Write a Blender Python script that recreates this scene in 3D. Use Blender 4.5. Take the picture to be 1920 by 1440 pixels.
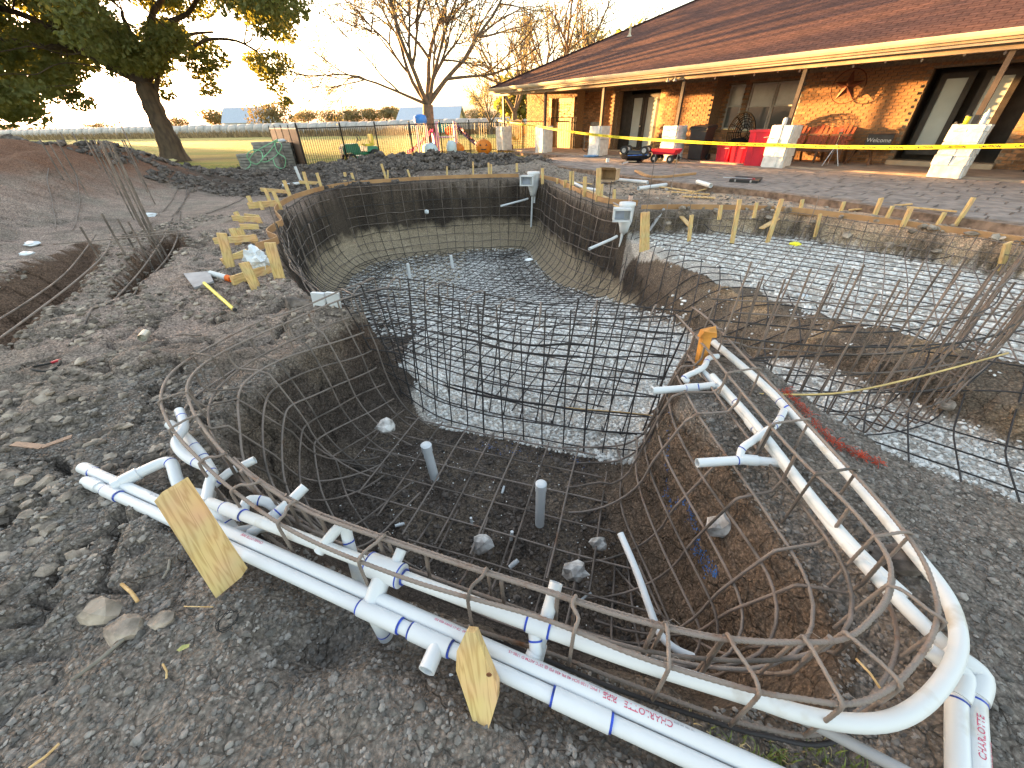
import bpy, bmesh, math, random
import numpy as np
from mathutils import Vector, Matrix, Euler, noise
for _o in list(bpy.data.objects): bpy.data.objects.remove(_o)
SC = bpy.context.scene; COL = SC.collection
R = math.radians
# ---------------------------------------------------------------- camera
CAMH = 1.5; PITCH = 34.4; ROLL = 1.3; FPX = 723.0
cam = bpy.data.cameras.new('camera'); camo = bpy.data.objects.new('camera', cam); COL.objects.link(camo)
cam.sensor_width = 36.0; cam.lens = 36.0*FPX/1920.0; cam.clip_start = 0.05; cam.clip_end = 3000
camo.matrix_world = Matrix.Translation((0,0,CAMH)) @ Matrix.Rotation(R(90-PITCH),4,'X') @ Matrix.Rotation(R(-ROLL),4,'Z')
SC.camera = camo
SC.render.resolution_x = 1024; SC.render.resolution_y = 768
# ---------------------------------------------------------------- light
SUN_AZ = -53.0; SUN_EL = 2.2           # degrees from +Y (negative = to the left), above horizon
w = bpy.data.worlds.new('World'); SC.world = w; w.use_nodes = True
nt = w.node_tree; bg = nt.nodes['Background']
sky = nt.nodes.new('ShaderNodeTexSky'); sky.sky_type = 'NISHITA'; sky.sun_disc = False
sky.sun_elevation = R(SUN_EL); sky.sun_rotation = R(SUN_AZ); sky.dust_density = 2.4; sky.air_density = 1.0; sky.ozone_density = 1.0
hsv=nt.nodes.new('ShaderNodeHueSaturation'); hsv.inputs['Saturation'].default_value=0.7
nt.links.new(sky.outputs[0], hsv.inputs['Color']); nt.links.new(hsv.outputs[0], bg.inputs[0]); bg.inputs[1].default_value = 0.15
sl = bpy.data.lights.new('sun', 'SUN'); sl.energy = 4.4; sl.angle = R(0.8); sl.color = (1.0, 0.52, 0.17)
so = bpy.data.objects.new('sun', sl); COL.objects.link(so)
sd = Vector((math.sin(R(SUN_AZ))*math.cos(R(SUN_EL)), math.cos(R(SUN_AZ))*math.cos(R(SUN_EL)), math.sin(R(SUN_EL))))
so.rotation_euler = sd.to_track_quat('Z','Y').to_euler(); so.location = (-40,40,20)
SC.view_settings.view_transform = 'Standard'; SC.view_settings.look = 'None'
SC.view_settings.exposure = 3.95; SC.view_settings.gamma = 1.0
# ---------------------------------------------------------------- pixel -> place helpers
_P, _R = R(PITCH), R(ROLL)
def ray(u,v):
    x=(u-960)/FPX; y=(720-v)/FPX
    xr=x*math.cos(_R)+y*math.sin(_R); yr=-x*math.sin(_R)+y*math.cos(_R)
    return (xr, math.cos(_P)+yr*math.sin(_P), -math.sin(_P)+yr*math.cos(_P))
def G(u,v,z=0.0):
    r=ray(u,v); t=(z-CAMH)/r[2]; return Vector((r[0]*t,r[1]*t,z))
def Yp(u,v,y):
    r=ray(u,v); t=y/r[1]; return Vector((r[0]*t,y,CAMH+r[2]*t))
# ---------------------------------------------------------------- noise
def _h(ix,iy,s):
    n=(ix.astype(np.int64)*374761393+iy.astype(np.int64)*668265263+s*974711)&0xffffffff
    n=((n^(n>>13))*1274126177)&0xffffffff
    return ((n^(n>>16))&0xffff)/65535.0
def vn(x,y,s=0):
    x0=np.floor(x);y0=np.floor(y);fx=x-x0;fy=y-y0
    fx=fx*fx*(3-2*fx);fy=fy*fy*(3-2*fy)
    a=_h(x0,y0,s);b=_h(x0+1,y0,s);c=_h(x0,y0+1,s);d=_h(x0+1,y0+1,s)
    return (a+(b-a)*fx)+(c+(d-c)*fx-(a+(b-a)*fx))*fy
def fbm(x,y,o=4,s=0):
    r=0;a=.5;t=0
    for i in range(o):
        r=r+a*vn(x,y,s+i*7);t+=a;a*=.5;x=x*2.03+5.1;y=y*2.03+1.7
    return r/t
def sstep(a,b,x):
    t=np.clip((x-a)/(b-a),0,1);return t*t*(3-2*t)
def sdist(px,py,poly):
    """signed distance, positive inside"""
    d=np.full(px.shape,1e9);ins=np.zeros(px.shape,bool);n=len(poly)
    for i in range(n):
        ax,ay=poly[i];bx,by=poly[(i+1)%n];ex,ey=bx-ax,by-ay
        L=ex*ex+ey*ey+1e-12
        t=np.clip(((px-ax)*ex+(py-ay)*ey)/L,0,1)
        d=np.minimum(d,(px-ax-t*ex)**2+(py-ay-t*ey)**2)
        if abs(ey)>1e-12:
            c=((ay>py)!=(by>py))&(px<(bx-ax)*(py-ay)/(by-ay)+ax);ins^=c
    d=np.sqrt(d);return np.where(ins,d,-d)
def catmull(pts,n=8,closed=False):
    P=[Vector(p) for p in pts];m=len(P);out=[]
    rng=range(m if closed else m-1)
    for i in rng:
        if closed: a,b,c,d=P[(i-1)%m],P[i],P[(i+1)%m],P[(i+2)%m]
        else: a,b,c,d=P[max(i-1,0)],P[i],P[i+1],P[min(i+2,m-1)]
        for k in range(n):
            t=k/n;out.append(.5*((2*b)+(c-a)*t+(2*a-5*b+4*c-d)*t*t+(3*b-a-3*c+d)*t**3))
    if not closed: out.append(P[-1].copy())
    return out
def resample(pts,step,closed=False):
    P=[Vector(p) for p in pts]
    if closed:P=P+[P[0]]
    out=[P[0].copy()];acc=0
    for a,b in zip(P,P[1:]):
        L=(b-a).length
        if L<1e-9:continue
        pos=step-acc
        while pos<=L:
            out.append(a+(b-a)*(pos/L));pos+=step
        acc=(acc+L)%step if L>0 else acc
    if not closed: out.append(P[-1].copy())
    return out
# ---------------------------------------------------------------- materials
def newmat(name):
    m=bpy.data.materials.new(name);m.use_nodes=True;return m,m.node_tree,m.node_tree.nodes['Principled BSDF']
def nd(t,ty,**k):
    n=t.nodes.new(ty)
    for a,b in k.items(): setattr(n,a,b)
    return n
def mat(name,col,rough=.7,metal=0,var=.15,scale=6,bump=0,bscale=40,spec=.4,col2=None,island=0,stretch=None,detail=6,thr=(.35,.65),streak=None):
    m,t,b=newmat(name)
    b.inputs['Roughness'].default_value=rough;b.inputs['Metallic'].default_value=metal;b.inputs['Specular IOR Level'].default_value=spec
    tc=nd(t,'ShaderNodeTexCoord');vec=tc.outputs['Object']
    if stretch:
        mp=nd(t,'ShaderNodeMapping');mp.inputs['Scale'].default_value=stretch;t.links.new(vec,mp.inputs[0]);vec=mp.outputs[0]
    nz=nd(t,'ShaderNodeTexNoise');nz.inputs['Scale'].default_value=scale;nz.inputs['Detail'].default_value=detail;t.links.new(vec,nz.inputs['Vector'])
    rp=nd(t,'ShaderNodeValToRGB');c2=col2 or tuple(c*(1-var*2.2) for c in col)
    c1=col if col2 else tuple(min(1,c*(1+var)) for c in col)
    rp.color_ramp.elements[0].position=thr[0];rp.color_ramp.elements[1].position=thr[1]
    rp.color_ramp.elements[0].color=(*c2,1);rp.color_ramp.elements[1].color=(*c1,1)
    t.links.new(nz.outputs[0],rp.inputs[0]);out=rp.outputs[0]
    if island:
        g=nd(t,'ShaderNodeNewGeometry');hs=nd(t,'ShaderNodeHueSaturation')
        mr=nd(t,'ShaderNodeMapRange');mr.inputs[3].default_value=1-island;mr.inputs[4].default_value=1+island
        t.links.new(g.outputs['Random Per Island'],mr.inputs[0]);t.links.new(mr.outputs[0],hs.inputs['Value'])
        t.links.new(out,hs.inputs['Color']);out=hs.outputs[0]
    t.links.new(out,b.inputs['Base Color'])
    if bump:
        n2=nd(t,'ShaderNodeTexNoise');n2.inputs['Scale'].default_value=bscale;n2.inputs['Detail'].default_value=5;t.links.new(vec,n2.inputs['Vector'])
        bp=nd(t,'ShaderNodeBump');bp.inputs['Strength'].default_value=min(1,bump);bp.inputs['Distance'].default_value=.01*max(1,bump)
        t.links.new(n2.outputs[0],bp.inputs['Height']);t.links.new(bp.outputs[0],b.inputs['Normal'])
    return m
M={}
M['rebar']=mat('rebar_steel',(.22,.175,.15),.65,.2,scale=5,col2=(.09,.075,.065),bump=.5,bscale=120)
M['rebar_rust']=mat('rebar_rusty',(.23,.19,.165),.7,.3,scale=9,col2=(.15,.07,.035),bump=.6,bscale=140,thr=(.22,.42))
M['rebar_dark']=mat('rebar_dark',(.045,.04,.04),.6,.3,scale=5,bump=.3,bscale=120)
M['pvc']=mat('white_pvc',(.58,.60,.62),.38,0,.03,scale=3,spec=.5,bump=.05,bscale=15)
M['pvc_dirty']=mat('muddy_pvc',(.58,.59,.59),.45,0,scale=7,col2=(.44,.40,.34),thr=(.28,.42),spec=.5)
M['pvc_grey']=mat('grey_conduit',(.33,.32,.32),.5,0,.08,scale=5)
M['blueglue']=mat('blue_primer',(.02,.06,.42),.4,0,.3,scale=30)
M['redprint']=mat('red_print',(.55,.10,.16),.6,0,.1)
M['greyprint']=mat('grey_print',(.25,.25,.3),.6,0,.1)
def woodmat(name,c1,c2,sc=(1,1,1)):
    m,t,b=newmat(name);b.inputs['Roughness'].default_value=.65;b.inputs['Specular IOR Level'].default_value=.25
    tc=nd(t,'ShaderNodeTexCoord');mp=nd(t,'ShaderNodeMapping');mp.inputs['Scale'].default_value=sc
    t.links.new(tc.outputs['Object'],mp.inputs[0])
    nz=nd(t,'ShaderNodeTexNoise');nz.inputs['Scale'].default_value=2.2;nz.inputs['Detail'].default_value=3;nz.inputs['Distortion'].default_value=.1
    t.links.new(mp.outputs[0],nz.inputs['Vector'])
    wv=nd(t,'ShaderNodeMath',operation='MULTIPLY');wv.inputs[1].default_value=8;t.links.new(nz.outputs[0],wv.inputs[0])
    fr=nd(t,'ShaderNodeMath',operation='PINGPONG');fr.inputs[1].default_value=.5;t.links.new(wv.outputs[0],fr.inputs[0])
    rp=nd(t,'ShaderNodeValToRGB');rp.color_ramp.elements[0].position=0;rp.color_ramp.elements[0].color=(*c2,1)
    rp.color_ramp.elements[1].position=.35;rp.color_ramp.elements[1].color=(*c1,1);t.links.new(fr.outputs[0],rp.inputs[0])
    n3=nd(t,'ShaderNodeTexNoise');n3.inputs['Scale'].default_value=6;t.links.new(tc.outputs['Object'],n3.inputs['Vector'])
    mx=nd(t,'ShaderNodeMix',data_type='RGBA',blend_type='MULTIPLY');mx.inputs[0].default_value=.5
    t.links.new(rp.outputs[0],mx.inputs[6]);t.links.new(n3.outputs['Color'],mx.inputs[7])
    gm=nd(t,'ShaderNodeGamma');gm.inputs[1].default_value=.85;t.links.new(mx.outputs[2],gm.inputs[0]);t.links.new(gm.outputs[0],b.inputs['Base Color'])
    bp=nd(t,'ShaderNodeBump');bp.inputs['Strength'].default_value=.25;bp.inputs['Distance'].default_value=.003
    t.links.new(fr.outputs[0],bp.inputs['Height']);t.links.new(bp.outputs[0],b.inputs['Normal'])
    return m
M['pine']=woodmat('pine_lumber',(.72,.46,.19),(.52,.30,.11),(11,5,.9))
M['stakewood']=mat('stake_pine',(.62,.43,.21),.7,0,scale=4,col2=(.45,.27,.10),stretch=(8,8,1),bump=.4,bscale=20)
M['formboard']=mat('form_board',(.40,.235,.11),.7,0,scale=3,col2=(.30,.165,.075),bump=.2,bscale=30)
# ---------------------------------------------------------------- mesh builder
class MB:
    def __init__(s): s.v=[];s.f=[];s.m=Matrix.Identity(4);s.mi=[];s.cur=0;s.sm=[];s.smooth=False
    def add(s,vs,fs,smooth=None):
        o=len(s.v);s.v+=[tuple(s.m@Vector(p)) for p in vs];s.f+=[tuple(i+o for i in f) for f in fs]
        s.mi+=[s.cur]*len(fs);s.sm+=[s.smooth if smooth is None else smooth]*len(fs);return s
    def box(s,c,d,rot=None,taper=1.0,jit=0):
        hx,hy,hz=d[0]/2,d[1]/2,d[2]/2;vs=[]
        for z in(-1,1):
            k=1 if z<0 else taper
            for x,y in((-1,-1),(1,-1),(1,1),(-1,1)):
                p=Vector((x*hx*k+random.uniform(-jit,jit),y*hy*k+random.uniform(-jit,jit),z*hz+random.uniform(-jit,jit)))
                if rot: p=rot@p
                vs.append(p+Vector(c))
        return s.add(vs,[(0,3,2,1),(4,5,6,7),(0,1,5,4),(1,2,6,5),(2,3,7,6),(3,0,4,7)],False)
    def beam(s,a,b,wd,th,up=(0,0,1)):
        a=Vector(a);b=Vector(b);d=(b-a);L=d.length;d.normalize();u=Vector(up)
        if abs(d.dot(u))>.98:u=Vector((0,1,0))
        x=d.cross(u).normalized();y=x.cross(d).normalized()
        vs=[]
        for p in(a,b):
            for i,j in((-1,-1),(1,-1),(1,1),(-1,1)): vs.append(p+x*(i*wd/2)+y*(j*th/2))
        return s.add(vs,[(0,3,2,1),(4,5,6,7),(0,1,5,4),(1,2,6,5),(2,3,7,6),(3,0,4,7)],False)
    def tube(s,path,r,n=8,cap=True,ends=None,radii=None):
        P=[Vector(p) for p in path];m=len(P)
        if m<2:return s
        T=[];
        for i in range(m):
            a=P[max(i-1,0)];b=P[min(i+1,m-1)];t=(b-a);T.append(t.normalized() if t.length>1e-9 else Vector((0,0,1)))
        u=Vector((0,0,1)) if abs(T[0].z)<.9 else Vector((1,0,0))
        nx=T[0].cross(u).normalized();vs=[];fs=[]
        for i in range(m):
            nx=(nx-T[i]*nx.dot(T[i]));nx=nx.normalized() if nx.length>1e-9 else T[i].orthogonal().normalized()
            ny=T[i].cross(nx);rr=radii[i] if radii else r
            for k in range(n):
                a=2*math.pi*k/n;vs.append(P[i]+(nx*math.cos(a)+ny*math.sin(a))*rr)
        for i in range(m-1):
            for k in range(n): fs.append((i*n+k,i*n+(k+1)%n,(i+1)*n+(k+1)%n,(i+1)*n+k))
        s.add(vs,fs,True)
        if cap: s.add(vs[:n],[tuple(range(n))[::-1]],False);s.add(vs[-n:],[tuple(range(n))],False)
        return s
    def pipe(s,path,r,n=16,open0=False,open1=False,depth=.05,wall=.12):
        s.tube(path,r,n,cap=False);P=[Vector(p) for p in path]
        for e,op in((0,open0),(1,open1)):
            p=P[0] if e==0 else P[-1];q=P[1] if e==0 else P[-2];d=(p-q).normalized()
            u=Vector((0,0,1)) if abs(d.z)<.9 else Vector((1,0,0));x=d.cross(u).normalized();y=d.cross(x)
            ring=lambda rad,off:[p+(x*math.cos(2*math.pi*k/n)+y*math.sin(2*math.pi*k/n))*rad-d*off for k in range(n)]
            if op:
                A=ring(r,0);B=ring(r*(1-wall),0);C=ring(r*(1-wall),depth)
                fs=[(k,(k+1)%n,n+(k+1)%n,n+k) for k in range(n)]+[(n+k,n+(k+1)%n,2*n+(k+1)%n,2*n+k) for k in range(n)]+[tuple(2*n+k for k in range(n))]
                s.add(A+B+C,fs,False)
            else: s.add(ring(r,0),[tuple(range(n))],False)
        return s
    def cyl(s,c,r,h,n=16,r2=None,axis='z',cap=True):
        r2=r if r2 is None else r2;vs=[]
        for z,rr in((0,r),(h,r2)):
            for k in range(n):
                a=2*math.pi*k/n;p=(rr*math.cos(a),rr*math.sin(a),z)
                if axis=='x':p=(p[2],p[0],p[1])
                if axis=='y':p=(p[0],p[2],p[1])
                vs.append(Vector(p)+Vector(c))
        s.add(vs,[(k,(k+1)%n,n+(k+1)%n,n+k) for k in range(n)],True)
        if cap:s.add(vs,[tuple(range(n))[::-1],tuple(range(n,2*n))],False)
        return s
    def lathe(s,prof,n=20,c=(0,0,0)):
        vs=[];m=len(prof)
        for r,z in prof:
            for k in range(n):
                a=2*math.pi*k/n;vs.append(Vector((r*math.cos(a),r*math.sin(a),z))+Vector(c))
        return s.add(vs,[(i*n+k,i*n+(k+1)%n,(i+1)*n+(k+1)%n,(i+1)*n+k) for i in range(m-1) for k in range(n)],True)
    def prism(s,pts,z0,z1):
        n=len(pts);vs=[(x,y,z0) for x,y in pts]+[(x,y,z1) for x,y in pts]
        return s.add(vs,[tuple(range(n))[::-1],tuple(range(n,2*n))]+[(k,(k+1)%n,n+(k+1)%n,n+k) for k in range(n)],False)
    def blob(s,c,rad,seed=0,sub=2,amp=.25,fr=1.5,flat=None):
        bm=bmesh.new();bmesh.ops.create_icosphere(bm,subdivisions=sub,radius=1)
        rad=Vector(rad) if not isinstance(rad,(int,float)) else Vector((rad,)*3)
        vs=[]
        for v in bm.verts:
            d=1+amp*(noise.noise(v.co*fr+Vector((seed*3.7,seed*1.3,seed*.7)))+.5*noise.noise(v.co*fr*2.3+Vector((seed,0,seed))))
            p=Vector((v.co.x*rad.x,v.co.y*rad.y,v.co.z*rad.z))*d
            vs.append(p+Vector(c))
        fs=[tuple(v.index for v in f.verts) for f in bm.faces];bm.free()
        return s.add(vs,fs,s.smooth)
    def mesh(s,name):
        me=bpy.data.meshes.new(name);me.from_pydata(s.v,[],s.f)
        if any(s.mi): me.polygons.foreach_set('material_index',s.mi)
        me.polygons.foreach_set('use_smooth',s.sm);me.update();return me
def tag(o,label=None,cat=None,group=None,kind=None):
    if label:o['label']=label
    if cat:o['category']=cat
    if group:o['group']=group
    if kind:o['kind']=kind
    return o
def mk(name,mb,m,parent=None,label=None,cat=None,group=None,kind=None,loc=None,rz=0):
    me=mb if isinstance(mb,bpy.types.Mesh) else mb.mesh(name)
    for x in (m if isinstance(m,(list,tuple)) else [m]):
        if len(me.materials)<(len(m) if isinstance(m,(list,tuple)) else 1): me.materials.append(M[x] if isinstance(x,str) else x)
    o=bpy.data.objects.new(name,me);COL.objects.link(o)
    if parent:o.parent=parent
    if loc is not None:o.location=loc
    if rz:o.rotation_euler=(0,0,rz)
    return tag(o,label,cat,group,kind)
def emp(name,label,cat,loc=(0,0,0),rz=0,group=None,rot=None):
    o=bpy.data.objects.new(name,None);COL.objects.link(o);o.location=loc;o.rotation_euler=rot or (0,0,rz);o.empty_display_size=.1
    return tag(o,label,cat,group)
def dup(root,loc,rz,label,group=None):
    def cp(o,par):
        c=o.copy();COL.objects.link(c);c.parent=par
        for ch in list(o.children): cp(ch,c)
        return c
    r=cp(root,None);r.location=loc;r.rotation_euler=(0,0,rz);tag(r,label,None,group);return r
def fastmesh(name,V,F,m,smooth=False,col=None):
    me=bpy.data.meshes.new(name);nf,k=F.shape
    me.vertices.add(len(V));me.vertices.foreach_set('co',np.ascontiguousarray(V,dtype=np.float32).ravel())
    me.loops.add(nf*k);me.loops.foreach_set('vertex_index',np.ascontiguousarray(F,dtype=np.int32).ravel())
    me.polygons.add(nf);me.polygons.foreach_set('loop_start',np.arange(0,nf*k,k,dtype=np.int32))
    me.polygons.foreach_set('use_smooth',np.full(nf,smooth));me.update(calc_edges=True)
    if col is not None:
        a=me.color_attributes.new('Col','FLOAT_COLOR','POINT');a.data.foreach_set('color',np.ascontiguousarray(col,dtype=np.float32).ravel())
    me.materials.append(M[m] if isinstance(m,str) else m);return me
def meshobj(name,me,label=None,cat=None,group=None,kind=None,parent=None):
    o=bpy.data.objects.new(name,me);COL.objects.link(o)
    if parent:o.parent=parent
    return tag(o,label,cat,group,kind)
# ================================================================ TERRAIN
def gp(l,z=0.): return [(G(u,v,z).x,G(u,v,z).y) for u,v in l]
POOL=[(-1.15,3.42),(-1.9,3.65),(-2.52,4.4),(-3.15,5.3),(-4.0,6.9),(-4.72,8.6),(-5.1,10.6),(-4.6,12.3),(-2.7,13.25),(-1,13.5),(.45,13.45),(1.15,12.9),(1.32,11.6),(1.75,9.4),(2.15,8.3),
      (2.6,7.3),(3.0,6.0),(3.45,4.4),(3.95,3.3),(4.5,2.5),(5.6,1.6),(5.4,.2),(3.2,.35),(2.45,1.05),(1.98,1.5),(1.88,2.0),(1.75,2.75),(1.5,2.75),(1.12,2.0),(.9,1.75),(.2,1.9),(-.55,2.45),(-.95,3.0)]
SHELF=[(2.3,8.05),(3.0,8.1),(4.1,7.95),(5.36,7.55),(6.2,6.3),(6.9,5.2),(7.6,3.9),(8.2,2.2),(7.5,.6),(5.0,1.0),(4.2,2.2),(3.4,3.2),(2.9,4.4),(2.5,6.0),(2.0,7.3)]
SPA=[(-1.28,3.9),(-1.62,3.25),(-1.80,2.45),(-1.83,1.86),(-1.62,1.48),(-1.25,1.18),(-.58,.86),(.06,.62),(.6,.46),(1.0,.42),(1.22,.62),(1.22,1.1),(1.17,1.57),(1.10,1.95),(1.35,2.6),(1.3,3.9),(.2,4.5)]
TR1=gp([(0,650),(30,640),(70,585),(120,560),(165,515),(192,500),(192,455),(150,450),(60,490),(-80,560),(-200,640)])
TR2=gp([(197,548),(262,556),(262,530),(305,502),(348,452),(330,432),(290,438),(255,480),(212,518)])
PATIO_OUT=[(1.33,17.13),(1.68,15.56),(2.7,13.92),(3.4,12.09),(4.49,10.38),(5.35,9.53),(6.32,7.63),(6.96,6.27),(7.35,5.5),(7.9,4.0)]
HA=math.atan2(-.796,.605); HO=Vector((4.03,19.3,0)); HD=Vector((.605,-.796,0)); HN=Vector((-.796,-.605,0))
def hw(s,off,z=0.): return HO+HD*s+HN*off+Vector((0,0,z))
PATIO=PATIO_OUT+[tuple(hw(18,2))[:2],tuple(hw(18,-2.6))[:2],tuple(hw(-5.5,-2.6))[:2],tuple(hw(-5.5,.6))[:2],tuple(hw(-1.5,.8))[:2],tuple(hw(-1,2.2))[:2]]
def cove(d,w,r,dep):
    z=np.where(d<=0,0.,np.where(d<w,-(dep-r)*np.clip(d/w,0,1),-(dep-r)-r*np.sqrt(np.clip(1-(1-np.clip((d-w)/r,0,1))**2,0,1))))
    return z
def pool_floor(x,y): return .93+1.12*sstep(3.6,10.5,y)-.33*sstep(1.7,2.3,x)*sstep(3.9,3.2,y)
def height(x,y,rough=1.0):
    x=np.asarray(x,float);y=np.asarray(y,float)
    z=np.zeros_like(x)
    if rough:
        near=sstep(16,9,np.hypot(x,y-5))
        z=z+.035*(fbm(x*1.1,y*1.1,3,1)-.5)+near*.03*(fbm(x*5,y*5,4,2)-.5)
        lump=sstep(-.9,-2.2,x)*sstep(9,5,y)*sstep(-14,-9,x)
        rid=np.abs(fbm(x*2.2,y*2.2,4,9)-.5)*2
        pl=np.floor(fbm(x*1.7,y*1.7,3,6)*9)/9
        z=z+1.35*lump*(.09*(fbm(x*3,y*3,5,5)-.45)+.16*(pl-.5)-.13*sstep(.07,.0,rid)*sstep(.3,.6,fbm(x*.8,y*.8,2,4)))
        z=z+near*sstep(3.2,.5,y)*.02*(fbm(x*14,y*14,3,12)-.5)
        # torn black soil band in front of the lawn
        band=sstep(10.5,12.5,y)*sstep(18.6,16.5,y)*sstep(-2.0,-5.4,x)*sstep(-22,-14,x)
        z=z+band*(.32*np.maximum(0,fbm(x*1.6,y*1.6,5,21)-.32))
        pm=np.exp(-((x+2.9)/3.9)**2-((y-17.3)/1.15)**2)
        z=z+pm*(.30+.75*(fbm(x*1.8,y*1.8,5,31)-.42))
        e2=np.exp(-((x-.9)/1.6)**2-((y-15.8)/1.5)**2);z=z+e2*.30*fbm(x*2.5,y*2.5,4,41)
    mo=np.exp(-(np.maximum(0,x+10.6)/1.9)**2-((y-11.0)/3.0)**2)*sstep(-24,-18,x)*1.1
    mo=mo+1.75*np.exp(-((x+11.5)/2.2)**2-((y-4.5)/4.0)**2)*sstep(-7.2,-9.5,x)  # unseen ridge added beside the mound to shade the spa
    z=z+mo*(1+ (0.35*(fbm(x*1.5,y*1.5,4,51)-.5) if rough else 0))
    z=z*np.where(y>60,0.3,1)
    # ground dips around the plumbing trench round the spa
    ds=sdist(x,y,SPA)
    # patio underlay
    dp=sdist(x,y,PATIO);z=np.where(dp>-.05,np.minimum(z,.02),z)
    nz=.05*(fbm(x*4,y*4,3,61)-.5)*2+.03*(fbm(x*13,y*13,3,62)-.5)*2*(.25+.75*sstep(6,3.5,y)) if rough else 0.
    z=z-.13*sstep(-.33,-.1,ds)*(sstep(1.9,1.3,y)*sstep(-1.9,-1.2,x))
    # small dug hole under the plumbing tee
    z=z-.16*np.exp(-((x+.72)/.14)**2-((y-.62)/.09)**2)-.15*np.exp(-((x+1.62)/.18)**2-((y-1.42)/.12)**2)
    fl=pool_floor(x,y)
    dA=sdist(x,y,POOL)+nz
    right=sstep(1.9,2.6,x)
    qn=sstep(.5,1.3,(x-1.9)*.865+(y-2.6)*.5);wA=.13+(.85-.13)*right*qn; rA=(.25+.6*sstep(3.8,5.5,y))*(1-right)+(.12+.18*qn)*right
    zA=cove(dA,wA,rA,fl+rA*.0)
    dB=sdist(x,y,SHELF)+nz
    zB=cove(dB,.10,.06,.42)
    dS=ds+nz*.7
    zS=cove(dS,.17,.50,.92)
    ex=np.minimum(np.minimum(zA,zB),zS)
    d1=sdist(x,y,TR1)+nz*1.5;d2=sdist(x,y,TR2)+nz*1.2
    ex=np.minimum(ex,cove(d1,.45,.12,.55));ex=np.minimum(ex,cove(d2,.15,.1,.6))
    fn=(.02*(fbm(x*7,y*7,3,71)-.5) if rough else 0)
    z=np.where(ex<0,np.minimum(z+ex,ex+fn+z*.3),z)
    return z
def hz(x,y,rough=1.0): return float(height(np.array([x]),np.array([y]),rough)[0])
def axis(segs):
    out=[segs[0][0]]
    for a,b,s0,s1 in segs:
        p=a
        while p<b-1e-6:
            t=(p-a)/(b-a);p=p+s0*((s1/s0)**t);out.append(min(p,b))
    return np.unique(np.round(np.array(out),4))
xs=axis([(-900,-60,120,12),(-60,-16,12,.6),(-16,-6,.6,.09),(-6,-2.6,.09,.03),(-2.6,2.5,.02,.02),(2.5,8,.025,.09),(8,20,.09,1.2),(20,900,1.2,120)])
ys=axis([(-30,-1,6,.3),(-1,-.2,.3,.03),(-.2,4.6,.02,.02),(4.6,14,.025,.055),(14,20,.055,.14),(20,60,.14,4),(60,1500,4,150)])
X,Y=np.meshgrid(xs,ys);Z=height(X,Y)
nx,ny=len(xs),len(ys)
Z0=height(X,Y,0)
def hz(x,y,rough=1.0):
    g=Z if rough else Z0
    i=min(max(int(np.searchsorted(xs,x))-1,0),len(xs)-2);j=min(max(int(np.searchsorted(ys,y))-1,0),len(ys)-2)
    a=(x-xs[i])/(xs[i+1]-xs[i]);b=(y-ys[j])/(ys[j+1]-ys[j])
    return float((g[j,i]*(1-a)+g[j,i+1]*a)*(1-b)+(g[j+1,i]*(1-a)+g[j+1,i+1]*a)*b)
V=np.stack([X.ravel(),Y.ravel(),Z.ravel()],1)
ii=(np.arange(ny-1)[:,None]*nx+np.arange(nx-1)[None,:]).ravel()
F=np.stack([ii,ii+1,ii+nx+1,ii+nx],1)
def lerp(a,b,t): return a+(np.array(b)-a)*t[...,None]
C=np.zeros(X.shape+(3,));C[:]=(.15,.128,.114)
n1=fbm(X*.9,Y*.9,4,81);n2=fbm(X*3.5,Y*3.5,4,82);n3=fbm(X*12,Y*12,3,83)
C=lerp(C,(.22,.192,.168),sstep(.35,.65,n1)*.8);C=lerp(C,(.085,.07,.06),sstep(.56,.7,fbm(X*1.9+7,Y*1.9,4,87))*.75)
leftm=sstep(-1.6,-3,X)*sstep(2.2,3.5,Y);C=lerp(C,(.25,.20,.18),leftm*.75*sstep(.25,.6,n2))
C=lerp(C,(.115,.104,.096),sstep(3.0,1.5,Y)*.8)
band=sstep(10.2,12,Y)*sstep(-1,-4,X);C=lerp(C,(.045,.036,.032),band*.9)
mound=sstep(.05,.75,.5*(n2-.5)+np.exp(-(np.maximum(0,X+10.6)/1.9)**2-((Y-11.0)/3.0)**2));C=lerp(C,(.13,.07,.046),mound)  # brown mound soil, with warm flare glow put into its colour
pile=np.exp(-((X+2.9)/4.3)**2-((Y-17.3)/1.5)**2);C=lerp(C,(.055,.047,.043),sstep(.2,.5,pile))
# sandy rubble by the patio
dp=sdist(X,Y,PATIO);rub=sstep(-2.2,-.6,dp)*sstep(14,10,Y)*sstep(2.0,2.6,X);C=lerp(C,(.40,.29,.21),rub*(.35+.6*sstep(.35,.6,n2)))
# lawn
lawn_edge=18.2+1.2*(n1-.5)*2-3.0*sstep(-9,-4,X)*0+2.4*sstep(-8,-6,X)
lawn=sstep(0,1,(Y-lawn_edge)/1.2+.8*(n2-.5))
far=sstep(20,80,Y)
gc=lerp(np.ones_like(C)*np.array((.15,.185,.035)),(.24,.22,.055),sstep(.35,.65,fbm(X*.25,Y*.9,4,91)))
gc=lerp(gc,(.12,.115,.035),sstep(.55,.8,fbm(X*.5,Y*2.2,4,92))*.6)
gc=lerp(gc,(.24,.21,.085),far*.6)
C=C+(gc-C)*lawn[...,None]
oakbare=np.exp(-((X+17.4)/2.2)**2-((Y-25)/1.6)**2);C=lerp(C,(.10,.075,.05),np.clip(oakbare*1.1,0,1)*.8*lawn)
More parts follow.
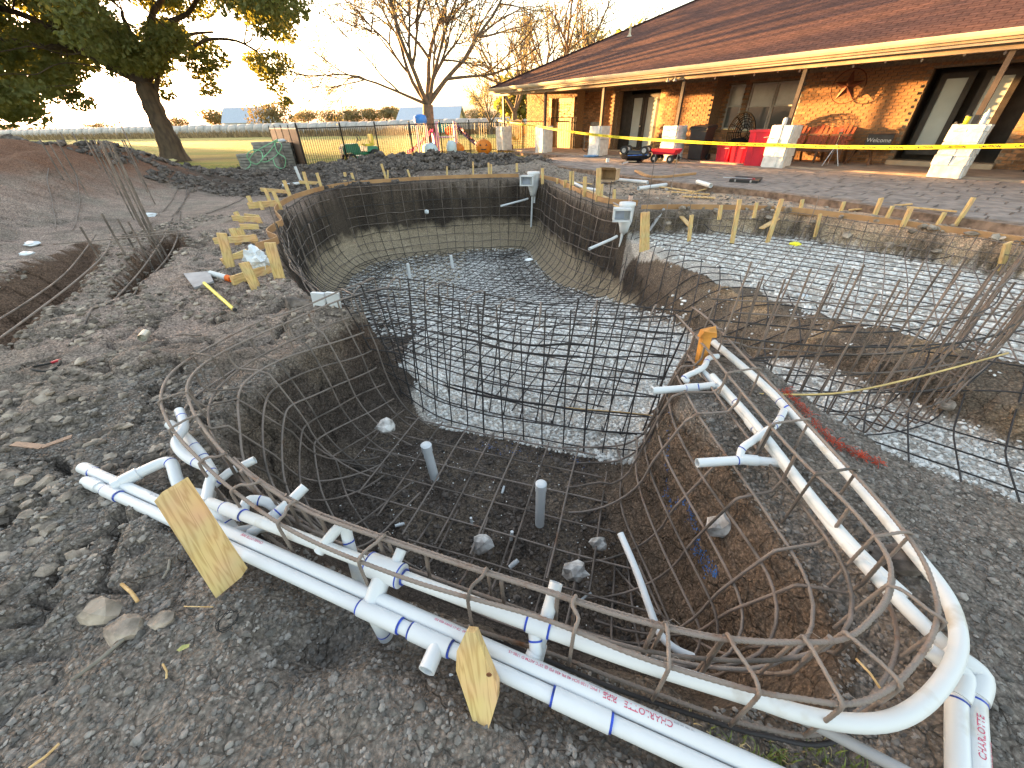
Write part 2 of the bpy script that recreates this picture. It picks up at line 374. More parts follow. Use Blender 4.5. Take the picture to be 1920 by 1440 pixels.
# excavation colours (layers of the soil itself)
dA=sdist(X,Y,POOL);dS=sdist(X,Y,SPA);dB=sdist(X,Y,SHELF)
fl_=pool_floor(X,Y);dig=(Z<-.09)&((dA>-.05)|(dS>-.05)|(dB>-.05))
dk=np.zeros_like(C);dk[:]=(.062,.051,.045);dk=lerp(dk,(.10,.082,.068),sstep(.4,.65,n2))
dk=lerp(dk,(.098,.074,.057),sstep(.3,.8,X)*sstep(2.8,1.5,Y)*.85)           # browner soil on the right spa slope
dk=lerp(dk,(.115,.06,.036),np.exp(-((X+1.15)/.3)**2-((Y-3.2)/.35)**2)*sstep(-.55,-.1,Z)*.8)
lay_=sstep(4.6,7.0,Y)*dig*1.0*(X<2.7)
slope=sstep(2.0,2.6,X)*sstep(-fl_,-fl_+.06,Z);dk=lerp(dk,(.15,.118,.09),slope*(.3+.7*n2));dk=lerp(dk,(.26,.19,.12),slope*sstep(.52,.66,n2)*sstep(-.55,-.3,Z))
sb=(dB>-.1)&(dA<.1);dk=np.where(sb[...,None],lerp(np.ones_like(C)*np.array((.10,.085,.07)),(.30,.25,.19),sstep(.42,.62,n2)),dk)
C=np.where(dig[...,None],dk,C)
fl=pool_floor(X,Y)
dam=2.62-.33*X                                                    # line of the dam wall between spa and pool
onfl=sstep(.09,.03,Z+fl)
gA=onfl*((dA>.02)&(Y>dam+.05*(n2-.5))&(X>-1.35))
gB=((Z<-.36)&(dB>.12)&(dA<np.where(Y<5,.08,.42)+.25*(n2-.5)))*1.0
grav=np.clip(np.maximum(gA,gB),0,1)
C=lerp(C,(.55,.53,.51),grav*(.75+.25*n3))
tr=((sdist(X,Y,TR1)>0)|(sdist(X,Y,TR2)>0));C=np.where(tr[...,None],lerp(np.ones_like(C)*np.array((.075,.048,.035)),(.11,.075,.055),n2),C)
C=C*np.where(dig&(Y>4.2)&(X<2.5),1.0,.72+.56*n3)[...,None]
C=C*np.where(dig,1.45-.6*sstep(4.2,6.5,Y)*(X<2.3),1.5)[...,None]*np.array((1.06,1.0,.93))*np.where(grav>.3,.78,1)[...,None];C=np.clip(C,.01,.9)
col=np.concatenate([C.reshape(-1,3),(lay_*(1-grav)).reshape(-1,1)],1)
# ground material
m,t,b=newmat('ground_soil');b.inputs['Roughness'].default_value=.92;b.inputs['Specular IOR Level'].default_value=.2
at=nd(t,'ShaderNodeAttribute',attribute_name='Col');tc=nd(t,'ShaderNodeTexCoord');P0=tc.outputs['Object']
def N_(sc,det=6,**k):
    n=nd(t,'ShaderNodeTexNoise');n.inputs['Scale'].default_value=sc;n.inputs['Detail'].default_value=det;t.links.new(P0,n.inputs['Vector']);return n.outputs[0]
a1=N_(55,8);mr=nd(t,'ShaderNodeMapRange');mr.inputs[1].default_value=.3;mr.inputs[2].default_value=.7;mr.inputs[3].default_value=.55;mr.inputs[4].default_value=1.5;t.links.new(a1,mr.inputs[0])
vo=nd(t,'ShaderNodeTexVoronoi');vo.inputs['Scale'].default_value=70;t.links.new(P0,vo.inputs['Vector'])
vm=nd(t,'ShaderNodeMapRange');vm.inputs[1].default_value=0;vm.inputs[2].default_value=.6;vm.inputs[3].default_value=1.25;vm.inputs[4].default_value=.7;t.links.new(vo.outputs['Distance'],vm.inputs[0])
mu=nd(t,'ShaderNodeMath',operation='MULTIPLY');t.links.new(mr.outputs[0],mu.inputs[0]);t.links.new(vm.outputs[0],mu.inputs[1])
# pale fibres and crumbs
sp=N_(180,2);sr=nd(t,'ShaderNodeMapRange');sr.inputs[1].default_value=.70;sr.inputs[2].default_value=.76;t.links.new(sp,sr.inputs[0])
sx_=nd(t,'ShaderNodeSeparateXYZ');t.links.new(P0,sx_.inputs[0]);q1=N_(2.6,5)
q2=nd(t,'ShaderNodeMath',operation='MULTIPLY_ADD');t.links.new(q1,q2.inputs[0]);q2.inputs[1].default_value=.7;t.links.new(sx_.outputs['Z'],q2.inputs[2])
q3=nd(t,'ShaderNodeMapRange');q3.inputs[1].default_value=-.75;q3.inputs[2].default_value=-1.0;q3.inputs[3].default_value=0;q3.inputs[4].default_value=.95;t.links.new(q2.outputs[0],q3.inputs[0])
q4=nd(t,'ShaderNodeMath',operation='MULTIPLY');t.links.new(q3.outputs[0],q4.inputs[0]);t.links.new(at.outputs['Alpha'],q4.inputs[1])
q5=nd(t,'ShaderNodeMix',data_type='RGBA');t.links.new(q4.outputs[0],q5.inputs[0]);t.links.new(at.outputs['Color'],q5.inputs[6]);q5.inputs[7].default_value=(.46,.37,.26,1)
vs_=nd(t,'ShaderNodeVectorMath',operation='SCALE');t.links.new(q5.outputs[2],vs_.inputs[0]);t.links.new(mu.outputs[0],vs_.inputs['Scale'])
mx=nd(t,'ShaderNodeMix',data_type='RGBA');t.links.new(sr.outputs[0],mx.inputs[0]);t.links.new(vs_.outputs[0],mx.inputs[6]);mx.inputs[7].default_value=(.42,.36,.28,1)
t.links.new(mx.outputs[2],b.inputs['Base Color'])
vc=nd(t,'ShaderNodeTexVoronoi',feature='DISTANCE_TO_EDGE');vc.inputs['Scale'].default_value=11
dn=nd(t,'ShaderNodeTexNoise');dn.inputs['Scale'].default_value=9;t.links.new(P0,dn.inputs['Vector'])
ad=nd(t,'ShaderNodeMix',data_type='RGBA');ad.inputs[0].default_value=.12;t.links.new(P0,ad.inputs[6]);t.links.new(dn.outputs['Color'],ad.inputs[7]);t.links.new(ad.outputs[2],vc.inputs['Vector'])
cr=nd(t,'ShaderNodeMapRange');cr.inputs[1].default_value=0;cr.inputs[2].default_value=.05;cr.inputs[3].default_value=-.6;cr.inputs[4].default_value=0;t.links.new(vc.outputs['Distance'],cr.inputs[0])
b1=N_(22,9);b2=N_(90,5)
s1=nd(t,'ShaderNodeMath',operation='MULTIPLY_ADD');t.links.new(b1,s1.inputs[0]);s1.inputs[1].default_value=2.4;t.links.new(cr.outputs[0],s1.inputs[2])
s2=nd(t,'ShaderNodeMath',operation='MULTIPLY_ADD');t.links.new(b2,s2.inputs[0]);s2.inputs[1].default_value=.7;t.links.new(s1.outputs[0],s2.inputs[2])
bp=nd(t,'ShaderNodeBump');bp.inputs['Strength'].default_value=.9;bp.inputs['Distance'].default_value=.022;t.links.new(s2.outputs[0],bp.inputs['Height']);t.links.new(bp.outputs[0],b.inputs['Normal'])
M['ground']=m
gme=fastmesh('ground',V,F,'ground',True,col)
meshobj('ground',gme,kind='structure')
def Gs(u,v,lift=0.):
    r=ray(u,v);t=.5
    while t<60:
        if CAMH+r[2]*t<=hz(r[0]*t,r[1]*t)+lift: break
        t+=.01+t*.004
    return Vector((r[0]*t,r[1]*t,hz(r[0]*t,r[1]*t)+lift))
# ---------------------------------------------------------------- scattered stones
M['pebble']=mat('dark_pebbles',(.20,.18,.162),.85,0,.25,scale=25,island=.38,bump=.5,bscale=160)
M['clod']=mat('soil_clods',(.26,.215,.175),.95,0,.3,scale=12,island=.45,bump=.9,bscale=70)
M['clod_dark']=mat('black_clods',(.11,.09,.078),.9,0,.3,scale=12,island=.4,bump=.9,bscale=40)
M['gravel']=mat('white_gravel',(.70,.685,.66),1.0,0,.12,scale=20,island=.3,bump=.3,bscale=90)
M['limestone']=mat('pale_rubble',(.30,.25,.20),.9,0,.25,scale=10,island=.3,bump=.6,bscale=40)
bm=bmesh.new();bmesh.ops.create_icosphere(bm,subdivisions=1,radius=1);ICV=np.array([v.co[:] for v in bm.verts]);ICF=np.array([[v.index for v in f.verts] for f in bm.faces]);bm.free()
rng=np.random.default_rng(7)
def stones(name,pts,size,m,flat=.65,label=None,cat=None,sink=.35,kind='stuff',parent=None,smooth=False,zoff=0):
    n=len(pts)
    if n==0:return
    q=rng.normal(size=(n,4));q/=np.linalg.norm(q,axis=1)[:,None];w_,x_,y_,z_=q.T
    Rm=np.stack([1-2*(y_*y_+z_*z_),2*(x_*y_-z_*w_),2*(x_*z_+y_*w_),2*(x_*y_+z_*w_),1-2*(x_*x_+z_*z_),2*(y_*z_-x_*w_),2*(x_*z_-y_*w_),2*(y_*z_+x_*w_),1-2*(x_*x_+y_*y_)],1).reshape(n,3,3)
    sc=rng.uniform(.6,1.25,(n,1,3))
    v=ICV[None]*(1+rng.uniform(-.28,.22,(n,12,1)))*sc
    v=np.einsum('nij,nkj->nki',Rm,v);v[:,:,2]*=flat
    v=v*np.asarray(size).reshape(-1,1,1)
    z=height(pts[:,0],pts[:,1])
    base=np.stack([pts[:,0],pts[:,1],z+zoff+np.asarray(size)*flat*(1-sink*2)*.8],1)
    v=v+base[:,None,:];Fx=(ICF[None]+(np.arange(n)*12)[:,None,None]).reshape(-1,3)
    me=fastmesh(name,v.reshape(-1,3),Fx,m,smooth);return meshobj(name,me,label,cat,None,kind,parent)
def scatter(n,x0,x1,y0,y1,mask=None,pw=1):
    p=np.stack([rng.uniform(x0,x1,n),y0+(y1-y0)*rng.uniform(0,1,n)**pw],1)
    if mask is not None:p=p[mask(p[:,0],p[:,1])]
    return p
def outside(x,y,m=.04): return (sdist(x,y,SPA)<-m)&(sdist(x,y,POOL)<-m)&(sdist(x,y,SHELF)<-m)&(sdist(x,y,PATIO)<-.02)
p=scatter(52000,-2.9,2.6,-.15,2.6,lambda x,y:outside(x,y,.0)&(fbm(x*2,y*2,3,5)>.30),1.0)
stones('pebbles',p,rng.uniform(.0025,.0075,len(p))*(1+.9*(rng.uniform(0,1,len(p))**6)*2),'pebble',label='small dark crumbs of soil and pebbles covering the near ground',cat='pebbles')
p=scatter(2600,-2.9,.4,0,1.9,lambda x,y:outside(x,y,.0)&(fbm(x*1.6+3,y*1.6,3,15)>.42))
stones('coarse_pebbles',p,rng.uniform(.006,.014,len(p)),'pebble',.6,'larger grey pebbles lying loose in the foreground','pebbles')
p=scatter(11000,-6.5,-1.2,.9,8.5,lambda x,y:outside(x,y,.03)&(sdist(x,y,TR1)<0.1)&(sdist(x,y,TR2)<.1)&(fbm(x*1.3,y*1.3,3,25)>.43),1.2)
stones('soil_clods',p,rng.uniform(.008,.045,len(p))*(.5+.6*rng.uniform(0,1,len(p))),'clod',.6,'crumbled grey brown clods over the ground left of the spa','clods')
p=scatter(9000,-14,-3.3,10.8,18.4,lambda x,y:outside(x,y)&(fbm(x*1.3,y*1.3,3,35)>.40))
stones('black_clods',p,rng.uniform(.03,.14,len(p))*(.4+.6*rng.uniform(0,1,len(p))),'clod_dark',.7,'band of torn black soil clods between pool and lawn','clods')
p=scatter(4200,-7.6,2.2,15.6,19.0,lambda x,y:(np.exp(-((x+2.9)/4.2)**2-((y-17.3)/1.4)**2)>.25))
stones('clod_heap',p,rng.uniform(.05,.17,len(p))*(.45+.55*rng.uniform(0,1,len(p))),'clod_dark',.8,'heap of dark broken clay clods in front of the metal fence','heap',sink=.2)
p=scatter(3800,-3.2,7.2,8.2,16.4,lambda x,y:outside(x,y,.1)&((y>13.5)|(x>1.6)))
stones('rubble',p,rng.uniform(.012,.05,len(p)),'clod',.6,'loose rubble between the pool form board and the patio','rubble')
p=scatter(2600,1.6,8.2,3.5,15.2,lambda x,y:(sdist(x,y,PATIO)<0)&(sdist(x,y,PATIO)>-1.1)&outside(x,y,.05))
stones('pale_rubble',p,rng.uniform(.012,.05,len(p)),'limestone',.6,'pale stone chips along the edge of the patio','rubble')
p=scatter(1500,2.4,8.0,2.5,8.1,lambda x,y:(np.abs(sdist(x,y,SHELF))<.16)&(sdist(x,y,POOL)<-.05))
stones('bank_rocks',p,rng.uniform(.02,.09,len(p)),'limestone',.7,'broken rock sticking out of the bank under the form board','rocks',sink=.1)
# red brown crumbs in the floor of the spa and along the walls
p=scatter(5200,-1.4,1.1,.8,2.7,lambda x,y:(sdist(x,y,SPA)>.45)&(y<2.62-.33*x))
stones('spa_floor_crumbs',p,rng.uniform(.004,.014,len(p))*(1+1.2*rng.uniform(0,1,len(p))**5),'clod_dark',.7,'dark soil crumbs over the floor of the spa','crumbs')
p=scatter(420,-1.4,1.1,.8,2.7,lambda x,y:(sdist(x,y,SPA)>.4)&(y<2.62-.33*x))
stones('pale_specks',p,rng.uniform(.003,.008,len(p)),'gravel',.7,'white chips sprinkled over the spa floor','chips')
def gravmask(x,y):
    dA=sdist(x,y,POOL);z=height(x,y);fl=pool_floor(x,y)
    ok=(z<-fl+.10)&(dA>.1)&(y>2.60-.33*x)&(x>-1.4-.0*y)
    return ok
p=scatter(40000,-1.5,5.4,.3,5.2,lambda x,y:gravmask(x,y))
stones('white_gravel',p,rng.uniform(.009,.021,len(p)),'gravel',.7,'white gravel covering the pool floor behind the spa wall','gravel',sink=.3)
p=scatter(19000,-4.6,2.8,5.0,12.9,lambda x,y:gravmask(x,y)|((sdist(x,y,POOL)>.7)))
stones('far_gravel',p,rng.uniform(.018,.036,len(p)),'gravel',.6,'white gravel on the deep end floor of the pool','gravel',sink=.3)
p=scatter(15000,2.6,8.0,1.2,8.0,lambda x,y:(sdist(x,y,SHELF)>.13)&(sdist(x,y,POOL)<.02+.5*(fbm(x*3,y*3,2,8)-.45))&(height(x,y)<-.33))
stones('shelf_gravel',p,rng.uniform(.016,.034,len(p)),'gravel',.65,'white gravel spread over the raised shelf on the right','gravel',sink=.3)
p=scatter(700,2.2,4.6,1.4,7.0,lambda x,y:(sdist(x,y,POOL)>0)&(height(x,y)>-.8)&(fbm(x*2,y*2,2,9)>.5))
stones('spilled_gravel',p,rng.uniform(.009,.017,len(p)),'gravel',.6,'a few white stones spilled down the dirt slope','gravel')
# ================================================================ REBAR
def bar_obj(parent,path,r,m='rebar',n=6,name='rebar'):
    b=MB();b.tube(path,r,n);return mk(name,b,m,parent)
def ribbed(path,r,closed=False,step=.009,rib=.0016):
    P=resample(path,step,closed);rad=[r+(rib if (i%2==0) else 0) for i in range(len(P))]
    b=MB();b.tube(P,r,8,radii=rad);return b
def wob(path,a=.006,s=0,f=1.6):
    return [Vector(p)+Vector((noise.noise(Vector(p)*f+Vector((s,0,0))),noise.noise(Vector(p)*f+Vector((0,s,5))),noise.noise(Vector(p)*f+Vector((9,s,0)))))*a for p in path]
def ring(pxs,z,n=8): return catmull([G(u,v,z) for u,v in pxs],n)
OUT_PX=[(700,521),(640,545),(560,578),(480,605),(400,645),(332,690),(303,742),(318,800),(380,870),(450,930),(560,1000),(760,1083),(1000,1152),(1200,1230),(1400,1290),(1500,1308),(1580,1318),(1640,1304),(1700,1262),(1752,1190),(1758,1120),(1712,1020),(1600,885),(1500,778),(1400,672),(1330,600),(1298,576)]
IN_PX=[(730,537),(640,562),(540,602),(450,642),(385,680),(352,722),(360,772),(400,830),(460,886),(560,948),(650,985),(840,1050),(1000,1100),(1150,1150),(1300,1188),(1400,1200),(1480,1202),(1580,1196),(1640,1152),(1668,1105),(1664,1045),(1600,960),(1500,858),(1400,745),(1330,660),(1268,588)]
OUTR=ring(OUT_PX,.2);INR=ring(IN_PX,.2)
cage=emp('spa_rebar_cage','rusty ribbed steel bar cage lining the near spa basin and its raised rim','rebar cage')
for nm,pth,z in (('o',OUTR,0),('i',INR,0)):
    mk('rebar',ribbed(wob(pth,.010,1),.0068),'rebar_rust',cage)
mk('rebar',ribbed([p+Vector((.012,.012,-.016)) for p in wob(INR[int(len(INR)*.30):int(len(INR)*.78)],.012,7)],.0068),'rebar_rust',cage)
IL=[Vector((p.x,p.y,-.03)) for p in INR];OL=[Vector((p.x,p.y,-.04)) for p in OUTR]
mk('rebar',ribbed(wob(OL[24:-30],.02,3),.0065),'rebar_rust',cage)
mk('rebar',ribbed([p+Vector((.0,-.016,-.012)) for p in wob(OL[60:-70],.02,4)],.0065),'rebar_dark',cage)
# inward offset helper for the closed bowl curve
def inward(path,cen): 
    out=[]
    m=len(path)
    for i,p in enumerate(path):
        a=path[max(i-1,0)];b=path[min(i+1,m-1)];t=(b-a);t.z=0;t.normalize();nrm=Vector((-t.y,t.x,0))
        if nrm.dot(Vector((cen[0]-p.x,cen[1]-p.y,0)))<0:nrm=-nrm
        out.append(nrm)
    return out
BOWL=resample(INR,.05);BN=inward(BOWL,(-.1,2.0))
for _ in range(6): BN=[(BN[max(i-1,0)]+BN[i]+BN[min(i+1,len(BN)-1)]).normalized() for i in range(len(BN))]
_I=np.arange(0,.96,.02)
_BP=[(BOWL[i],BN[i]) for i in range(0,len(BOWL),2)]
_px=np.array([[p.x+n.x*(i-.07) for i in _I] for p,n in _BP]);_py=np.array([[p.y+n.y*(i-.07) for i in _I] for p,n in _BP])
_pz=np.minimum(height(_px,_py,0)+.055,.16)
BL=[]
for (p,n),zr in zip(_BP,_pz):
    pts=[Vector((p.x,p.y,.2))]+[Vector((p.x+n.x*i,p.y+n.y*i,z)) for i,z in zip(_I,zr)]
    BL.append(resample(pts,.03))
def bowl_prof(t):
    """t 0..1.75 m along the wall from the rim: inset, z"""
    top=.2;bot=-.86;r=.55;straight=(top-bot)-r
    if t<straight:return (.02+.06*t/straight,top-t)
    a=(t-straight)/r
    if a<math.pi/2:return (.08+r*(1-math.cos(a)),bot+r-r*math.sin(a))
    return (.08+r+(t-straight-r*math.pi/2),bot)
for k,t in enumerate((.20,.38,.56,.74,.92,1.10,1.28)):
    ins,z=bowl_prof(t)
    pts=[L[min(len(L)-1,int(t/.03))] for L in BL[3:-3]]
    pts=[(pts[max(i-2,0)]+pts[max(i-1,0)]+pts[i]+pts[min(i+1,len(pts)-1)]+pts[min(i+2,len(pts)-1)])/5 for i in range(len(pts))]
    pts=[(pts[max(i-1,0)]+pts[i]*2+pts[min(i+1,len(pts)-1)])/4 for i in range(len(pts))]
    if k<3: mk('rebar',ribbed(wob(pts,.02,k+11),.0070,step=.013,rib=.001),'rebar_rust' if k%2 else 'rebar',cage)
    else: bar_obj(cage,wob(pts,.03,k+11),.0072,'rebar_rust' if k%2 else 'rebar',7)
for i in range(6,len(BOWL)-6,5):
    p,n=BOWL[i],BN[i];pts=[]
    pts=BL[i//2][::3]
    near=p.y<1.6 or p.x>1.0
    b=ribbed(wob(pts,.02,i),.0070,step=.012,rib=.001) if near else MB().tube(wob(pts,.02,i),.0072,7)
    mk('rebar',b,('rebar_rust','rebar','rebar')[i//5%3],cage)
# U-shaped stirrups round the rim
random.seed(3)
def nearest(path,p): return min(path,key=lambda q:(q-p).length)
for i in range(8,len(OUTR)-6,7):
    p=OUTR[i];q=nearest(INR,p);d=(q-p);d.z=0
    if i<50 and i%14!=8: continue
    if 116<i<172 and (i//7)%2: continue
    d.normalize();t=Vector((-d.y,d.x,0));p0=p+Vector((0,0,.012));q0=q+Vector((0,0,.012))
    sk=t*random.uniform(-.03,.03)
    pts=[p0+Vector((0,0,-.30))-d*.01,p0+Vector((0,0,-.03))-d*.012,p0+Vector((0,0,.004)),p0+d*.03+Vector((0,0,.008)),q0-d*.03+sk+Vector((0,0,.008)),q0+sk,q0+d*.012+sk+Vector((0,0,-.03)),q0+Vector((0,0,-.34))+sk+d*.03]
    mk('stirrup',ribbed(catmull(pts,4),.0056,step=.010,rib=.001),'rebar_rust' if i%4 else 'rebar',cage)
    if (i//7)%3==0 or i>172:
        for c in (p0,q0+sk):
            tw=MB()
            tw.tube([c+Vector((.013*math.cos(a),.013*math.sin(a),.010*math.sin(a*1.7)-.006)) for a in np.linspace(0,9,16)]+[c+Vector((.02,.01,.02)),c+Vector((.035,-.005,.018))],.0012,4)
            mk('wire_tie',tw,'rebar_rust',cage)
# spa floor mat
def draped(parent,a,b,region,lift=.05,r=.0048,m='rebar',z=None,step=.07,wv=.02,minlen=.25):
    a=Vector(a);b=Vector(b);L=(b-a).length;n=max(2,int(L/step));P=[a.lerp(b,i/n) for i in range(n+1)]
    px=np.array([p.x for p in P]);py=np.array([p.y for p in P])
    px=px+wv*(fbm(px*.8,py*.8,2,3)-.5)*2;py=py+wv*(fbm(px*.8+9,py*.8,2,4)-.5)*2
    ok=region(px,py);zz=height(px,py,0)+lift if z is None else np.full(px.shape,z)
    zz=np.convolve(np.pad(zz,2,mode='edge'),np.ones(5)/5,'valid')
    run=[]
    for i in range(n+2):
        if i<=n and ok[i]: run.append(Vector((px[i],py[i],zz[i])))
        else:
            if len(run)>1 and (run[-1]-run[0]).length>minlen: bar_obj(parent,run,r,m,6)
            run=[]
INPOLY=[(p.x+n.x*.60,p.y+n.y*.60) for p,n in zip(BOWL[8:-8:4],BN[8:-8:4])]
floor_ok=lambda x,y:(sdist(x,y,INPOLY)>-.05)&(y<2.72-.33*x)
an=R(18);da=Vector((math.cos(an),-math.sin(an),0));db=Vector((math.sin(an),math.cos(an),0))
for k in range(-5,6):
    c=Vector((-.15,1.9,0))+db*k*.235; draped(cage,c-da*2.5,c+da*2.5,floor_ok,z=-.866,r=.0072,m='rebar_rust' if k%2 else 'rebar',wv=.035)
    c=Vector((-.15,1.9,0))+da*k*.255; draped(cage,c-db*2.5,c+db*2.5,floor_ok,z=-.852,r=.0072,m='rebar' if k%2 else 'rebar_rust',wv=.035)
# dam cage between the spa and the pool
dam=emp('dam_wall_cage','dark double layer bar cage standing between the spa and the white gravel pool floor','rebar cage')
BACK=catmull([G(u,v,.2) for u,v in [(700,521),(780,522),(860,535),(1000,567),(1100,562),(1298,580)]],8)
FRONT=catmull([G(u,v,.2) for u,v in [(640,562),(740,540),(860,562),(960,584),(1110,592),(1268,590)]],8)
FB=catmull([Vector(p) for p in [(-1.30,3.45,-.8),(-.80,3.02,-.9),(-.3,2.77,-.9),(.2,2.6,-.9),(.7,2.47,-.9),(1.15,2.36,-.88)]],8)
def lay(parent,top,bot,nv,nh,r,m,over=0,seed=0,hook=True):
    random.seed(seed);A=resample(top,.02);B=resample(bot,.02)
    at=lambda L,t:L[min(len(L)-1,int(t*(len(L)-1)))]
    for i in range(nv+1):
        t=i/nv;a=at(A,t);b=at(B,t)
        ov=random.choice((0,0,0,.04,.10,-.05,-.14))*over
        pts=[a+Vector((0,0,ov)),a.lerp(b,.3),a.lerp(b,.65),b]
        if hook: pts+=[b+Vector((.0,-.05,-.02))*(1 if seed%2 else -1)]
        bar_obj(parent,wob(catmull(pts,3),.018,i+seed),r*(1.35 if i%5==2 else 1),m if i%4 else 'rebar_dark',7)
    for j in range(nh+1):
        h=.02+.98*j/nh;pts=[at(A,t).lerp(at(B,t),h)+Vector((0,0,.01)) for t in np.linspace(0,1,26)]
        bar_obj(parent,wob(pts,.025,j+seed*3),r,m if j%3 else 'rebar_dark',7)
        if j in(2,5): bar_obj(parent,[p+Vector((0,-.004,.013)) for p in wob(pts[8:20],.025,j+seed*3)],r,'rebar_dark',7)
lay(dam,FRONT,FB,15,7,.0062,'rebar_dark',1,1)
BB=[p+Vector((.02,.28,-.03)) for p in FB]
lay(dam,BACK,BB,17,6,.0060,'rebar_dark',1,2)
for i in range(2,len(FRONT)-2,5):
    a=FRONT[i];q=nearest(BACK,a);bar_obj(dam,catmull([a+Vector((0,-.01,-.12)),a+Vector((0,0,.0)),a.lerp(q,.5)+Vector((0,0,.03)),q,q+Vector((0,.01,-.14))],4),.0058,'rebar_rust',7,'stirrup')
# curtain of uncut bars to the right
cur=emp('curtain_wall_cage','tall uncut bars standing in the gravel channel right of the spa pipes','rebar cage')
CP=catmull([Vector(p) for p in [(1.5,2.42,0),(2.0,2.28,0),(2.6,2.2,0),(3.2,2.3,0),(3.9,2.65,0),(4.6,3.2,0)]],10)
for row,(dy,st,top) in enumerate(((0,.125,.66),(.27,.14,.60))):
    P=resample([p+Vector((0,dy,0)) for p in CP],st);random.seed(row)
    for i,p in enumerate(P):
        zb=hz(p.x,p.y,0)+.03;tp=top+random.uniform(-.16,.12)
        if row==1 and i%3==1:tp-=.3
        l=random.uniform(-.05,.05);dd=-1 if row==0 else 1
        pts=[p+Vector((0,dd*-.16,zb)),p+Vector((0,dd*-.04,zb+.01)),p+Vector((0,0,zb+.09)),p+Vector((l*.4,0,(zb+tp)/2)),p+Vector((l,0,tp))]
        bar_obj(cur,catmull(pts,4),.0062 if row==0 else .0055,'rebar' if i%3 else 'rebar_rust',7)
    for j in range(6):
        z=-.56+j*.19
        pts=wob([p+Vector((0,dy+(.012 if row==0 else -.012),max(z,hz(p.x,p.y+dy,0)+.04))) for p in CP],.05,j+20*row,.9)
        bar_obj(cur,pts,.0056,'rebar' if j%2 else 'rebar_dark',7)
bar_obj(cur,wob([Vector((1.3,2.45,-.02)),Vector((2.0,2.5,-.02)),Vector((3.0,2.52,-.02)),Vector((4.6,2.9,.0))],.03,2),.0085,'rebar_dark',7)
# main pool wall cage: follows the dug wall from near left round the deep end to the second skimmer
RIM=[(-1.62,3.50),(-1.9,3.72),(-2.45,4.4),(-3.07,5.3),(-3.93,6.9),(-4.64,8.6),(-5.02,10.6),(-4.53,12.25),(-2.67,13.17),(-1,13.42),(.42,13.37),(1.07,12.85),(1.24,11.6),(1.67,9.4),(2.02,8.25),(2.35,7.75)]
RIMC=resample(catmull([Vector((x,y,0)) for x,y in RIM],8),.1);RN=inward(RIMC,(-1.2,8.5))
for _ in range(8): RN=[(RN[max(i-1,0)]+RN[i]+RN[min(i+1,len(RN)-1)]).normalized() for i in range(len(RN))]
pw=emp('pool_wall_cage','steel bar grid following the curved dark clay wall of the deep end','rebar cage')
def wall_prof(t,dep,r=.62):
    top=.03;st=top+dep-.06-r
    if t<st:return (.06+.11*t/st,top-t)
    a=(t-st)/r
    if a<math.pi/2:return (.17+r*(1-math.cos(a)),top-st-r*math.sin(a))
    return (.17+r+(t-st-r*math.pi/2),top-st-r)
for k,t in enumerate((0,.035,.22,.42,.62,.82,1.02,1.22,1.42,1.62,1.82,2.02,2.22,2.42)):
    pts=[]
    for p,n in zip(RIMC,RN):
        dep=float(pool_floor(0,p.y));rr=.25+.6*float(sstep(3.8,5.5,p.y))
        ins,z=wall_prof(t if t<.3 else t*dep/1.6,dep,rr);pts.append(p+n*ins+Vector((0,0,z)))
    pts=pts[::2];bar_obj(pw,wob(pts,.04,k),.009,'rebar' if k%3 else 'rebar_dark',6)
random.seed(8)
for i in range(2,len(RIMC)-1,3 if True else 4):
    p,n=RIMC[i],RN[i];dep=float(pool_floor(0,p.y));rr=.25+.6*float(sstep(3.8,5.5,p.y));pts=[]
    if random.random()<.22 and p.y>5:
        hgt=random.choice((.12,.2,.34,.5));pts.append(p+n*.06+Vector((0,0,hgt)))
    for t in np.linspace(0,dep+.95,20):
        ins,z=wall_prof(t,dep,rr);pts.append(Vector((p.x+n.x*ins,p.y+n.y*ins,z)))
    bar_obj(pw,wob(pts,.02,i),.0082,'rebar' if i%2 else 'rebar_dark',6)
for u0,v0,u1,v1 in ((558,440,600,540),(582,430,616,530)):
    a=G(u0,v0,-.1);bar_obj(pw,[Vector((a.x,a.y,.0)),Vector((a.x+.05,a.y-.1,-.9))],.013,'rebar',7)
# floor mats of the deep end, the slope and the shelf
fm=emp('pool_floor_mat','fine dark bar grid lying over the white gravel of the deep end and its slope','rebar mat')
RP=[(p.x+n.x*.75,p.y+n.y*.75) for p,n in zip(RIMC[::4],RN[::4])]
inA=lambda x,y:(sdist(x,y,POOL)>np.where(x>1.5,-.02,.62))&(y>2.95-.33*x)&(y>2.9)&~((x>2.2)&(y<3.3))
a2=R(-24);e1=Vector((math.cos(a2),math.sin(a2),0));e2=Vector((-math.sin(a2),math.cos(a2),0))
for k in range(-26,27):
    c=Vector((-.5,8,0))+e2*k*.25; draped(fm,c-e1*8,c+e1*8,inA,lift=.075,r=.0075,m='rebar_dark',step=.12)
for k in range(-22,22):
    c=Vector((-.5,8,0))+e1*k*.25; draped(fm,c-e2*8,c+e2*8,inA,lift=.085,r=.0075,m='rebar_dark',step=.12)
sm=emp('shelf_mat','steel bar grid lying on the gravel shelf below the long form board on the right','rebar mat')
inB=lambda x,y:(sdist(x,y,SHELF)>.10)&(sdist(x,y,POOL)<.06)
a3=R(-40);f1=Vector((math.cos(a3),math.sin(a3),0));f2=Vector((-math.sin(a3),math.cos(a3),0))
for k in range(-17,18):
    c=Vector((5,5,0))+f2*k*.24; draped(sm,c-f1*6,c+f1*6,inB,lift=.07,r=.007,m='rebar' if k%3 else 'rebar_dark',step=.1)
    c=Vector((5,5,0))+f1*k*.24; draped(sm,c-f2*6,c+f2*6,inB,lift=.08,r=.007,m='rebar' if k%3 else 'rebar_rust',step=.1)
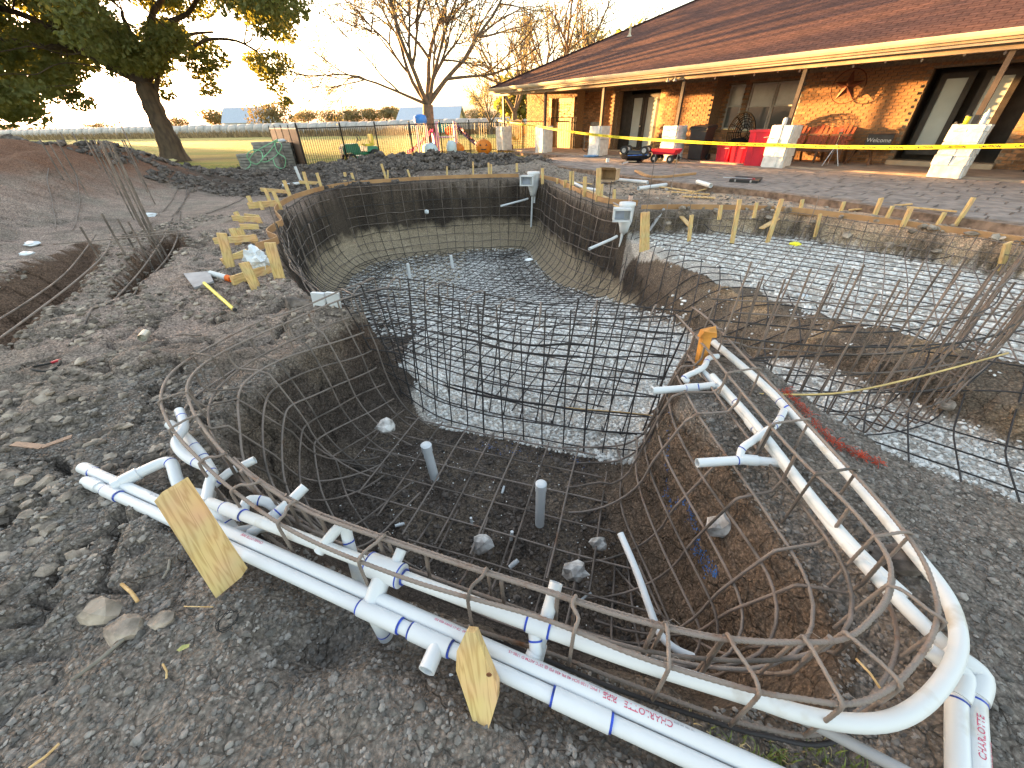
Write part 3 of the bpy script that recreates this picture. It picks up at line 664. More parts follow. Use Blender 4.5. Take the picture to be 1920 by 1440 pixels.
# channel mat right of the spa
inC=lambda x,y:(sdist(x,y,POOL)>.12)&(x>1.6)&(y<3.4)
for k in range(-9,12):
    c=Vector((3.2,2.0,0))+f2*k*.26; draped(fm,c-f1*4,c+f1*4,inC,lift=.07,r=.0062,m='rebar_dark',step=.1)
    c=Vector((3.2,2.0,0))+f1*k*.26; draped(fm,c-f2*4,c+f2*4,inC,lift=.08,r=.0062,m='rebar_dark',step=.1)
# cage of the shelf wall with tall bars left uncut
sw=emp('shelf_wall_cage','upright bars with tall uncut ends along the long form board on the right','rebar cage')
SRIM=catmull([Vector(p) for p in [(2.45,7.82,0),(3.0,7.98,0),(4.1,7.83,0),(5.3,7.43,0),(6.1,6.22,0),(6.8,5.1,0),(7.45,3.85,0),(7.9,2.4,0)]],10)
P=resample(SRIM,.21);random.seed(5)
for i,p in enumerate(P):
    tp=random.choice((.03,.05,.02,.3,.75,.95)) if i%2 else .02
    pts=[p+Vector((random.uniform(-.03,.03),0,tp)),p+Vector((0,0,-.2)),p+Vector((-.02,-.05,-.33)),p+Vector((-.08,-.2,-.35))]
    bar_obj(sw,pts,.0062,'rebar' if i%3 else 'rebar_rust',6)
for j,z in enumerate((.0,-.13,-.26)): bar_obj(sw,wob([p+Vector((0,0,z)) for p in SRIM],.03,j),.0058,'rebar',6)
# ---------------------------------------------------------------- bars in and over the left trenches
tb=emp('trench_bar_cluster','cluster of thin upright bars standing in the trench left of the pool','rebar cluster')
random.seed(11)
TB=[(68,283,130,372),(75,262,150,385),(92,268,164,385),(106,262,178,388),(112,247,172,345),(135,248,200,360),(158,257,217,370),(168,262,228,380),(176,262,238,400),(184,262,245,412),(188,264,250,418),(190,265,252,425),(198,263,262,425),(206,266,268,432),(209,266,272,438),(223,227,290,380),(228,262,300,400),(232,262,306,410),(150,425,210,520),(190,400,262,520),(220,410,278,500),(240,415,290,505),(255,400,305,495),(265,408,318,500),(280,420,330,490)]
for i,(u1,v1,u0,v0) in enumerate(TB):
    b0=G(u0,v0+14,-.35 if i>14 else .0);tp=Yp(u1,v1,b0.y)
    b0.x=tp.x+ (b0.x-tp.x)*.25
    bar_obj(tb,[b0,b0.lerp(tp,.5),tp],.012,'rebar',6)
for (u0,v0,u1,v1) in ((100,458,345,436),(180,352,250,352),(205,445,330,432)): bar_obj(tb,[G(u0,v0,.25),G(u1,v1,.25)],.007,'rebar_rust',6)
TL=[('long bent bar over the left trench, nearest the picture edge',[(-20,610),(60,560),(130,505),(180,440)],'rebar'),
('long bent bar crossing the left trench beside the edge one',[(-20,648),(60,590),(150,520),(200,470),(212,425)],'rebar_rust'),
('long straight bar over the narrow trench ending near the middle of the ground',[(118,637),(200,555),(262,490),(310,425),(322,405)],'rebar'),
('bent bar over the narrow trench nearest the pool',[(208,576),(262,520),(310,470),(330,430),(337,393)],'rebar'),
('short bar end in a fan of bars on the black soil',[(305,395),(345,365),(356,356)],'rebar'),
('middle bar end of the fan lying on the black soil',[(320,402),(350,375),(362,357)],'rebar'),
('lowest bar end of the fan lying on the black soil',[(328,398),(355,372),(372,362)],'rebar'),
('thin bar lying alone between the fan and the timber stakes',[(385,397),(420,385),(466,364)],'rebar'),
('short dark bar lying on the ground above the crushed can',[(243,610),(300,613),(372,618)],'rebar'),
('pale straight bar lying left on the reddish soil',[(104,428),(125,400),(138,392)],'rebar_rust'),
('second pale bar on the reddish soil crossing the first',[(132,430),(160,405),(178,388)],'rebar_rust')]
for i,(lb,pts,mm) in enumerate(TL):
    P=catmull([G(u,v,.06) for u,v in pts],6)
    if i>1: P=[Vector((p.x,p.y,max(hz(p.x,p.y)+.012,-.02 if i<4 else -9))) for p in P]
    b=MB();b.tube(P,.0095 if i<4 else .007,7);mk('loose_rebar',b,mm,None,lb,'rebar','loose bars on the left ground')
b=MB();b.tube(catmull([G(1400,738,.0),G(1560,738,.05),G(1700,712,.12),G(1890,662,.2)],6),.006,6);mk('cane',b,mat('dry_cane',(.55,.40,.16),.7),None,'long dry tan cane stuck through the right bar curtain','cane')
b=MB();b.tube(catmull([G(960,752,-.6),G(1060,764,-.6),G(1180,774,-.6),G(1240,782,-.6)],5),.005,6);mk('reed',b,'stakewood',None,'thin pale reed lying low across the dam cage bars','reed')
# ================================================================ PVC PLUMBING
def band(b,p,d,r,w=.006,n=16):
    d=Vector(d).normalized();b.tube([Vector(p)-d*w/2,Vector(p)+d*w/2],r,n)
def onpath(P,f):
    L=[0]
    for a,c in zip(P,P[1:]):L.append(L[-1]+(c-a).length)
    t=f*L[-1]
    for i in range(len(P)-1):
        if L[i+1]>=t:
            k=(t-L[i])/(L[i+1]-L[i]+1e-9);return P[i].lerp(P[i+1],k),(P[i+1]-P[i]).normalized()
    return P[-1],(P[-1]-P[-2]).normalized()
def fitting(root,P,f,ln,r,m='pvc'):
    p,d=onpath(P,f);b=MB();b.pipe([p-d*ln/2,p+d*ln/2],r,18);mk('coupling',b,m,root)
    for s in(-1,1): b=MB();band(b,p+d*s*(ln/2+.004),d,r*.93,.007);mk('primer_mark',b,'blueglue',root)
    return p,d
def print_on(root,P,f,text,size,r,ang,m,flip=True):
    """lettering printed along a straight run of pipe"""
    cu=bpy.data.curves.new('print','FONT');cu.body=text;cu.size=size;cu.offset=size*.012;cu.resolution_u=2
    to=bpy.data.objects.new('tmp',cu);COL.objects.link(to);dg=bpy.context.evaluated_depsgraph_get();dg.update()
    me=bpy.data.meshes.new_from_object(to.evaluated_get(dg));bpy.data.objects.remove(to)
    p,d=onpath(P,f)
    if flip:d=-d
    up=Vector((0,0,1));side=d.cross(up).normalized();up2=side.cross(d).normalized()
    for v in me.vertices:
        a=ang+v.co.y/r*(1 if flip else 1);q=p+d*v.co.x+(side*math.cos(a)+up2*math.sin(a))*(r+.0006);v.co=q
    me.materials.clear();me.materials.append(M[m]);o=bpy.data.objects.new('printed_text',me);COL.objects.link(o);o.parent=root
# two long pipes on the ground in front
lpA=emp('ground_pipe','front white pipe lying on the dirt with tee fittings and blue primer marks','pipe')
A0=[G(163,880,.035),G(1500,1474,.035)];A0=[A0[0].lerp(A0[1],k/6) for k in range(7)]
off=Vector((-.012,-.047,0))
PA=[p for p in A0]
b=MB();b.pipe(PA[:1]+PA,.0238,20);
PL=[p+off+Vector((0,0,-.004)) for p in A0];PL[0]=PL[1].lerp(PL[0],.86)
b=MB();b.pipe(PL,.0238,20);mk('pipe_body',b,'pvc',lpA)
up=emp('ground_pipe','rear white pipe of the front pair, printed with red pipe lettering','pipe')
b=MB();b.pipe([p+Vector((0,0,.004)) for p in A0],.0238,20);mk('pipe_body',b,'pvc',up)
p0,d0=onpath(A0,0.0);b=MB();b.pipe([p0-d0*.035,p0+d0*.05],.029,20);mk('end_cap',b,'pvc',up)
b=MB();band(b,p0+d0*.055,d0,.0275,.006);mk('primer_mark',b,'blueglue',up)
UP=[p+Vector((0,0,.004)) for p in A0]
for f,tx,sz,c in ((.985,'CHARLOTTE  PIPE','B','redprint'),):pass
L_=sum((a-c).length for a,c in zip(UP,UP[1:]))
def fr_of(u,v):
    g=G(u,v,.035);best=min(np.linspace(0,1,400),key=lambda f:(onpath(UP,f)[0]-g).length);return float(best)
ANG=R(66)
print_on(up,UP,fr_of(1258,1372),'CHARLOTTE   PIPE',.024,.0238,ANG,'redprint')
print_on(up,UP,fr_of(1152,1326),'NSF-pw  1 PVC 1120 SCH 40 PR 450 PSI @ 23\u00b0C ASTM D 1785-15',.0125,.0238,ANG,'redprint')
print_on(up,UP,fr_of(1298,1392),'US 1785  041 0716',.007,.0238,ANG-.12,'greyprint')
print_on(up,UP,fr_of(1134,1318),'01|7204001010|',.008,.0238,ANG-.35,'greyprint')
print_on(up,UP,fr_of(900,1208),'ASTM D 2665  CF-11 DWV 450 PSI',.012,.0238,ANG,'redprint')
print_on(up,UP,fr_of(484,1040),'CHARLOTTE PIPE ',.016,.0238,ANG,'redprint')
print_on(up,UP,fr_of(300,972),'CHARLOTTE PIPE  1 PVC 1120',.012,.0238,ANG,'greyprint')
for f,ln in ((fr_of(210,905),.10),(fr_of(675,1178),.17),(fr_of(775,1218),.15),(fr_of(1075,1330),.17)):
    fitting(lpA,PL,f,ln,.030)
def branch(root,P,f,vec,ln,r,opn=True,mark=True,m='pvc'):
    p,d=onpath(P,f);v=Vector(vec).normalized();b=MB();b.pipe([p,p+v*ln*.55,p+v*ln],r,20,False,opn,.045,.16);mk('branch',b,m,root)
    if mark:
        b=MB();band(b,p+v*ln*.78,v,r*1.02,.008);mk('primer_mark',b,'blueglue',root)
branch(lpA,PL,fr_of(682,1160)-.004,(.05,-.03,-1),.16,.028)
branch(lpA,PL,fr_of(795,1218),(-.25,-.75,.02),.085,.028,True,False)
for f_,w_ in ((fr_of(1058,1305),.0035),(fr_of(1082,1316),.0048)):
    p,d=onpath(PL,f_);sd_=Vector((0,0,1)).cross(d).normalized()
    if sd_.y>0:sd_=-sd_
    b=MB();b.tube([p+(sd_*math.cos(a)+Vector((0,0,1))*math.sin(a))*.0232 for a in np.linspace(.1,1.35,9)],w_,6);mk('primer_mark',b,'blueglue',lpA)
p,d=onpath(PL,.02);b=MB();b.pipe([p-d*.03,p+d*.06],.029,18);mk('end_cap',b,'pvc',lpA)
# pipe that runs inside the rim in front, bends round the right corner and returns
ZR=.085
RUNPX=[(392,942),(480,975),(640,1037),(800,1098),(1000,1172),(1200,1243),(1400,1305),(1500,1338),(1600,1356),(1680,1348),(1745,1306),(1790,1240),(1796,1180),(1770,1110),(1700,1020),(1600,900),(1500,790),(1420,712),(1338,642)]
RUN=resample(catmull([G(u,v,ZR) for u,v in RUNPX],8),.03)
rp=emp('rim_pipe','white pipe running under the front rim and bending round the right corner','pipe')
b=MB();b.pipe(RUN,.0235,20,False,True);mk('pipe_body',b,'pvc_dirty',rp)
def fr(P,u,v,z=ZR):
    g=G(u,v,z);return float(min(np.linspace(0,1,500),key=lambda f:(onpath(P,f)[0]-g).length))
for u,v,ln in ((440,958,.11),(1010,1176,.07),(1470,760,.06)): fitting(rp,RUN,fr(RUN,u,v),ln,.0285)
print_on(rp,RUN,fr(RUN,1360,1295),'CHARLOTTE PIPE  1-1/2 PVC 1120 SCH 40  PR 330 PSI',.008,.0235,R(40),'greyprint',True)
# big jet body tee in the rim pipe
jb=emp('jet_tee','large white tee body with an open mouth in the middle of the front rim','pipe fitting')
f0=fr(RUN,722,1072);p,d=onpath(RUN,f0);b=MB();b.pipe([p-d*.075,p+d*.075],.045,24);mk('body',b,'pvc',jb)
for s in(-.07,.07,.085): b=MB();band(b,p+d*s,d,.0458 if abs(s)<.08 else .03,.006,24);mk('primer_mark',b,'blueglue',jb)
v=Vector((-.25,-.62,-.42)).normalized();b=MB();b.pipe([p,p+v*.08,p+v*.125],.036,24,False,True,.06,.13);mk('mouth',b,'pvc',jb)
v=Vector((.25,.6,.35)).normalized();b=MB();b.pipe([p+d*.03,p+d*.03+v*.085],.021,18,False,True);mk('stub',b,'pvc',jb)
# elbows and risers in the front
def pipething(lb,pts,r,z=None,smooth=5,m='pvc',o0=False,o1=True,marks=(),coup=(),name='stub_pipe',grp=None,parts=()):
    root=emp(name,lb,'pipe',group=grp)
    P=[Vector(p) for p in pts]
    P=resample(catmull(P,smooth),.02) if smooth else P
    b=MB();b.pipe(P,r,18,o0,o1);mk('pipe_body',b,m,root)
    if marks:
        for f in marks:
            b=MB();p,d=onpath(P,f);band(b,p,d,r*1.03,.006);mk('primer_mark',b,'blueglue',root)
    for f,ln in coup:
        p,d=onpath(P,f);b=MB();b.pipe([p-d*ln/2,p+d*ln/2],r*1.22,18);mk('coupling',b,m,root)
    return root
J='jet stub pipes pointing into the spa'
pipething('white jet stub crossing the front rim beside the large tee fitting',[G(470,1000,.0),G(505,975,.05),G(545,940,.07),G(572,913,.09)],.0235,marks=(.5,),coup=((.35,.07),),grp=J,smooth=0)
pipething('short jet stub on the left rim below the bent pipe cluster',[G(395,915,.03),G(430,885,.07),G(478,862,.09)],.020,marks=(.2,),grp=J,smooth=0)
pipething('white upright jet stub rising beside the front stake, right of centre',[G(1000,1248,-.05),G(1018,1180,.04),G(1030,1140,.09),G(1043,1092,.14)],.0235,marks=(.12,.2),coup=((.14,.07),),grp=J,smooth=0)
pipething('short white riser with two blue rings under the front rim pipe',[G(988,1262,.0),G(1005,1220,.03),G(1003,1185,.06)],.023,marks=(.45,.8),coup=((.25,.06),),grp=J,smooth=0,o1=False)
pipething('white jet stub sticking into the spa below the orange stake',[G(1340,722,.06),G(1300,727,.03),G(1223,733,.02)],.024,marks=(.25,.45),coup=((.35,.08),),grp=J,smooth=0)
pipething('white jet stub sticking into the spa halfway down the right side',[G(1462,868,.02),G(1400,862,.02),G(1307,868,.02)],.0235,marks=(.3,.5),coup=((.35,.08),),grp=J,smooth=0)
E_='small white elbow fittings'
pipething('peaked white elbow rising over the front rim between two stirrups',[G(598,1035,.07),G(625,1000,.12),G(645,985,.145),G(652,1010,.09),G(672,1085,-.05),G(690,1150,-.12)],.0225,smooth=3,marks=(.42,.85),o1=False,grp=E_)
pipething('white elbow hooking back over the jet stub left of the large tee',[G(455,975,.04),G(462,940,.08),G(496,940,.06),G(520,955,.02)],.0225,smooth=3,marks=(.6,),o1=False,grp=E_)
pipething('swan neck of white pipe bending over the left corner of the rim',[G(336,770,.18),G(345,800,.16),G(330,830,.15),G(352,858,.13),G(395,882,.12),G(392,910,.09),G(385,942,.085)],.0235,smooth=5,o0=True,o1=False,marks=(.08,.62,.78),grp=E_)
pipething('straight white pipe beside the swan neck on the left rim corner',[G(318,795,.12),G(340,812,.10),G(375,850,.08),G(400,890,.03)],.0255,smooth=3,marks=(.55,.75),o1=False,grp=E_)
pipething('white elbow on the ground joining the left pipe ends to the rim',[G(213,912,.05),G(280,878,.07),G(318,866,.075),G(330,895,.05),G(345,920,.02),G(400,930,-.02)],.027,smooth=4,marks=(.42,.72),coup=((.12,.07),),o1=False,grp=E_)
pipething('short white tee leg sloping down beside the leaning front board',[G(400,950,.07),G(428,985,.0),G(440,1002,-.03)],.028,smooth=0,marks=(.6,),o1=False,grp=E_)
pipething('low white stub end lying beside the left board under the rim',[G(392,975,.0),G(430,1000,-.02),G(510,985,-.02)],.024,smooth=0,o0=True,o1=False,marks=(.3,),grp=E_)
pipething('pair of blue stained elbows above the upper right jet stub',[G(1290,715,.03),G(1282,708,.05),G(1318,690,.08),G(1328,672,.10),G(1346,668,.10)],.019,smooth=3,marks=(.1,.7),o1=False,grp=E_)
pipething('bent elbow over the middle right jet stub',[G(1388,856,.03),G(1392,840,.06),G(1412,826,.08),G(1430,812,.09),G(1456,795,.10),G(1470,770,.09)],.019,smooth=3,marks=(.08,.6,.8),o1=False,grp=E_)
# second long pipe on the right side and the downpipe at the corner
R2=[G(1310,692,.04),G(1380,760,.04),G(1470,870,.04),G(1540,960,.045),G(1600,1035,.05),G(1690,1130,.05),G(1740,1180,.04),G(1822,1262,.0)]
rt=pipething('inner white pipe running down the right side to the corner elbow',R2,.025,smooth=5,m='pvc_dirty',marks=(.12,.35,.97),coup=((.33,.07),(.14,.06)),o1=False,name='side_pipe')
rt3=pipething('middle white pipe along the right side between two rim bars',[G(1335,705,.06),G(1420,800,.06),G(1520,930,.06),G(1610,1035,.06),G(1700,1120,.055)],.0225,smooth=4,m='pvc_dirty',marks=(.2,),o1=False,name='side_pipe')
cp=emp('corner_downpipe','pair of white elbow pipes turning down at the bottom right corner','pipe')
for dx,u1 in ((0,1857),(-.055,1822)):
    c0=G(1826,1262,.02)+Vector((dx,-.0,0));e0=G(1838,1520,0)+Vector((dx,0,0));P=[c0+Vector((-.05,.06,.02)),c0+Vector((-.02,.02,.015)),c0+Vector((.005,-.02,.0)),c0.lerp(e0,.2),e0]
    b=MB();b.pipe(resample(catmull(P,5),.02),.0265,20);mk('pipe_body',b,'pvc_dirty',cp)
    b=MB();b.pipe(resample(catmull([c0+Vector((-.03,.035,.018)),c0+Vector((.004,-.01,.005)),c0.lerp(e0,.22)],4),.01),.032,20);mk('elbow',b,'pvc_dirty',cp)
    b=MB();band(b,c0.lerp(e0,.25),e0-c0,.0275,.006);mk('primer_mark',b,'blueglue',cp)
    if dx==0:
        PP=[c0.lerp(e0,.2),e0];print_on(cp,PP,.62,'CHARLOTTE',.022,.0265,R(80),'redprint',True);print_on(cp,PP,.68,'PR 280 PSI @ 73F NSF',.009,.0265,R(40),'redprint',True)
b=MB();b.pipe([G(1455,1322,.0),G(1560,1375,.03),G(1760,1480,.05)],.016,16);mk('grey_conduit',b,'pvc_grey',None,'thin grey conduit running from under the rim to the bottom edge','conduit')
# pipes standing in the spa and the deep end
def standpipe(u,v,ht,r,lb,tilt=(0,0),z=-.92,cap=True):
    g=G(u,v,z);root=emp('drain_riser',lb,'pipe',g,0,'capped pipes standing up from the floor')
    b=MB();b.pipe([(0,0,-.03),(tilt[0],tilt[1],ht)],r,20);mk('pipe_body',b,'pvc',root)
    if cap:
        b=MB();t=Vector((tilt[0],tilt[1],ht));k=t/ht;b.cyl(t-k*r*1.6,r*1.14,r*1.8,20);b.lathe([(r*1.14,r*.2),(r*.9,r*.42),(r*.5,r*.52),(.001,r*.55)],20,t);mk('cap',b,'pvc',root)
standpipe(816,897,.35,.036,'left of the two capped white pipes standing on the spa floor',(-.03,.02))
standpipe(1012,978,.40,.034,'right of the two capped white pipes standing on the spa floor')
standpipe(768,517,.26,.035,'left thin white pipe standing on the far gravel floor',(0,0),-1.25,False)
standpipe(849,500,.26,.035,'right thin white pipe standing on the far gravel floor',(-.02,0),-1.25,False)
pipething('loose thin white pipe leaning on the right slope of the spa',[G(1163,1000,-.25),G(1195,1075,-.30),G(1225,1160,-.36),G(1242,1195,-.38),G(1268,1218,-.40),G(1300,1232,-.42)],.0165,smooth=3,o0=True,o1=False,name='loose_pipe')
for u,v,r,l,dr,lb in ((745,985,.012,.035,(1,.3,0),'tiny white elbow offcut on the spa floor'),(884,979,.010,.02,(0,0,1),'tiny white ring standing on the spa floor'),(959,1006,.013,.018,(.1,.1,1),'white threaded ring on the spa floor'),(942,922,.010,.035,(.3,1,.2),'short white offcut near the middle of the spa floor'),(960,1060,.016,.03,(1,.5,.6),'cut piece of white coupling on the spa floor'),(1096,1120,.008,.02,(1,.5,.2),'smallest white offcut near the front of the spa floor')):
    g=G(u,v,-.90);d=Vector(dr).normalized();b=MB();b.pipe([g,g+d*l],r,14,True,True);mk('pipe_offcut',b,'pvc',None,lb,'pipe offcut','offcuts on the spa floor')
# skimmers
M['skim_in']=mat('skimmer_inside',(.45,.50,.62),.5,0,.05)
def skimmer(loc,rz,lb,sc=1.0):
    root=emp('skimmer',lb,'skimmer',loc,rz,'skimmer housings on the pool rim')
    w_,h_,dd,t_=.30*sc,.20*sc,.22*sc,.014
    b=MB()   # hollow mouth box facing -y
    b.box((0,-dd/2,h_/2-t_/2),(w_,dd,t_));b.box((0,-dd/2,-h_/2+t_/2),(w_,dd,t_));b.box((-w_/2+t_/2,-dd/2,0),(t_,dd,h_-2*t_));b.box((w_/2-t_/2,-dd/2,0),(t_,dd,h_-2*t_))
    b.box((0,-dd-.004,h_/2-.006),(w_+.03,.012,.034));b.box((0,-dd-.004,-h_/2+.006),(w_+.03,.012,.034));b.box((-w_/2+.004,-dd-.004,0),(.03,.012,h_));b.box((w_/2-.004,-dd-.004,0),(.03,.012,h_))
    mk('mouth',b,'pvc',root);b=MB();b.box((0,-.02,0),(w_-.03,.02,h_-.03));mk('weir_flap',b,'skim_in',root)
    b=MB();b.lathe([(.001,.16*sc),(.145*sc,.16*sc),(.15*sc,.12*sc),(.135*sc,.10*sc),(.125*sc,-.16*sc),(.09*sc,-.26*sc),(.07*sc,-.36*sc),(.001,-.36*sc)],24,(.10*sc,.09*sc,0));mk('bucket',b,'pvc',root)
    b=MB();b.pipe([(.08*sc,.09*sc,-.34*sc),(.06*sc,.07*sc,-1.08*sc)],.028,14);b.pipe([(.14*sc,.09*sc,-.33*sc),(.13*sc,.09*sc,-.52*sc)],.03,14);mk('down_pipe',b,'pvc',root)
    b=MB();b.pipe([(-.02,.05,-.42*sc),(-.12*sc,-.08,-.44*sc),(-.55*sc,-.55*sc,-.50*sc)],.027,14,False,True);mk('return_stub',b,'pvc',root)
    return root
g=Yp(997,345,13.3);skimmer(Vector((g.x-.12,12.92,.02)),R(-15),'far white skimmer housing on the deep end rim',1.25)
g=Yp(1176,392,7.66);skimmer(Vector((g.x-.10,7.66,.04)),R(-8),'nearer white skimmer housing at the corner of the form boards',1.02)
b=MB();b.lathe([(.0,0),(.032,0),(.042,.13),(.0,.131)],16);c=emp('paper_cup','paper coffee cup with black lid standing on the nearer skimmer','cup',Yp(1181,382,8.05)+Vector((0,0,.02)))
mk('cup_body',b,mat('cup_paper',(.62,.42,.33),.7),c);b=MB();b.cyl((0,0,.13),.044,.02,16);mk('lid',b,'rebar_dark',c)
# ================================================================ HOUSE (local x along the wall, y away from the pool)
M['brick']=mat('brown_brick',(.36,.175,.075),.85,0,scale=14,col2=(.20,.115,.062),island=.38,bump=.5,bscale=60)
M['mortar']=mat('mortar',(.23,.175,.12),.95,0,.15,scale=20,bump=.4,bscale=80)
M['gutter']=mat('beige_gutter',(.55,.47,.34),.45,0,.05,scale=3)
M['fascia']=mat('beige_fascia',(.36,.28,.19),.6,0,.08,scale=3)
M['soffit']=mat('dark_soffit',(.16,.12,.085),.8,0,.1)
M['post']=mat('brown_post',(.06,.045,.035),.55,0,.12,scale=6)
M['frame_dark']=mat('dark_door_wood',(.035,.027,.022),.5,0,.2,scale=5)
M['frame_white']=mat('window_vinyl',(.36,.35,.32),.5,0,.05)
M['cedar']=mat('cedar_boards',(.42,.24,.09),.6,0,.2,scale=4,stretch=(8,8,.7),bump=.3,bscale=10)
m,t,b=newmat('window_glass');b.inputs['Base Color'].default_value=(.10,.11,.11,1);b.inputs['Roughness'].default_value=.06;b.inputs['Specular IOR Level'].default_value=.9;M['glass']=m
M['blind']=mat('window_blind',(.30,.29,.26),.25,0,.05,spec=.8)
M['frosted']=mat('frosted_glass',(.42,.47,.46),.25,0,.05,scale=2,spec=.7)
M['curtain']=mat('amber_pane',(.62,.50,.25),.3,0,.2,scale=9,col2=(.45,.30,.10),spec=.5)
m,t,b=newmat('shingles');b.inputs['Roughness'].default_value=.95;b.inputs['Specular IOR Level'].default_value=.1
tc=nd(t,'ShaderNodeTexCoord');br=nd(t,'ShaderNodeTexBrick');t.links.new(tc.outputs['UV'],br.inputs['Vector'])
br.inputs['Scale'].default_value=1;br.inputs['Brick Width'].default_value=.32;br.inputs['Row Height'].default_value=.14;br.inputs['Mortar Size'].default_value=.012
br.inputs['Color1'].default_value=(.115,.058,.046,1);br.inputs['Color2'].default_value=(.078,.042,.035,1);br.inputs['Mortar'].default_value=(.05,.022,.018,1)
nz=nd(t,'ShaderNodeTexNoise');nz.inputs['Scale'].default_value=9;t.links.new(tc.outputs['Object'],nz.inputs['Vector'])
mx=nd(t,'ShaderNodeMix',data_type='RGBA',blend_type='OVERLAY');mx.inputs[0].default_value=.55;t.links.new(br.outputs[0],mx.inputs[6]);t.links.new(nz.outputs[0],mx.inputs[7]);t.links.new(mx.outputs[2],b.inputs['Base Color'])
bp=nd(t,'ShaderNodeBump');bp.inputs['Distance'].default_value=.02;bp.inputs['Strength'].default_value=.7;t.links.new(br.outputs['Fac'],bp.inputs['Height']);bp.invert=True;t.links.new(bp.outputs[0],b.inputs['Normal']);M['shingle']=m
WO=2.5;SL0,SL1=-7.95,17.0;ZF=.15;ZE=2.62
house=emp('ranch_house','long single storey brick house with brown shingle roof and covered porch','house',HO,HA)
# openings in the wall: s0,s1,z0,z1
OPEN=[(-5.75,-4.3,ZF,2.40),(-1.6,1.05,ZF,2.48),(3.40,4.02,1.02,2.46),(4.2,6.02,.98,2.46),(9.35,11.5,.3,2.45),(13.5,14.8,.9,2.3)]
wl=MB()
RCS=[(-4.05,-1.75,.6),(3.2,6.28,.7)]
def RC(s):
    for a,c,d_ in RCS:
        if a<s<c: return d_
    return 0.
ss=sorted(set([SL0,SL1]+[q for r_ in RCS for q in r_[:2]]+[o[0] for o in OPEN]+[o[1] for o in OPEN]))
for a,c in zip(ss,ss[1:]):
    mid=(a+c)/2;op=[o for o in OPEN if o[0]<mid<o[1]]
    if op:
        o=op[0]
        if o[2]>.2: wl.box(((a+c)/2,WO+.12+RC(mid),(o[2])/2),(c-a,.22,o[2]))
        wl.box(((a+c)/2,WO+.12+RC(mid),(o[3]+ZE+.1)/2),(c-a,.22,ZE+.1-o[3]))
    else: wl.box(((a+c)/2,WO+.12+RC(mid),(ZE+.1)/2),(c-a,.22,ZE+.1))
wl.box((SL0+.12,WO+4,(ZE+.1)/2),(.24,7.5,ZE+.1))
for a,c,d_ in RCS:
    wl.box((a-.11,WO+.235+d_/2,(ZE+.1)/2),(.22,d_+.01,ZE+.1));wl.box((c+.11,WO+.235+d_/2,(ZE+.1)/2),(.22,d_+.01,ZE+.1))
mk('wall',wl,'mortar',house)
# bricks: the biggest in view are single parts, the rest one part
bricks=[];L_,Hh=.215,.078
nrow=int((ZE-ZF)/Hh);rnd=random.Random(4)
for r in range(nrow):
    z=ZF+Hh*(r+.5);s=SL0+(L_/2 if r%2 else 0)
    while s<SL1-L_:
        c=s+L_/2
        if not any(o[0]-.02<c<o[1]+.02 and o[2]-.02<z<o[3]+.02 for o in OPEN): bricks.append((c,z))
        s+=L_
brm=MB().box((0,0,0),(L_-.014,.024,Hh-.014)).mesh('brick');brm.materials.append(M['brick'])
near=sorted(bricks,key=lambda q:abs(q[0]-8.0)+abs(q[1]-1.7)*.7)[:295];ns=set(near)
for c,z in near:
    o=bpy.data.objects.new('brick',brm);COL.objects.link(o);o.parent=house;o.location=(c,WO+RC(c)+rnd.uniform(-.006,.004),z);o.scale=(rnd.uniform(.9,1.04),1,rnd.uniform(.9,1.05));o.rotation_euler=(0,0,rnd.uniform(-.012,.012))
bb=MB()
for c,z in bricks:
    if (c,z) not in ns: bb.box((c,WO+RC(c)+rnd.uniform(-.006,.004),z),((L_-.014)*rnd.uniform(.9,1.03),.024,Hh-.014))
mk('brickwork',bb,'brick',house,kind='stuff')
eb=MB()
for r in range(nrow):
    for k in range(30):
        y=WO+.25+k*.215+(.1 if r%2 else 0)
        eb.box((SL0-.004,y,ZF+Hh*(r+.5)),(.024,.2,Hh-.014))
mk('side_brickwork',eb,'brick',house,kind='stuff')
# doors and windows
def panel(parent,name,x0,x1,y,z0,z1,th,m): b=MB();b.box(((x0+x1)/2,y,(z0+z1)/2),(x1-x0,th,z1-z0));return mk(name,b,m,parent)
def framed(name,x0,x1,y,z0,z1,fw,m,gl,bars=(),mid=None,lab=None):
    b=MB();b.box(((x0+x1)/2,y,z1-fw/2),(x1-x0,.07,fw));b.box(((x0+x1)/2,y,z0+fw/2),(x1-x0,.07,fw));b.box((x0+fw/2,y,(z0+z1)/2),(fw,.07,z1-z0-2*fw));b.box((x1-fw/2,y,(z0+z1)/2),(fw,.07,z1-z0-2*fw))
    f=mk(name,b,m,house)
    if lab:f['label']=lab
    if mid: 
        b=MB();b.box(((x0+x1)/2,y-.005,mid),(x1-x0-2*fw,.06,fw*.9));mk('mullion',b,m,f)
    if gl:
        if isinstance(gl,tuple):
            panel(f,'pane',x0+fw,x1-fw,y+.02,mid,z1-fw,.01,gl[0]);panel(f,'pane',x0+fw,x1-fw,y+.02,z0+fw,mid,.01,gl[1])
        else: panel(f,'pane',x0+fw,x1-fw,y+.02,z0+fw,z1-fw,.01,gl)
    for xb in bars: panel(f,'glazing_bar',xb-.01,xb+.01,y+.0,z0+fw,z1-fw,.02,m)
    return f
al=MB()
for (a,c,z0,z1) in (OPEN[1],OPEN[4]):
    al.box(((a+c)/2,WO+1.02,(z0+z1)/2),(c-a+.2,.05,z1-z0+.1));al.box((a-.03,WO+.62,(z0+z1)/2),(.05,.76,z1-z0));al.box((c+.03,WO+.62,(z0+z1)/2),(.05,.76,z1-z0));al.box(((a+c)/2,WO+.62,z1+.03),(c-a,.76,.05))
mk('door_alcove',al,'frame_dark',house,kind='stuff')
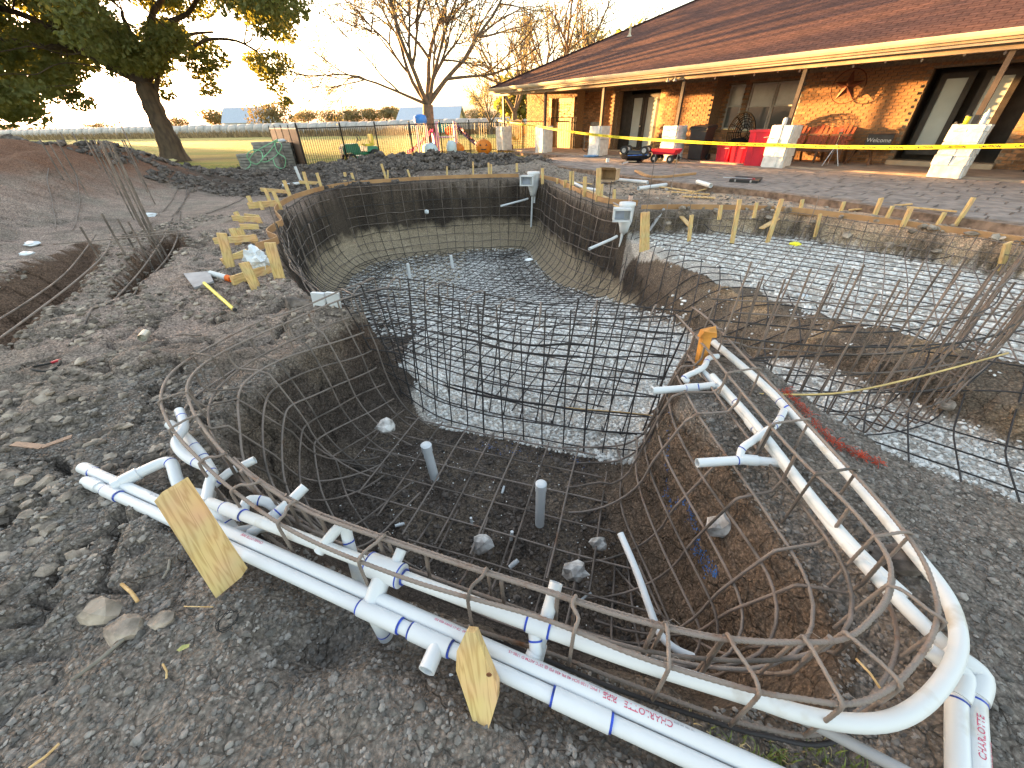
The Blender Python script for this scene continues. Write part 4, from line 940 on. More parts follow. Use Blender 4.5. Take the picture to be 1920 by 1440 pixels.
d=framed('door',-1.02,-.27,WO+.50,.2,2.34,.13,'frame_dark','frosted');d2=framed('door',-.25,.50,WO+.50,.2,2.34,.13,'frame_dark','frosted')
b=MB();b.cyl((-.34,WO+.44,1.15),.03,.03,10,axis='y');mk('handle',b,'gutter',d)
for k in range(4): panel(house,'cedar_board',.53+k*.13,.655+k*.13,WO+.45,.17,2.46,.04,'cedar')
for k in range(4): panel(house,'dark_board',-1.58+k*.135,-1.45+k*.135,WO+.52,.17,2.46,.04,'frame_dark')
d=framed('door',9.52,10.22,WO+.42,.42,2.34,.13,'frame_dark','frosted');d2=framed('door',10.40,11.08,WO+.42,.42,2.34,.13,'frame_dark','frosted')
b=MB();b.cyl((10.30,WO+.34,1.2),.03,.05,10,axis='y');mk('handle',b,'gutter',d)
panel(house,'door_sill',9.3,11.55,WO-.12,.17,.30,.4,'fascia')
panel(house,'door_sill',-1.6,1.05,WO-.05,.155,.22,.3,'fascia')
framed('window',3.42,4.00,WO+.75,1.04,2.44,.05,'frame_white',('blind','glass'),mid=1.77)
framed('window',4.22,5.10,WO+.75,1.0,2.44,.05,'frame_white',('blind','glass'),mid=1.74)
framed('window',5.12,6.00,WO+.75,1.0,2.44,.05,'frame_white',('blind','glass'),mid=1.74)
framed('window',13.5,14.8,WO+.05,.92,2.28,.05,'frame_white',('blind','glass'),mid=1.7)
f=framed('door',-5.72,-4.33,WO+.08,.17,2.38,.16,'cedar',None)
panel(f,'lower_panel',-5.56,-4.49,WO+.06,.3,1.35,.04,'cedar')
k0=0
for i in range(4):
    for j in range(6):
        b=MB();x=-5.42+i*.235;z=1.40+j*.142;b.box((x+.115,WO+.07,z+.07),(.215,.02,.125));mk('pane',b,'curtain',f)
panel(house,'porch_frame',-5.98,-5.80,WO-.03,.17,2.4,.1,'cedar');panel(house,'porch_frame',-4.28,-4.12,WO-.03,.17,2.4,.1,'cedar')
b=MB();b.box((12.4,WO-.25,.8),(.55,.5,1.3));mk('wall_cabinet',b,'frame_dark',house)
# roof
E0=-7.56;EY=-.35;PIT=.43;ZG=2.86;RY=9.2
def uvm(me,fn):
    uv=me.uv_layers.new(name='UVMap')
    for l in me.loops: uv.data[l.index].uv=fn(me.vertices[l.vertex_index].co)
hr=RY-EY
b=MB();b.add([(E0,EY,ZG),(24,EY,ZG),(24,RY,ZG+PIT*hr),(E0+hr,RY,ZG+PIT*hr)],[(0,1,2,3)]);b.add([(E0,EY,ZG-.03),(24,EY,ZG-.03),(24,RY,ZG+PIT*hr-.03),(E0+hr,RY,ZG+PIT*hr-.03)],[(3,2,1,0)])
me=b.mesh('roof');uvm(me,lambda c:(c.x,(c.y-EY)*1.09));rf=mk('roof',me,'shingle',house)
b=MB();b.add([(E0,EY,ZG),(E0+hr,RY,ZG+PIT*hr),(E0,EY+2*hr,ZG)],[(2,1,0)]);b.add([(E0+hr,RY,ZG+PIT*hr),(24,RY,ZG+PIT*hr),(24,EY+2*hr,ZG),(E0,EY+2*hr,ZG)],[(0,1,2,3)])
me=b.mesh('roof');uvm(me,lambda c:(c.y,(c.x-E0)*1.09));mk('roof',me,'shingle',house)
b=MB();b.beam((E0,EY,ZG+.015),(E0+hr,RY,ZG+PIT*hr+.015),.2,.03);mk('hip_cap',b,'shingle',rf)
me=rf.children[0].data;uvm(me,lambda c:(c.x,c.y))
for sx,yy in ((-1.9,3.4),(3.2,6.6)):
    b=MB();z=ZG+PIT*(yy-EY);b.cyl((sx,yy,z-.05),.045,.42,12);b.lathe([(.13,0),(.06,.07),(.05,.12)],12,(sx,yy,z-.02));mk('vent_pipe',b,'gutter',rf)
b=MB()   # K-style gutter, fascia behind it
prof=[(0,0),(-.07,0),(-.105,.05),(-.12,.10),(-.12,.12),(-.10,.12),(0,.12)]
vs=[(x,EY+a,ZG-.13+c) for x in (E0-.02,24) for a,c in prof];n=len(prof)
b.add(vs,[(i,(i+1)%n,n+(i+1)%n,n+i) for i in range(n)]+[tuple(range(n))[::-1]]);mk('gutter',b,'gutter',house)
b=MB();b.box(((E0+24)/2,EY+.015,ZG-.14),(24-E0,.03,.20));b.box((E0+.01,EY+hr,ZG-.12),(.03,2*hr,.18));mk('fascia_board',b,'fascia',house)
b=MB();b.box(((E0+24)/2,EY+.30,ZG-.27),(24-E0,.18,.14));mk('porch_beam',b,'fascia',house)
b=MB();b.box(((E0+24)/2,(EY+WO+1.1)/2,ZG-.19),(24-E0-.1,WO+1.1-EY,.02));b.box((E0+.5,WO+4.2,ZG-.19),(.95,8,.02));mk('soffit',b,'soffit',house)
PS=[-6.86,-3.62,-.12,3.42,7.12,11.03,14.9]
for s in PS: b=MB();b.box((s,.02,(1.15+ZG-.34)/2),(.10,.10,ZG-.34-1.15));mk('post',b,'post',house)
# flood lights on the porch beam
b=MB()
for dx,a in ((-.14,-.6),(.14,.6)):
    b.cyl((3.05+dx,-.2,2.56),.02,.08,8);b.lathe([(.02,0),(.07,-.09),(.066,-.10),(.001,-.06)],12,(3.05+dx,-.2,2.58))
mk('flood_light',b,'frame_white',house)
# porch slab and pavers
M['porch']=mat('porch_concrete',(.34,.255,.19),.85,0,.15,scale=3,bump=.15,bscale=60)
M['paver']=mat('stone_pavers',(.25,.205,.18),.85,0,.15,scale=5,island=.22,bump=.35,bscale=35)
M['joint']=mat('patio_edge',(.22,.15,.11),.95,0,.25,scale=8,bump=.5,bscale=30)
pv=emp('patio','grey brown paved terrace between the pool and the porch','patio');pv['kind']='structure'
b=MB();b.prism([tuple(q) for q in PATIO],-.02,.125);mk('paving_bed',b,'joint',pv)
b=MB();b.m=Matrix.Translation(HO)@Matrix.Rotation(HA,4,'Z');b.box((5.75,1.68,.155),(24.5,3.5,.05));mk('porch_slab',b,'porch',pv)
tiles=[];rnd=random.Random(2)
row=0;off=.12
while off<8.5:
    h_=rnd.choice((.30,.38,.46));s=-6+rnd.uniform(0,.4)
    while s<17:
        w_=rnd.choice((.38,.5,.62));c=hw(s+w_/2,off+h_/2)
        corners=[hw(s+.02,off+.02),hw(s+w_-.02,off+.02),hw(s+w_-.02,off+h_-.02),hw(s+.02,off+h_-.02)]
        tiles.append((s,off,w_,h_,c,corners));s+=w_
    off+=h_
tx=np.array([[q.x,q.y] for T_ in tiles for q in T_[5]]);ok=(sdist(tx[:,0],tx[:,1],PATIO)>.0).reshape(-1,4).all(1)
tiles=[T_ for T_,o in zip(tiles,ok) if o]
tiles.sort(key=lambda T_:T_[4].length)
rest=MB();rest.m=Matrix.Translation(HO)@Matrix.Rotation(HA,4,'Z')
def pav(b,s,off,w_,h_):
    j=lambda:rnd.uniform(-.012,.012);g=.009;zz=.140+rnd.uniform(-.003,.005)
    pts=[(s+g+j(),-off-g+j()),(s+w_/2,-off-g+j()*.6),(s+w_-g+j(),-off-g+j()),(s+w_-g+j(),-off-h_+g+j()),(s+w_/2,-off-h_+g+j()*.6),(s+g+j(),-off-h_+g+j())][::-1]
    cx=sum(p[0] for p in pts)/6;cy=sum(p[1] for p in pts)/6
    top=[(cx+(x-cx)*.965,cy+(y-cy)*.955,zz) for x,y in pts];low=[(x,y,zz-.02) for x,y in pts]
    b.add(low+top,[tuple(range(6,12))]+[(k,(k+1)%6,6+(k+1)%6,6+k) for k in range(6)])
for i,(s,off,w_,h_,c,_) in enumerate(tiles):
    if i<290:
        b=MB();b.m=Matrix.Translation(HO)@Matrix.Rotation(HA,4,'Z');pav(b,s,off,w_,h_);mk('paver',b,'paver',pv)
    else: pav(rest,s,off,w_,h_)
mk('paving',rest,'paver',pv,kind='stuff')
# white stone piers
M['stone']=mat('white_cut_stone',(.66,.65,.62),.85,0,.08,scale=7,island=.04,bump=1.5,bscale=9)
plabs=['white stone pier at the far corner post behind the fence','white stone pier beside the gate end of the metal fence','white stone pier nearest the rocking chair, blue lid at its foot','white stone pier in front of the black wheelie bin','white stone pier between the red bins and the rust coloured bench','white stone pier carrying the yellow cup and the bottle','white stone pier at the right edge outside the post']
rnd=random.Random(6)
for s,lb in zip(PS,plabs):
    root=emp('stone_pier',lb,'pier',hw(s,0.02),HA,'white stone piers under the porch posts')
    z=.15;H_=1.07;w2=.27
    core=MB();core.box((0,0,.15+H_/2),(.46,.46,H_));mk('pier_core',core,'stone',root)
    zz=.15
    while zz<.15+H_-.02:
        h_=min(rnd.choice((.2,.27,.34)),.15+H_-zz)
        if .15+H_-zz-h_<.07:h_=.15+H_-zz
        for side in range(4):
            x=-w2;
            while x<w2-.01:
                w_=min(rnd.choice((.27,.4,.54)),w2-x)
                if w2-x-w_<.1:w_=w2-x
                b=MB();b.m=Matrix.Rotation(side*math.pi/2,4,'Z')
                b.box((x+w_/2,-w2+.012-rnd.uniform(0,.03),zz+h_/2),(w_-.003,.09,h_-.003),jit=.014)
                me=b.mesh('stone');mk('stone',me,'stone',root);x+=w_
        zz+=h_
# caution tape
M['tape']=mat('yellow_tape',(.80,.72,.03),.5,0,.05)
tp=emp('caution_tape','yellow tape with black CAUTION lettering stretched from the fence along the piers','tape')
TPp=[Yp(934,226,25.6),hw(-3.6,.36,1.22),hw(-.1,.42,.93),hw(3.4,.42,.79),hw(7.12,.36,.735),hw(9.1,.36,.735),hw(11.02,.40,.80),hw(13.0,.6,.92),hw(15,.9,1.0)]
TP=[]
for a,c in zip(TPp,TPp[1:]):
    L=(c-a).length;n=max(2,int(L/.12))
    for i in range(n): t_=i/n;TP.append(a.lerp(c,t_)-Vector((0,0,.10*L/4*t_*(1-t_))))
b=MB();vs=[];wd=.085
for i,p in enumerate(TP):
    tw=.25*math.sin(i*.13)+.1*math.sin(i*.37);nrm=Vector((-.8,-.6,0))
    u_=Vector((0,0,1))*math.cos(tw)+nrm*math.sin(tw);vs+=[p-u_*wd/2,p+u_*wd/2]
b.add(vs,[(2*i,2*i+2,2*i+3,2*i+1) for i in range(len(TP)-1)],True);mk('ribbon',b,'tape',tp)
cu=bpy.data.curves.new('ct','FONT');cu.body='CAUTION';cu.size=.078;cu.offset=.002;cu.resolution_u=1;to=bpy.data.objects.new('tmp',cu);COL.objects.link(to);bpy.context.evaluated_depsgraph_get().update()
tme=bpy.data.meshes.new_from_object(to.evaluated_get(bpy.context.evaluated_depsgraph_get()));bpy.data.objects.remove(to)
TV=[v.co.copy() for v in tme.vertices];TF=[tuple(p.vertices) for p in tme.polygons];b=MB()
def tpat(L0):
    L=0
    for i in range(len(TP)-1):
        l=(TP[i+1]-TP[i]).length
        if L+l>=L0:
            k=(L0-L)/l;tw=.25*math.sin((i+k)*.13)+.1*math.sin((i+k)*.37);nrm=Vector((-.8,-.6,0));return TP[i].lerp(TP[i+1],k),(TP[i+1]-TP[i]).normalized(),Vector((0,0,1))*math.cos(tw)+nrm*math.sin(tw)
        L+=l
    return None
Ls=1.0;tot=sum((c-a).length for a,c in zip(TP,TP[1:]))
while Ls<tot-.5:
    vs=[]
    for v in TV:
        q=tpat(Ls+v.x);p,d,u_=q;nn=d.cross(u_);nn=nn if nn.dot(Vector((-.8,-.6,0)))>0 else -nn
        vs.append(p+u_*(v.y-.028)+nn*.003)
    b.add(vs,TF);Ls+=.55
mk('lettering',b,'rebar_dark',tp,kind='stuff')
# string lights
sl_=emp('string_lights','string of small clear bulbs hanging under the porch eave','string lights')
M['wire']=mat('black_wire',(.02,.02,.02),.6);m,t,b=newmat('bulb_glass');b.inputs['Base Color'].default_value=(.85,.83,.78,1);b.inputs['Roughness'].default_value=.1;M['bulb']=m
BS=[3.53,3.94,4.6,5.25,5.95,6.57,7.25,7.91,8.61,9.35,10.11,10.79,11.5]
BP=[hw(s,-1.0,2.60-(.04 if i%2 else 0)) for i,s in enumerate(BS)]
b=MB();b.tube(catmull([p+Vector((0,0,.06-(0 if i%2 else .02))) for i,p in enumerate(BP)],6),.006,5);mk('cable',b,'wire',sl_)
for p in BP:
    b=MB();b.lathe([(.001,-.055),(.022,-.035),(.028,-.01),(.014,.02),(.012,.05)],10,p);mk('bulb',b,'bulb',sl_)
# ---------------------------------------------------------------- things on the terrace
def at_house(name,lb,cat,s,off,z=ZF,dr=0,group=None): return emp(name,lb,cat,hw(s,off,z),HA+dr,group)
# metal star
M['rustmetal']=mat('rusty_star_metal',(.20,.065,.03),.55,.3,scale=9,col2=(.09,.03,.02));
r=at_house('wall_star','rusty five pointed metal star in a ring on the brick wall','wall star',7.55,-2.36,2.15)
b=MB();ps=[]
for i in range(10):
    a=math.pi/2+i*math.pi/5;rr=.40 if i%2==0 else .155;ps.append((rr*math.cos(a),-.01,rr*math.sin(a)))
b.add(ps+[(0,-.10,0)],[(i,(i+1)%10,10) for i in range(10)]);mk('star',b,'rustmetal',r)
b=MB();P=[Vector((.43*math.cos(a),-.02,.43*math.sin(a))) for a in np.linspace(0,2*math.pi,49)];b.tube(P,.012,6);mk('ring',b,'rustmetal',r)
# bench
M['redwood']=mat('red_stained_wood',(.36,.075,.025),.55,0,scale=3,col2=(.25,.05,.02),stretch=(9,9,1));M['brownwood']=mat('brown_wood',(.15,.075,.04),.65,0,.2,scale=5)
r=at_house('garden_bench','red stained wooden bench with three rounded slatted backs','bench',7.35,-1.75,.18)
for k in range(3):
    cx=-.62+k*.62
    back=emp('back_section',None,None);del back
    for j in range(5):
        x=cx-.22+j*.11;hh=.50+.10*(1-abs(j-2)/2.4);b=MB();b.beam((x,.16,.42),(x*1.0+(j-2)*.012,.36,.42+hh),.095,.02);mk('back_slat',b,'redwood',r)
    b=MB();b.beam((cx-.27,.27,.74),(cx+.27,.27,.74),.06,.025,(0,1,0));mk('back_rail',b,'brownwood',r)
for j in range(5): b=MB();b.box((0,-.33+j*.11,.40),(1.86,.095,.025));mk('seat_slat',b,'redwood',r)
b=MB();b.box((0,-.38,.36),(1.86,.025,.09));mk('front_rail',b,'brownwood',r)
for sx in(-.93,-.31,.31,.93):
    b=MB();b.beam((sx,-.36,0),(sx,-.34,.40),.06,.05);mk('leg',b,'brownwood',r);b=MB();b.beam((sx,.34,0),(sx,.12,.42),.06,.05);mk('leg',b,'brownwood',r)
for sx in(-.95,.95):
    b=MB();b.box((sx,-.12,.62),(.11,.62,.03));b.beam((sx,-.36,.4),(sx,-.34,.61),.05,.04);mk('armrest',b,'redwood',r)
# side table and sign
r=at_house('side_table','low brown wooden side table beside the bench','table',8.75,-1.75,.18)
b=MB();b.box((0,0,.42),(.75,.4,.04));mk('tabletop',b,'brownwood',r)
for sx in(-.3,.3):
    b=MB();b.beam((sx,-.17,0),(sx*.6,.17,.4),.05,.03);mk('leg',b,'brownwood',r);b=MB();b.beam((sx,.17,0),(sx*.6,-.17,.4),.05,.03);mk('leg',b,'brownwood',r)
r=at_house('welcome_sign','small blackboard sign lettered Welcome leaning behind the side table','sign',8.95,-2.05,.62)
b=MB();b.box((0,.02,.17),(.62,.03,.34),rot=Matrix.Rotation(-.12,3,'X'));mk('board',b,'frame_dark',r)
b=MB();
for q in ((0,.345,.64,.03),(0,-.0,.64,.03)): b.box((q[0],.0,q[1]),(q[2],.05,q[3]))
mk('sign_frame',b,'brownwood',r)
cu=bpy.data.curves.new('wl','FONT');cu.body='Welcome';cu.size=.15;cu.align_x='CENTER';to=bpy.data.objects.new('tmp',cu);COL.objects.link(to);bpy.context.evaluated_depsgraph_get().update()
me=bpy.data.meshes.new_from_object(to.evaluated_get(bpy.context.evaluated_depsgraph_get()));bpy.data.objects.remove(to)
for v in me.vertices: v.co=Vector((v.co.x,-.012-.0*v.co.y,v.co.y+.13))
me.materials.clear();me.materials.append(M['stone']);o=bpy.data.objects.new('lettering',me);COL.objects.link(o);o.parent=r;o.location=(0,-.012,0)
# tripod
M['alu']=mat('aluminium',(.55,.56,.58),.35,.8,.05)
r=at_house('tripod','silver camera tripod standing in front of the bench','tripod',8.25,-.95,.18)
for a in (-1.9,-.3,2.0):
    b=MB();b.tube([(0,0,.56),(.28*math.cos(a),.28*math.sin(a),0)],.011,8);mk('leg',b,'alu',r)
b=MB();b.cyl((0,0,.5),.018,.3,8);b.tube([(.0,0,.78),(.16,.02,.7)],.008,6);mk('centre_post',b,'wire',r)
b=MB();b.box((0,0,.83),(.09,.07,.07));mk('head',b,'wire',r);b=MB();b.box((.0,-.02,.9),(.07,.04,.06));mk('red_plate',b,mat('red_plastic_small',(.4,.05,.05),.4),r)
# wheelie bin
M['binblack']=mat('black_plastic',(.022,.022,.024),.45,0,.1)
r=at_house('wheelie_bin','tall black plastic wheelie bin beside a white stone pier','bin',4.35,-.25,ZF)
b=MB();b.add([(x*k,y*k,z) for z,k in((.06,.235),(1.0,.30)) for x,y in((-1,-1),(1,-1),(1,1),(-1,1))],[(0,3,2,1),(0,1,5,4),(1,2,6,5),(2,3,7,6),(3,0,4,7),(4,5,6,7)]);b.box((0,0,.97),(.66,.64,.05));mk('body',b,'binblack',r)
b=MB();b.add([(-.34,-.36,1.0),(.34,-.36,1.0),(.34,.36,1.0),(-.34,.36,1.0),(-.3,-.3,1.05),(.3,-.3,1.05),(.3,.3,1.09),(-.3,.3,1.09)],[(0,3,2,1),(4,5,6,7),(0,1,5,4),(1,2,6,5),(2,3,7,6),(3,0,4,7)]);b.tube([(-.25,.4,1.02),(.25,.4,1.02)],.018,8);mk('lid',b,'binblack',r)
for sx in(-.27,.27): b=MB();b.cyl((sx-.025,.24,.11),.11,.05,16,axis='x');mk('wheel',b,'binblack',r)
# red bins
M['redplastic']=mat('red_plastic',(.50,.012,.035),.35,0,.08,scale=3,spec=.6)
def redbin(s,off,w_,d_,h_,tl,lb):
    r=at_house('storage_bin',lb,'storage bin',s,off,ZF,tl,'red plastic bins')
    b=MB();k=.84;b.add([(x*w_/2*q,y*d_/2*q,z) for z,q in((0,k),(h_,1)) for x,y in((-1,-1),(1,-1),(1,1),(-1,1))],[(0,3,2,1),(0,1,5,4),(1,2,6,5),(2,3,7,6),(3,0,4,7)]);b.add([(x*w_/2*.96,y*d_/2*.96,h_-.03) for x,y in((-1,-1),(1,-1),(1,1),(-1,1))],[(0,1,2,3)])
    for a in(-.25,.25): b.beam((a*w_*k,-d_/2*k-.004,.02),(a*w_,-d_/2-.004,h_-.05),.03,.02,(0,1,0))
    mk('tub',b,'redplastic',r);b=MB();b.box((0,-d_/2-.012,h_-.02),(w_+.05,.03,.05));b.box((0,d_/2+.012,h_-.02),(w_+.05,.03,.05));b.box((-w_/2-.012,0,h_-.02),(.03,d_+.02,.05));b.box((w_/2+.012,0,h_-.02),(.03,d_+.02,.05));mk('rim',b,'redplastic',r)
    b=MB();b.tube([(w_/2+.03,-.09,h_*.8),(w_/2+.06,-.05,h_*.78),(w_/2+.06,.05,h_*.78),(w_/2+.03,.09,h_*.8)],.012,6);b.tube([(.06-.0,-d_/2-.03,h_*.8),(.2,-d_/2-.035,h_*.82)],.012,6);mk('handle',b,'frame_white',r)
    return r
redbin(6.50,-.05,.70,.58,.95,.25,'large open red bin, nearest the white pier');redbin(5.83,-.30,.50,.52,.56,.1,'middle of the three red bins, low and closed');redbin(5.28,-.40,.46,.50,.53,.0,'left low red bin next to the wheelie bin')
# round wicker egg chair
M['wicker']=mat('black_wicker',(.012,.011,.012),.9,spec=.1)
r=at_house('egg_chair','round black wicker chair standing in front of the window','chair',4.95,-1.7,.18)
b=MB()
for k in range(9):
    rr=.55*math.cos(k*.17-.05);y=.30*math.sin(k*.17)
    b.tube([Vector((rr*math.cos(a)*.86,y+.0,.78+rr*math.sin(a)*1.12)) for a in np.linspace(0,2*math.pi,33)],.014,5,cap=False)
for k in range(14):
    a=k*math.pi/14*2;b.tube([Vector((.55*math.cos(q*.17)*math.cos(a)*.86,.30*math.sin(q*.17),.78+.55*math.cos(q*.17)*math.sin(a)*1.12)) for q in range(9)],.012,5)
mk('wicker_shell',b,'wicker',r,kind='stuff')
b=MB();b.smooth=True;b.blob((0,.05,.48),(.38,.22,.16),3,2,.12);mk('cushion',b,'wicker',r)
b=MB();b.lathe([(.35,0),(.35,.03),(.05,.05),(.04,.18)],20);mk('base',b,'wicker',r)
# rocking chair near the left door
r=at_house('rocking_chair','grey wooden rocking chair against the shaded brick wall','chair',-1.75,-1.3,.17,.3)
M['greywood']=mat('weathered_wood',(.20,.18,.15),.8,0,.2,scale=6)
for k in range(7): b=MB();b.beam((-.21+k*.07,.2,.45),(-.21+k*.07,.32,1.08),.035,.015);mk('back_slat',b,'greywood',r)
b=MB();b.box((0,.33,1.12),(.52,.03,.12),jit=.01);mk('head_rail',b,'greywood',r)
b=MB();b.box((0,0,.43),(.52,.46,.03));mk('seat',b,'greywood',r)
for sx in(-.25,.25):
    b=MB();b.beam((sx,-.2,.03),(sx,-.2,.65),.035,.035);mk('leg',b,'greywood',r);b=MB();b.beam((sx,.2,.03),(sx,.3,.95),.035,.035);mk('leg',b,'greywood',r)
    b=MB();b.tube([Vector((sx,-.4+q*.1,.05+.12*(abs(q-4)/4)**2-.03)) for q in range(9)],.018,6);mk('rocker',b,'greywood',r);b=MB();b.box((sx,.02,.66),(.06,.5,.02));mk('armrest',b,'greywood',r)
# overturned toy car
M['toyblack']=mat('toy_black',(.012,.013,.018),.25,0,.05,spec=.6);M['tyre']=mat('tyre_plastic',(.02,.02,.02),.6);M['chrome']=mat('silver_hub',(.5,.5,.52),.3,.6);M['toyblue']=mat('toy_blue',(.05,.16,.55),.4)
g=G(1190,304,.15);r=emp('toy_car','black ride on toy car lying upside down on the pavers','toy car',(g.x,g.y,.15),HA+.35)
b=MB();b.smooth=True
secs=[(-.55,.16,.20,.30),(-.42,.24,.10,.36),(-.15,.25,.06,.37),(.15,.25,.06,.37),(.40,.24,.10,.35),(.55,.17,.18,.30)];vs=[]
for x,hy,z0,z1 in secs: vs+=[(x,-hy,z1),(x,-hy*1.04,(z0+z1)/2+.03),(x,-hy*.75,z0),(x,hy*.75,z0),(x,hy*1.04,(z0+z1)/2+.03),(x,hy,z1)]
b.add(vs,[(i*6+k,i*6+(k+1)%6,(i+1)*6+(k+1)%6,(i+1)*6+k) for i in range(5) for k in range(6)]+[tuple(range(6))[::-1],tuple(range(30,36))]);mk('body',b,'toyblack',r)
b=MB();b.box((.0,0,.03),(.42,.36,.07),taper=1.25);mk('windscreen_frame',b,'toyblack',r)
for x in(-.36,.36):
    for y in(-.25,.25):
        b=MB();b.cyl((x,y-.05,.38),.135,.10,20,axis='y');w_=mk('wheel',b,'tyre',r)
        b=MB();b.cyl((x,y-.056,.38),.075,.112,10,axis='y')
        for q in range(5): a=q*1.2566;b.box((x+.05*math.cos(a),y,.38+.05*math.sin(a)),(.02,.118,.02))
        mk('rim',b,'chrome',w_)
b=MB();b.beam((-.2,-.268,.22),(.48,-.268,.26),.02,.012,(0,1,0));mk('stripe',b,'toyblue',r);b=MB();b.box((.5,-.16,.24),(.06,.1,.05));mk('headlight',b,'chrome',r)
b=MB();b.beam((-.3,-.34,.04),(.15,-.30,.05),.10,.03);mk('loose_panel',b,'fascia',r)
# red wagon
g=G(1243,305,.15);r=emp('toy_wagon','small red metal pull wagon standing by the wheelie bin','wagon',(g.x+.05,g.y,.15),HA+.1)
b=MB();b.add([(x*k*.42,y*k*.24,z) for z,k in((.26,.92),(.42,1.08)) for x,y in((-1,-1),(1,-1),(1,1),(-1,1))],[(0,3,2,1),(0,1,5,4),(1,2,6,5),(2,3,7,6),(3,0,4,7)]);b.add([(x*.39,y*.22,.275) for x,y in((-1,-1),(1,-1),(1,1),(-1,1))],[(0,1,2,3)]);mk('tray',b,'redplastic',r)
for x in(-.3,.3):
    for y in(-.22,.22):
        b=MB();b.cyl((x,y-.03,.13),.125,.06,18,axis='y');w_=mk('wheel',b,'tyre',r);b=MB();b.cyl((x,y-.034,.13),.05,.068,12,axis='y');mk('rim',b,'chrome',w_)
    b=MB();b.box((x,0,.18),(.03,.40,.12));mk('axle_bracket',b,'wire',r)
b=MB();b.tube([(.42,0,.2),(.75,-.05,.15),(.95,-.08,.08)],.01,6);mk('handle',b,'wire',r)
# tool case
g=G(1395,341,.15);r=emp('tool_case','open black plastic tool case lying on the pavers','tool case',(g.x,g.y,.145),HA+.25)
b=MB();b.box((0,0,.03),(.62,.26,.06));mk('case_base',b,'binblack',r);b=MB();b.box((.02,.26,.05),(.60,.24,.05),rot=Matrix.Rotation(.12,3,'X'));mk('case_lid',b,'binblack',r)
for x in(-.18,.16): b=MB();b.box((x,-.135,.04),(.035,.012,.05));mk('latch',b,'chrome',r)
b=MB();b.tube([(-.5,.02,.075),(.15,.06,.075)],.009,6);mk('rod',b,'alu',r);b=MB();b.box((.12,.1,.07),(.16,.05,.02));mk('red_tool',b,'redplastic',r)
# cardboard box
M['card']=mat('cardboard',(.42,.29,.17),.85,0,.1,scale=8);g=G(1143,337,.10)
r=emp('cardboard_box','open cardboard box lying on its side at the paver edge','box',(g.x,g.y,.10),-.55)
w_,d_,h_=.42,.34,.26;b=MB();b.box((0,0,.006),(w_,d_,.008));b.box((0,0,h_),(w_,d_,.008));b.box((0,d_/2,h_/2),(w_,.008,h_));b.box((-w_/2,0,h_/2),(.008,d_,h_));b.box((w_/2,0,h_/2),(.008,d_,h_-.02));mk('carton',b,'card',r)
b=MB();b.beam((0,-d_/2,h_),(0,-d_/2-.12,h_+.06),w_,.006,(0,0,1));b.beam((0,-d_/2,.006),(0,-d_/2-.15,-.01),w_,.006);mk('flap',b,'card',r)
# cup and bottle on the right pier, white jug on the middle pier
r=emp('yellow_cup','yellow plastic cup standing on the right white pier','cup',hw(10.9,.05,1.22));b=MB();b.lathe([(.0,0),(.04,0),(.05,.17),(.045,.17),(.036,.02),(.0,.02)],18);mk('cup_body',b,'tape',r);b=MB();b.lathe([(.052,.15),(.054,.18),(.0,.182)],18);mk('dark_rim',b,'binblack',r)
M['clearplast']=mat('clear_bottle',(.55,.6,.66),.15,0,.05,spec=.8)
r=emp('water_bottle','clear plastic bottle beside the yellow cup','bottle',hw(11.17,.0,1.22));b=MB();b.lathe([(.0,0),(.055,0),(.058,.05),(.05,.09),(.058,.14),(.055,.19),(.02,.24),(.02,.27),(.0,.27)],18);mk('bottle_body',b,'clearplast',r);b=MB();b.cyl((0,0,.262),.024,.025,12);mk('bottle_cap',b,'frame_white',r)
r=emp('white_container','white plastic container on top of the middle pier','container',hw(7.02,.02,1.22));b=MB();b.lathe([(.0,0),(.06,0),(.06,.16),(.03,.19),(.0,.19)],18);mk('container_body',b,'pvc',r)
g=G(1112,293,.14);b=MB();b.lathe([(0,.0),(.30,.0),(.32,.03),(.30,.05),(0,.045)],24);mk('blue_disc',b,mat('blue_plastic',(.10,.24,.45),.5),None,'flat blue plastic lid lying at the foot of a white pier','lid',loc=(g.x-.15,g.y-.3,.15))
g=G(1139,304,.14);b=MB();b.box((0,0,.06),(.10,.07,.12));mk('white_carton',b,'pvc',None,'small white carton in front of the overturned toy car','carton',loc=(g.x,g.y,.14))
# ================================================================ FORMWORK
random.seed(21)
def ribbon(name,pts,z,h,th,m,lb,cat='form board'):
    P=catmull([Vector((x,y,z)) if len((x,y))==2 else None for x,y in pts],8);b=MB();vs=[];N=inward(P,(0,0));n=len(P)
    for p,q in zip(P,N):
        for o,zz in((-th/2,0),(th/2,0),(th/2,h),(-th/2,h)): vs.append((p.x+q.x*o,p.y+q.y*o,p.z+zz))
    b.add(vs,[(i*4+k,i*4+(k+1)%4,(i+1)*4+(k+1)%4,(i+1)*4+k) for i in range(n-1) for k in range(4)]+[(3,2,1,0),(n*4-4,n*4-3,n*4-2,n*4-1)]);return mk(name,b,m,None,lb,cat)
r1=[(-3.62,5.72),(-3.50,6.1),(-3.88,6.55),(-4.02,7.1),(-4.10,7.5),(-4.85,8.8),(-5.15,10.6),(-4.65,12.4),(-2.7,13.38),(-1,13.62),(.35,13.58)]
ribbon('form_board',r1,.02,.10,.02,'formboard','long brown flexible form board curving round the far rim of the deep end')
r2=[(1.0,13.2),(1.42,12.2),(1.50,11.6),(1.70,10.3),(1.86,9.4),(2.1,8.75),(2.62,8.45)]
ribbon('form_board',r2,.02,.10,.02,'formboard','curved form board between the two white skimmers')
r3=[(2.62,8.18),(3.3,8.16),(4.1,8.02),(5.0,7.75),(5.5,7.35),(6.22,6.38),(6.9,5.28),(7.5,4.1),(8.0,2.8)]
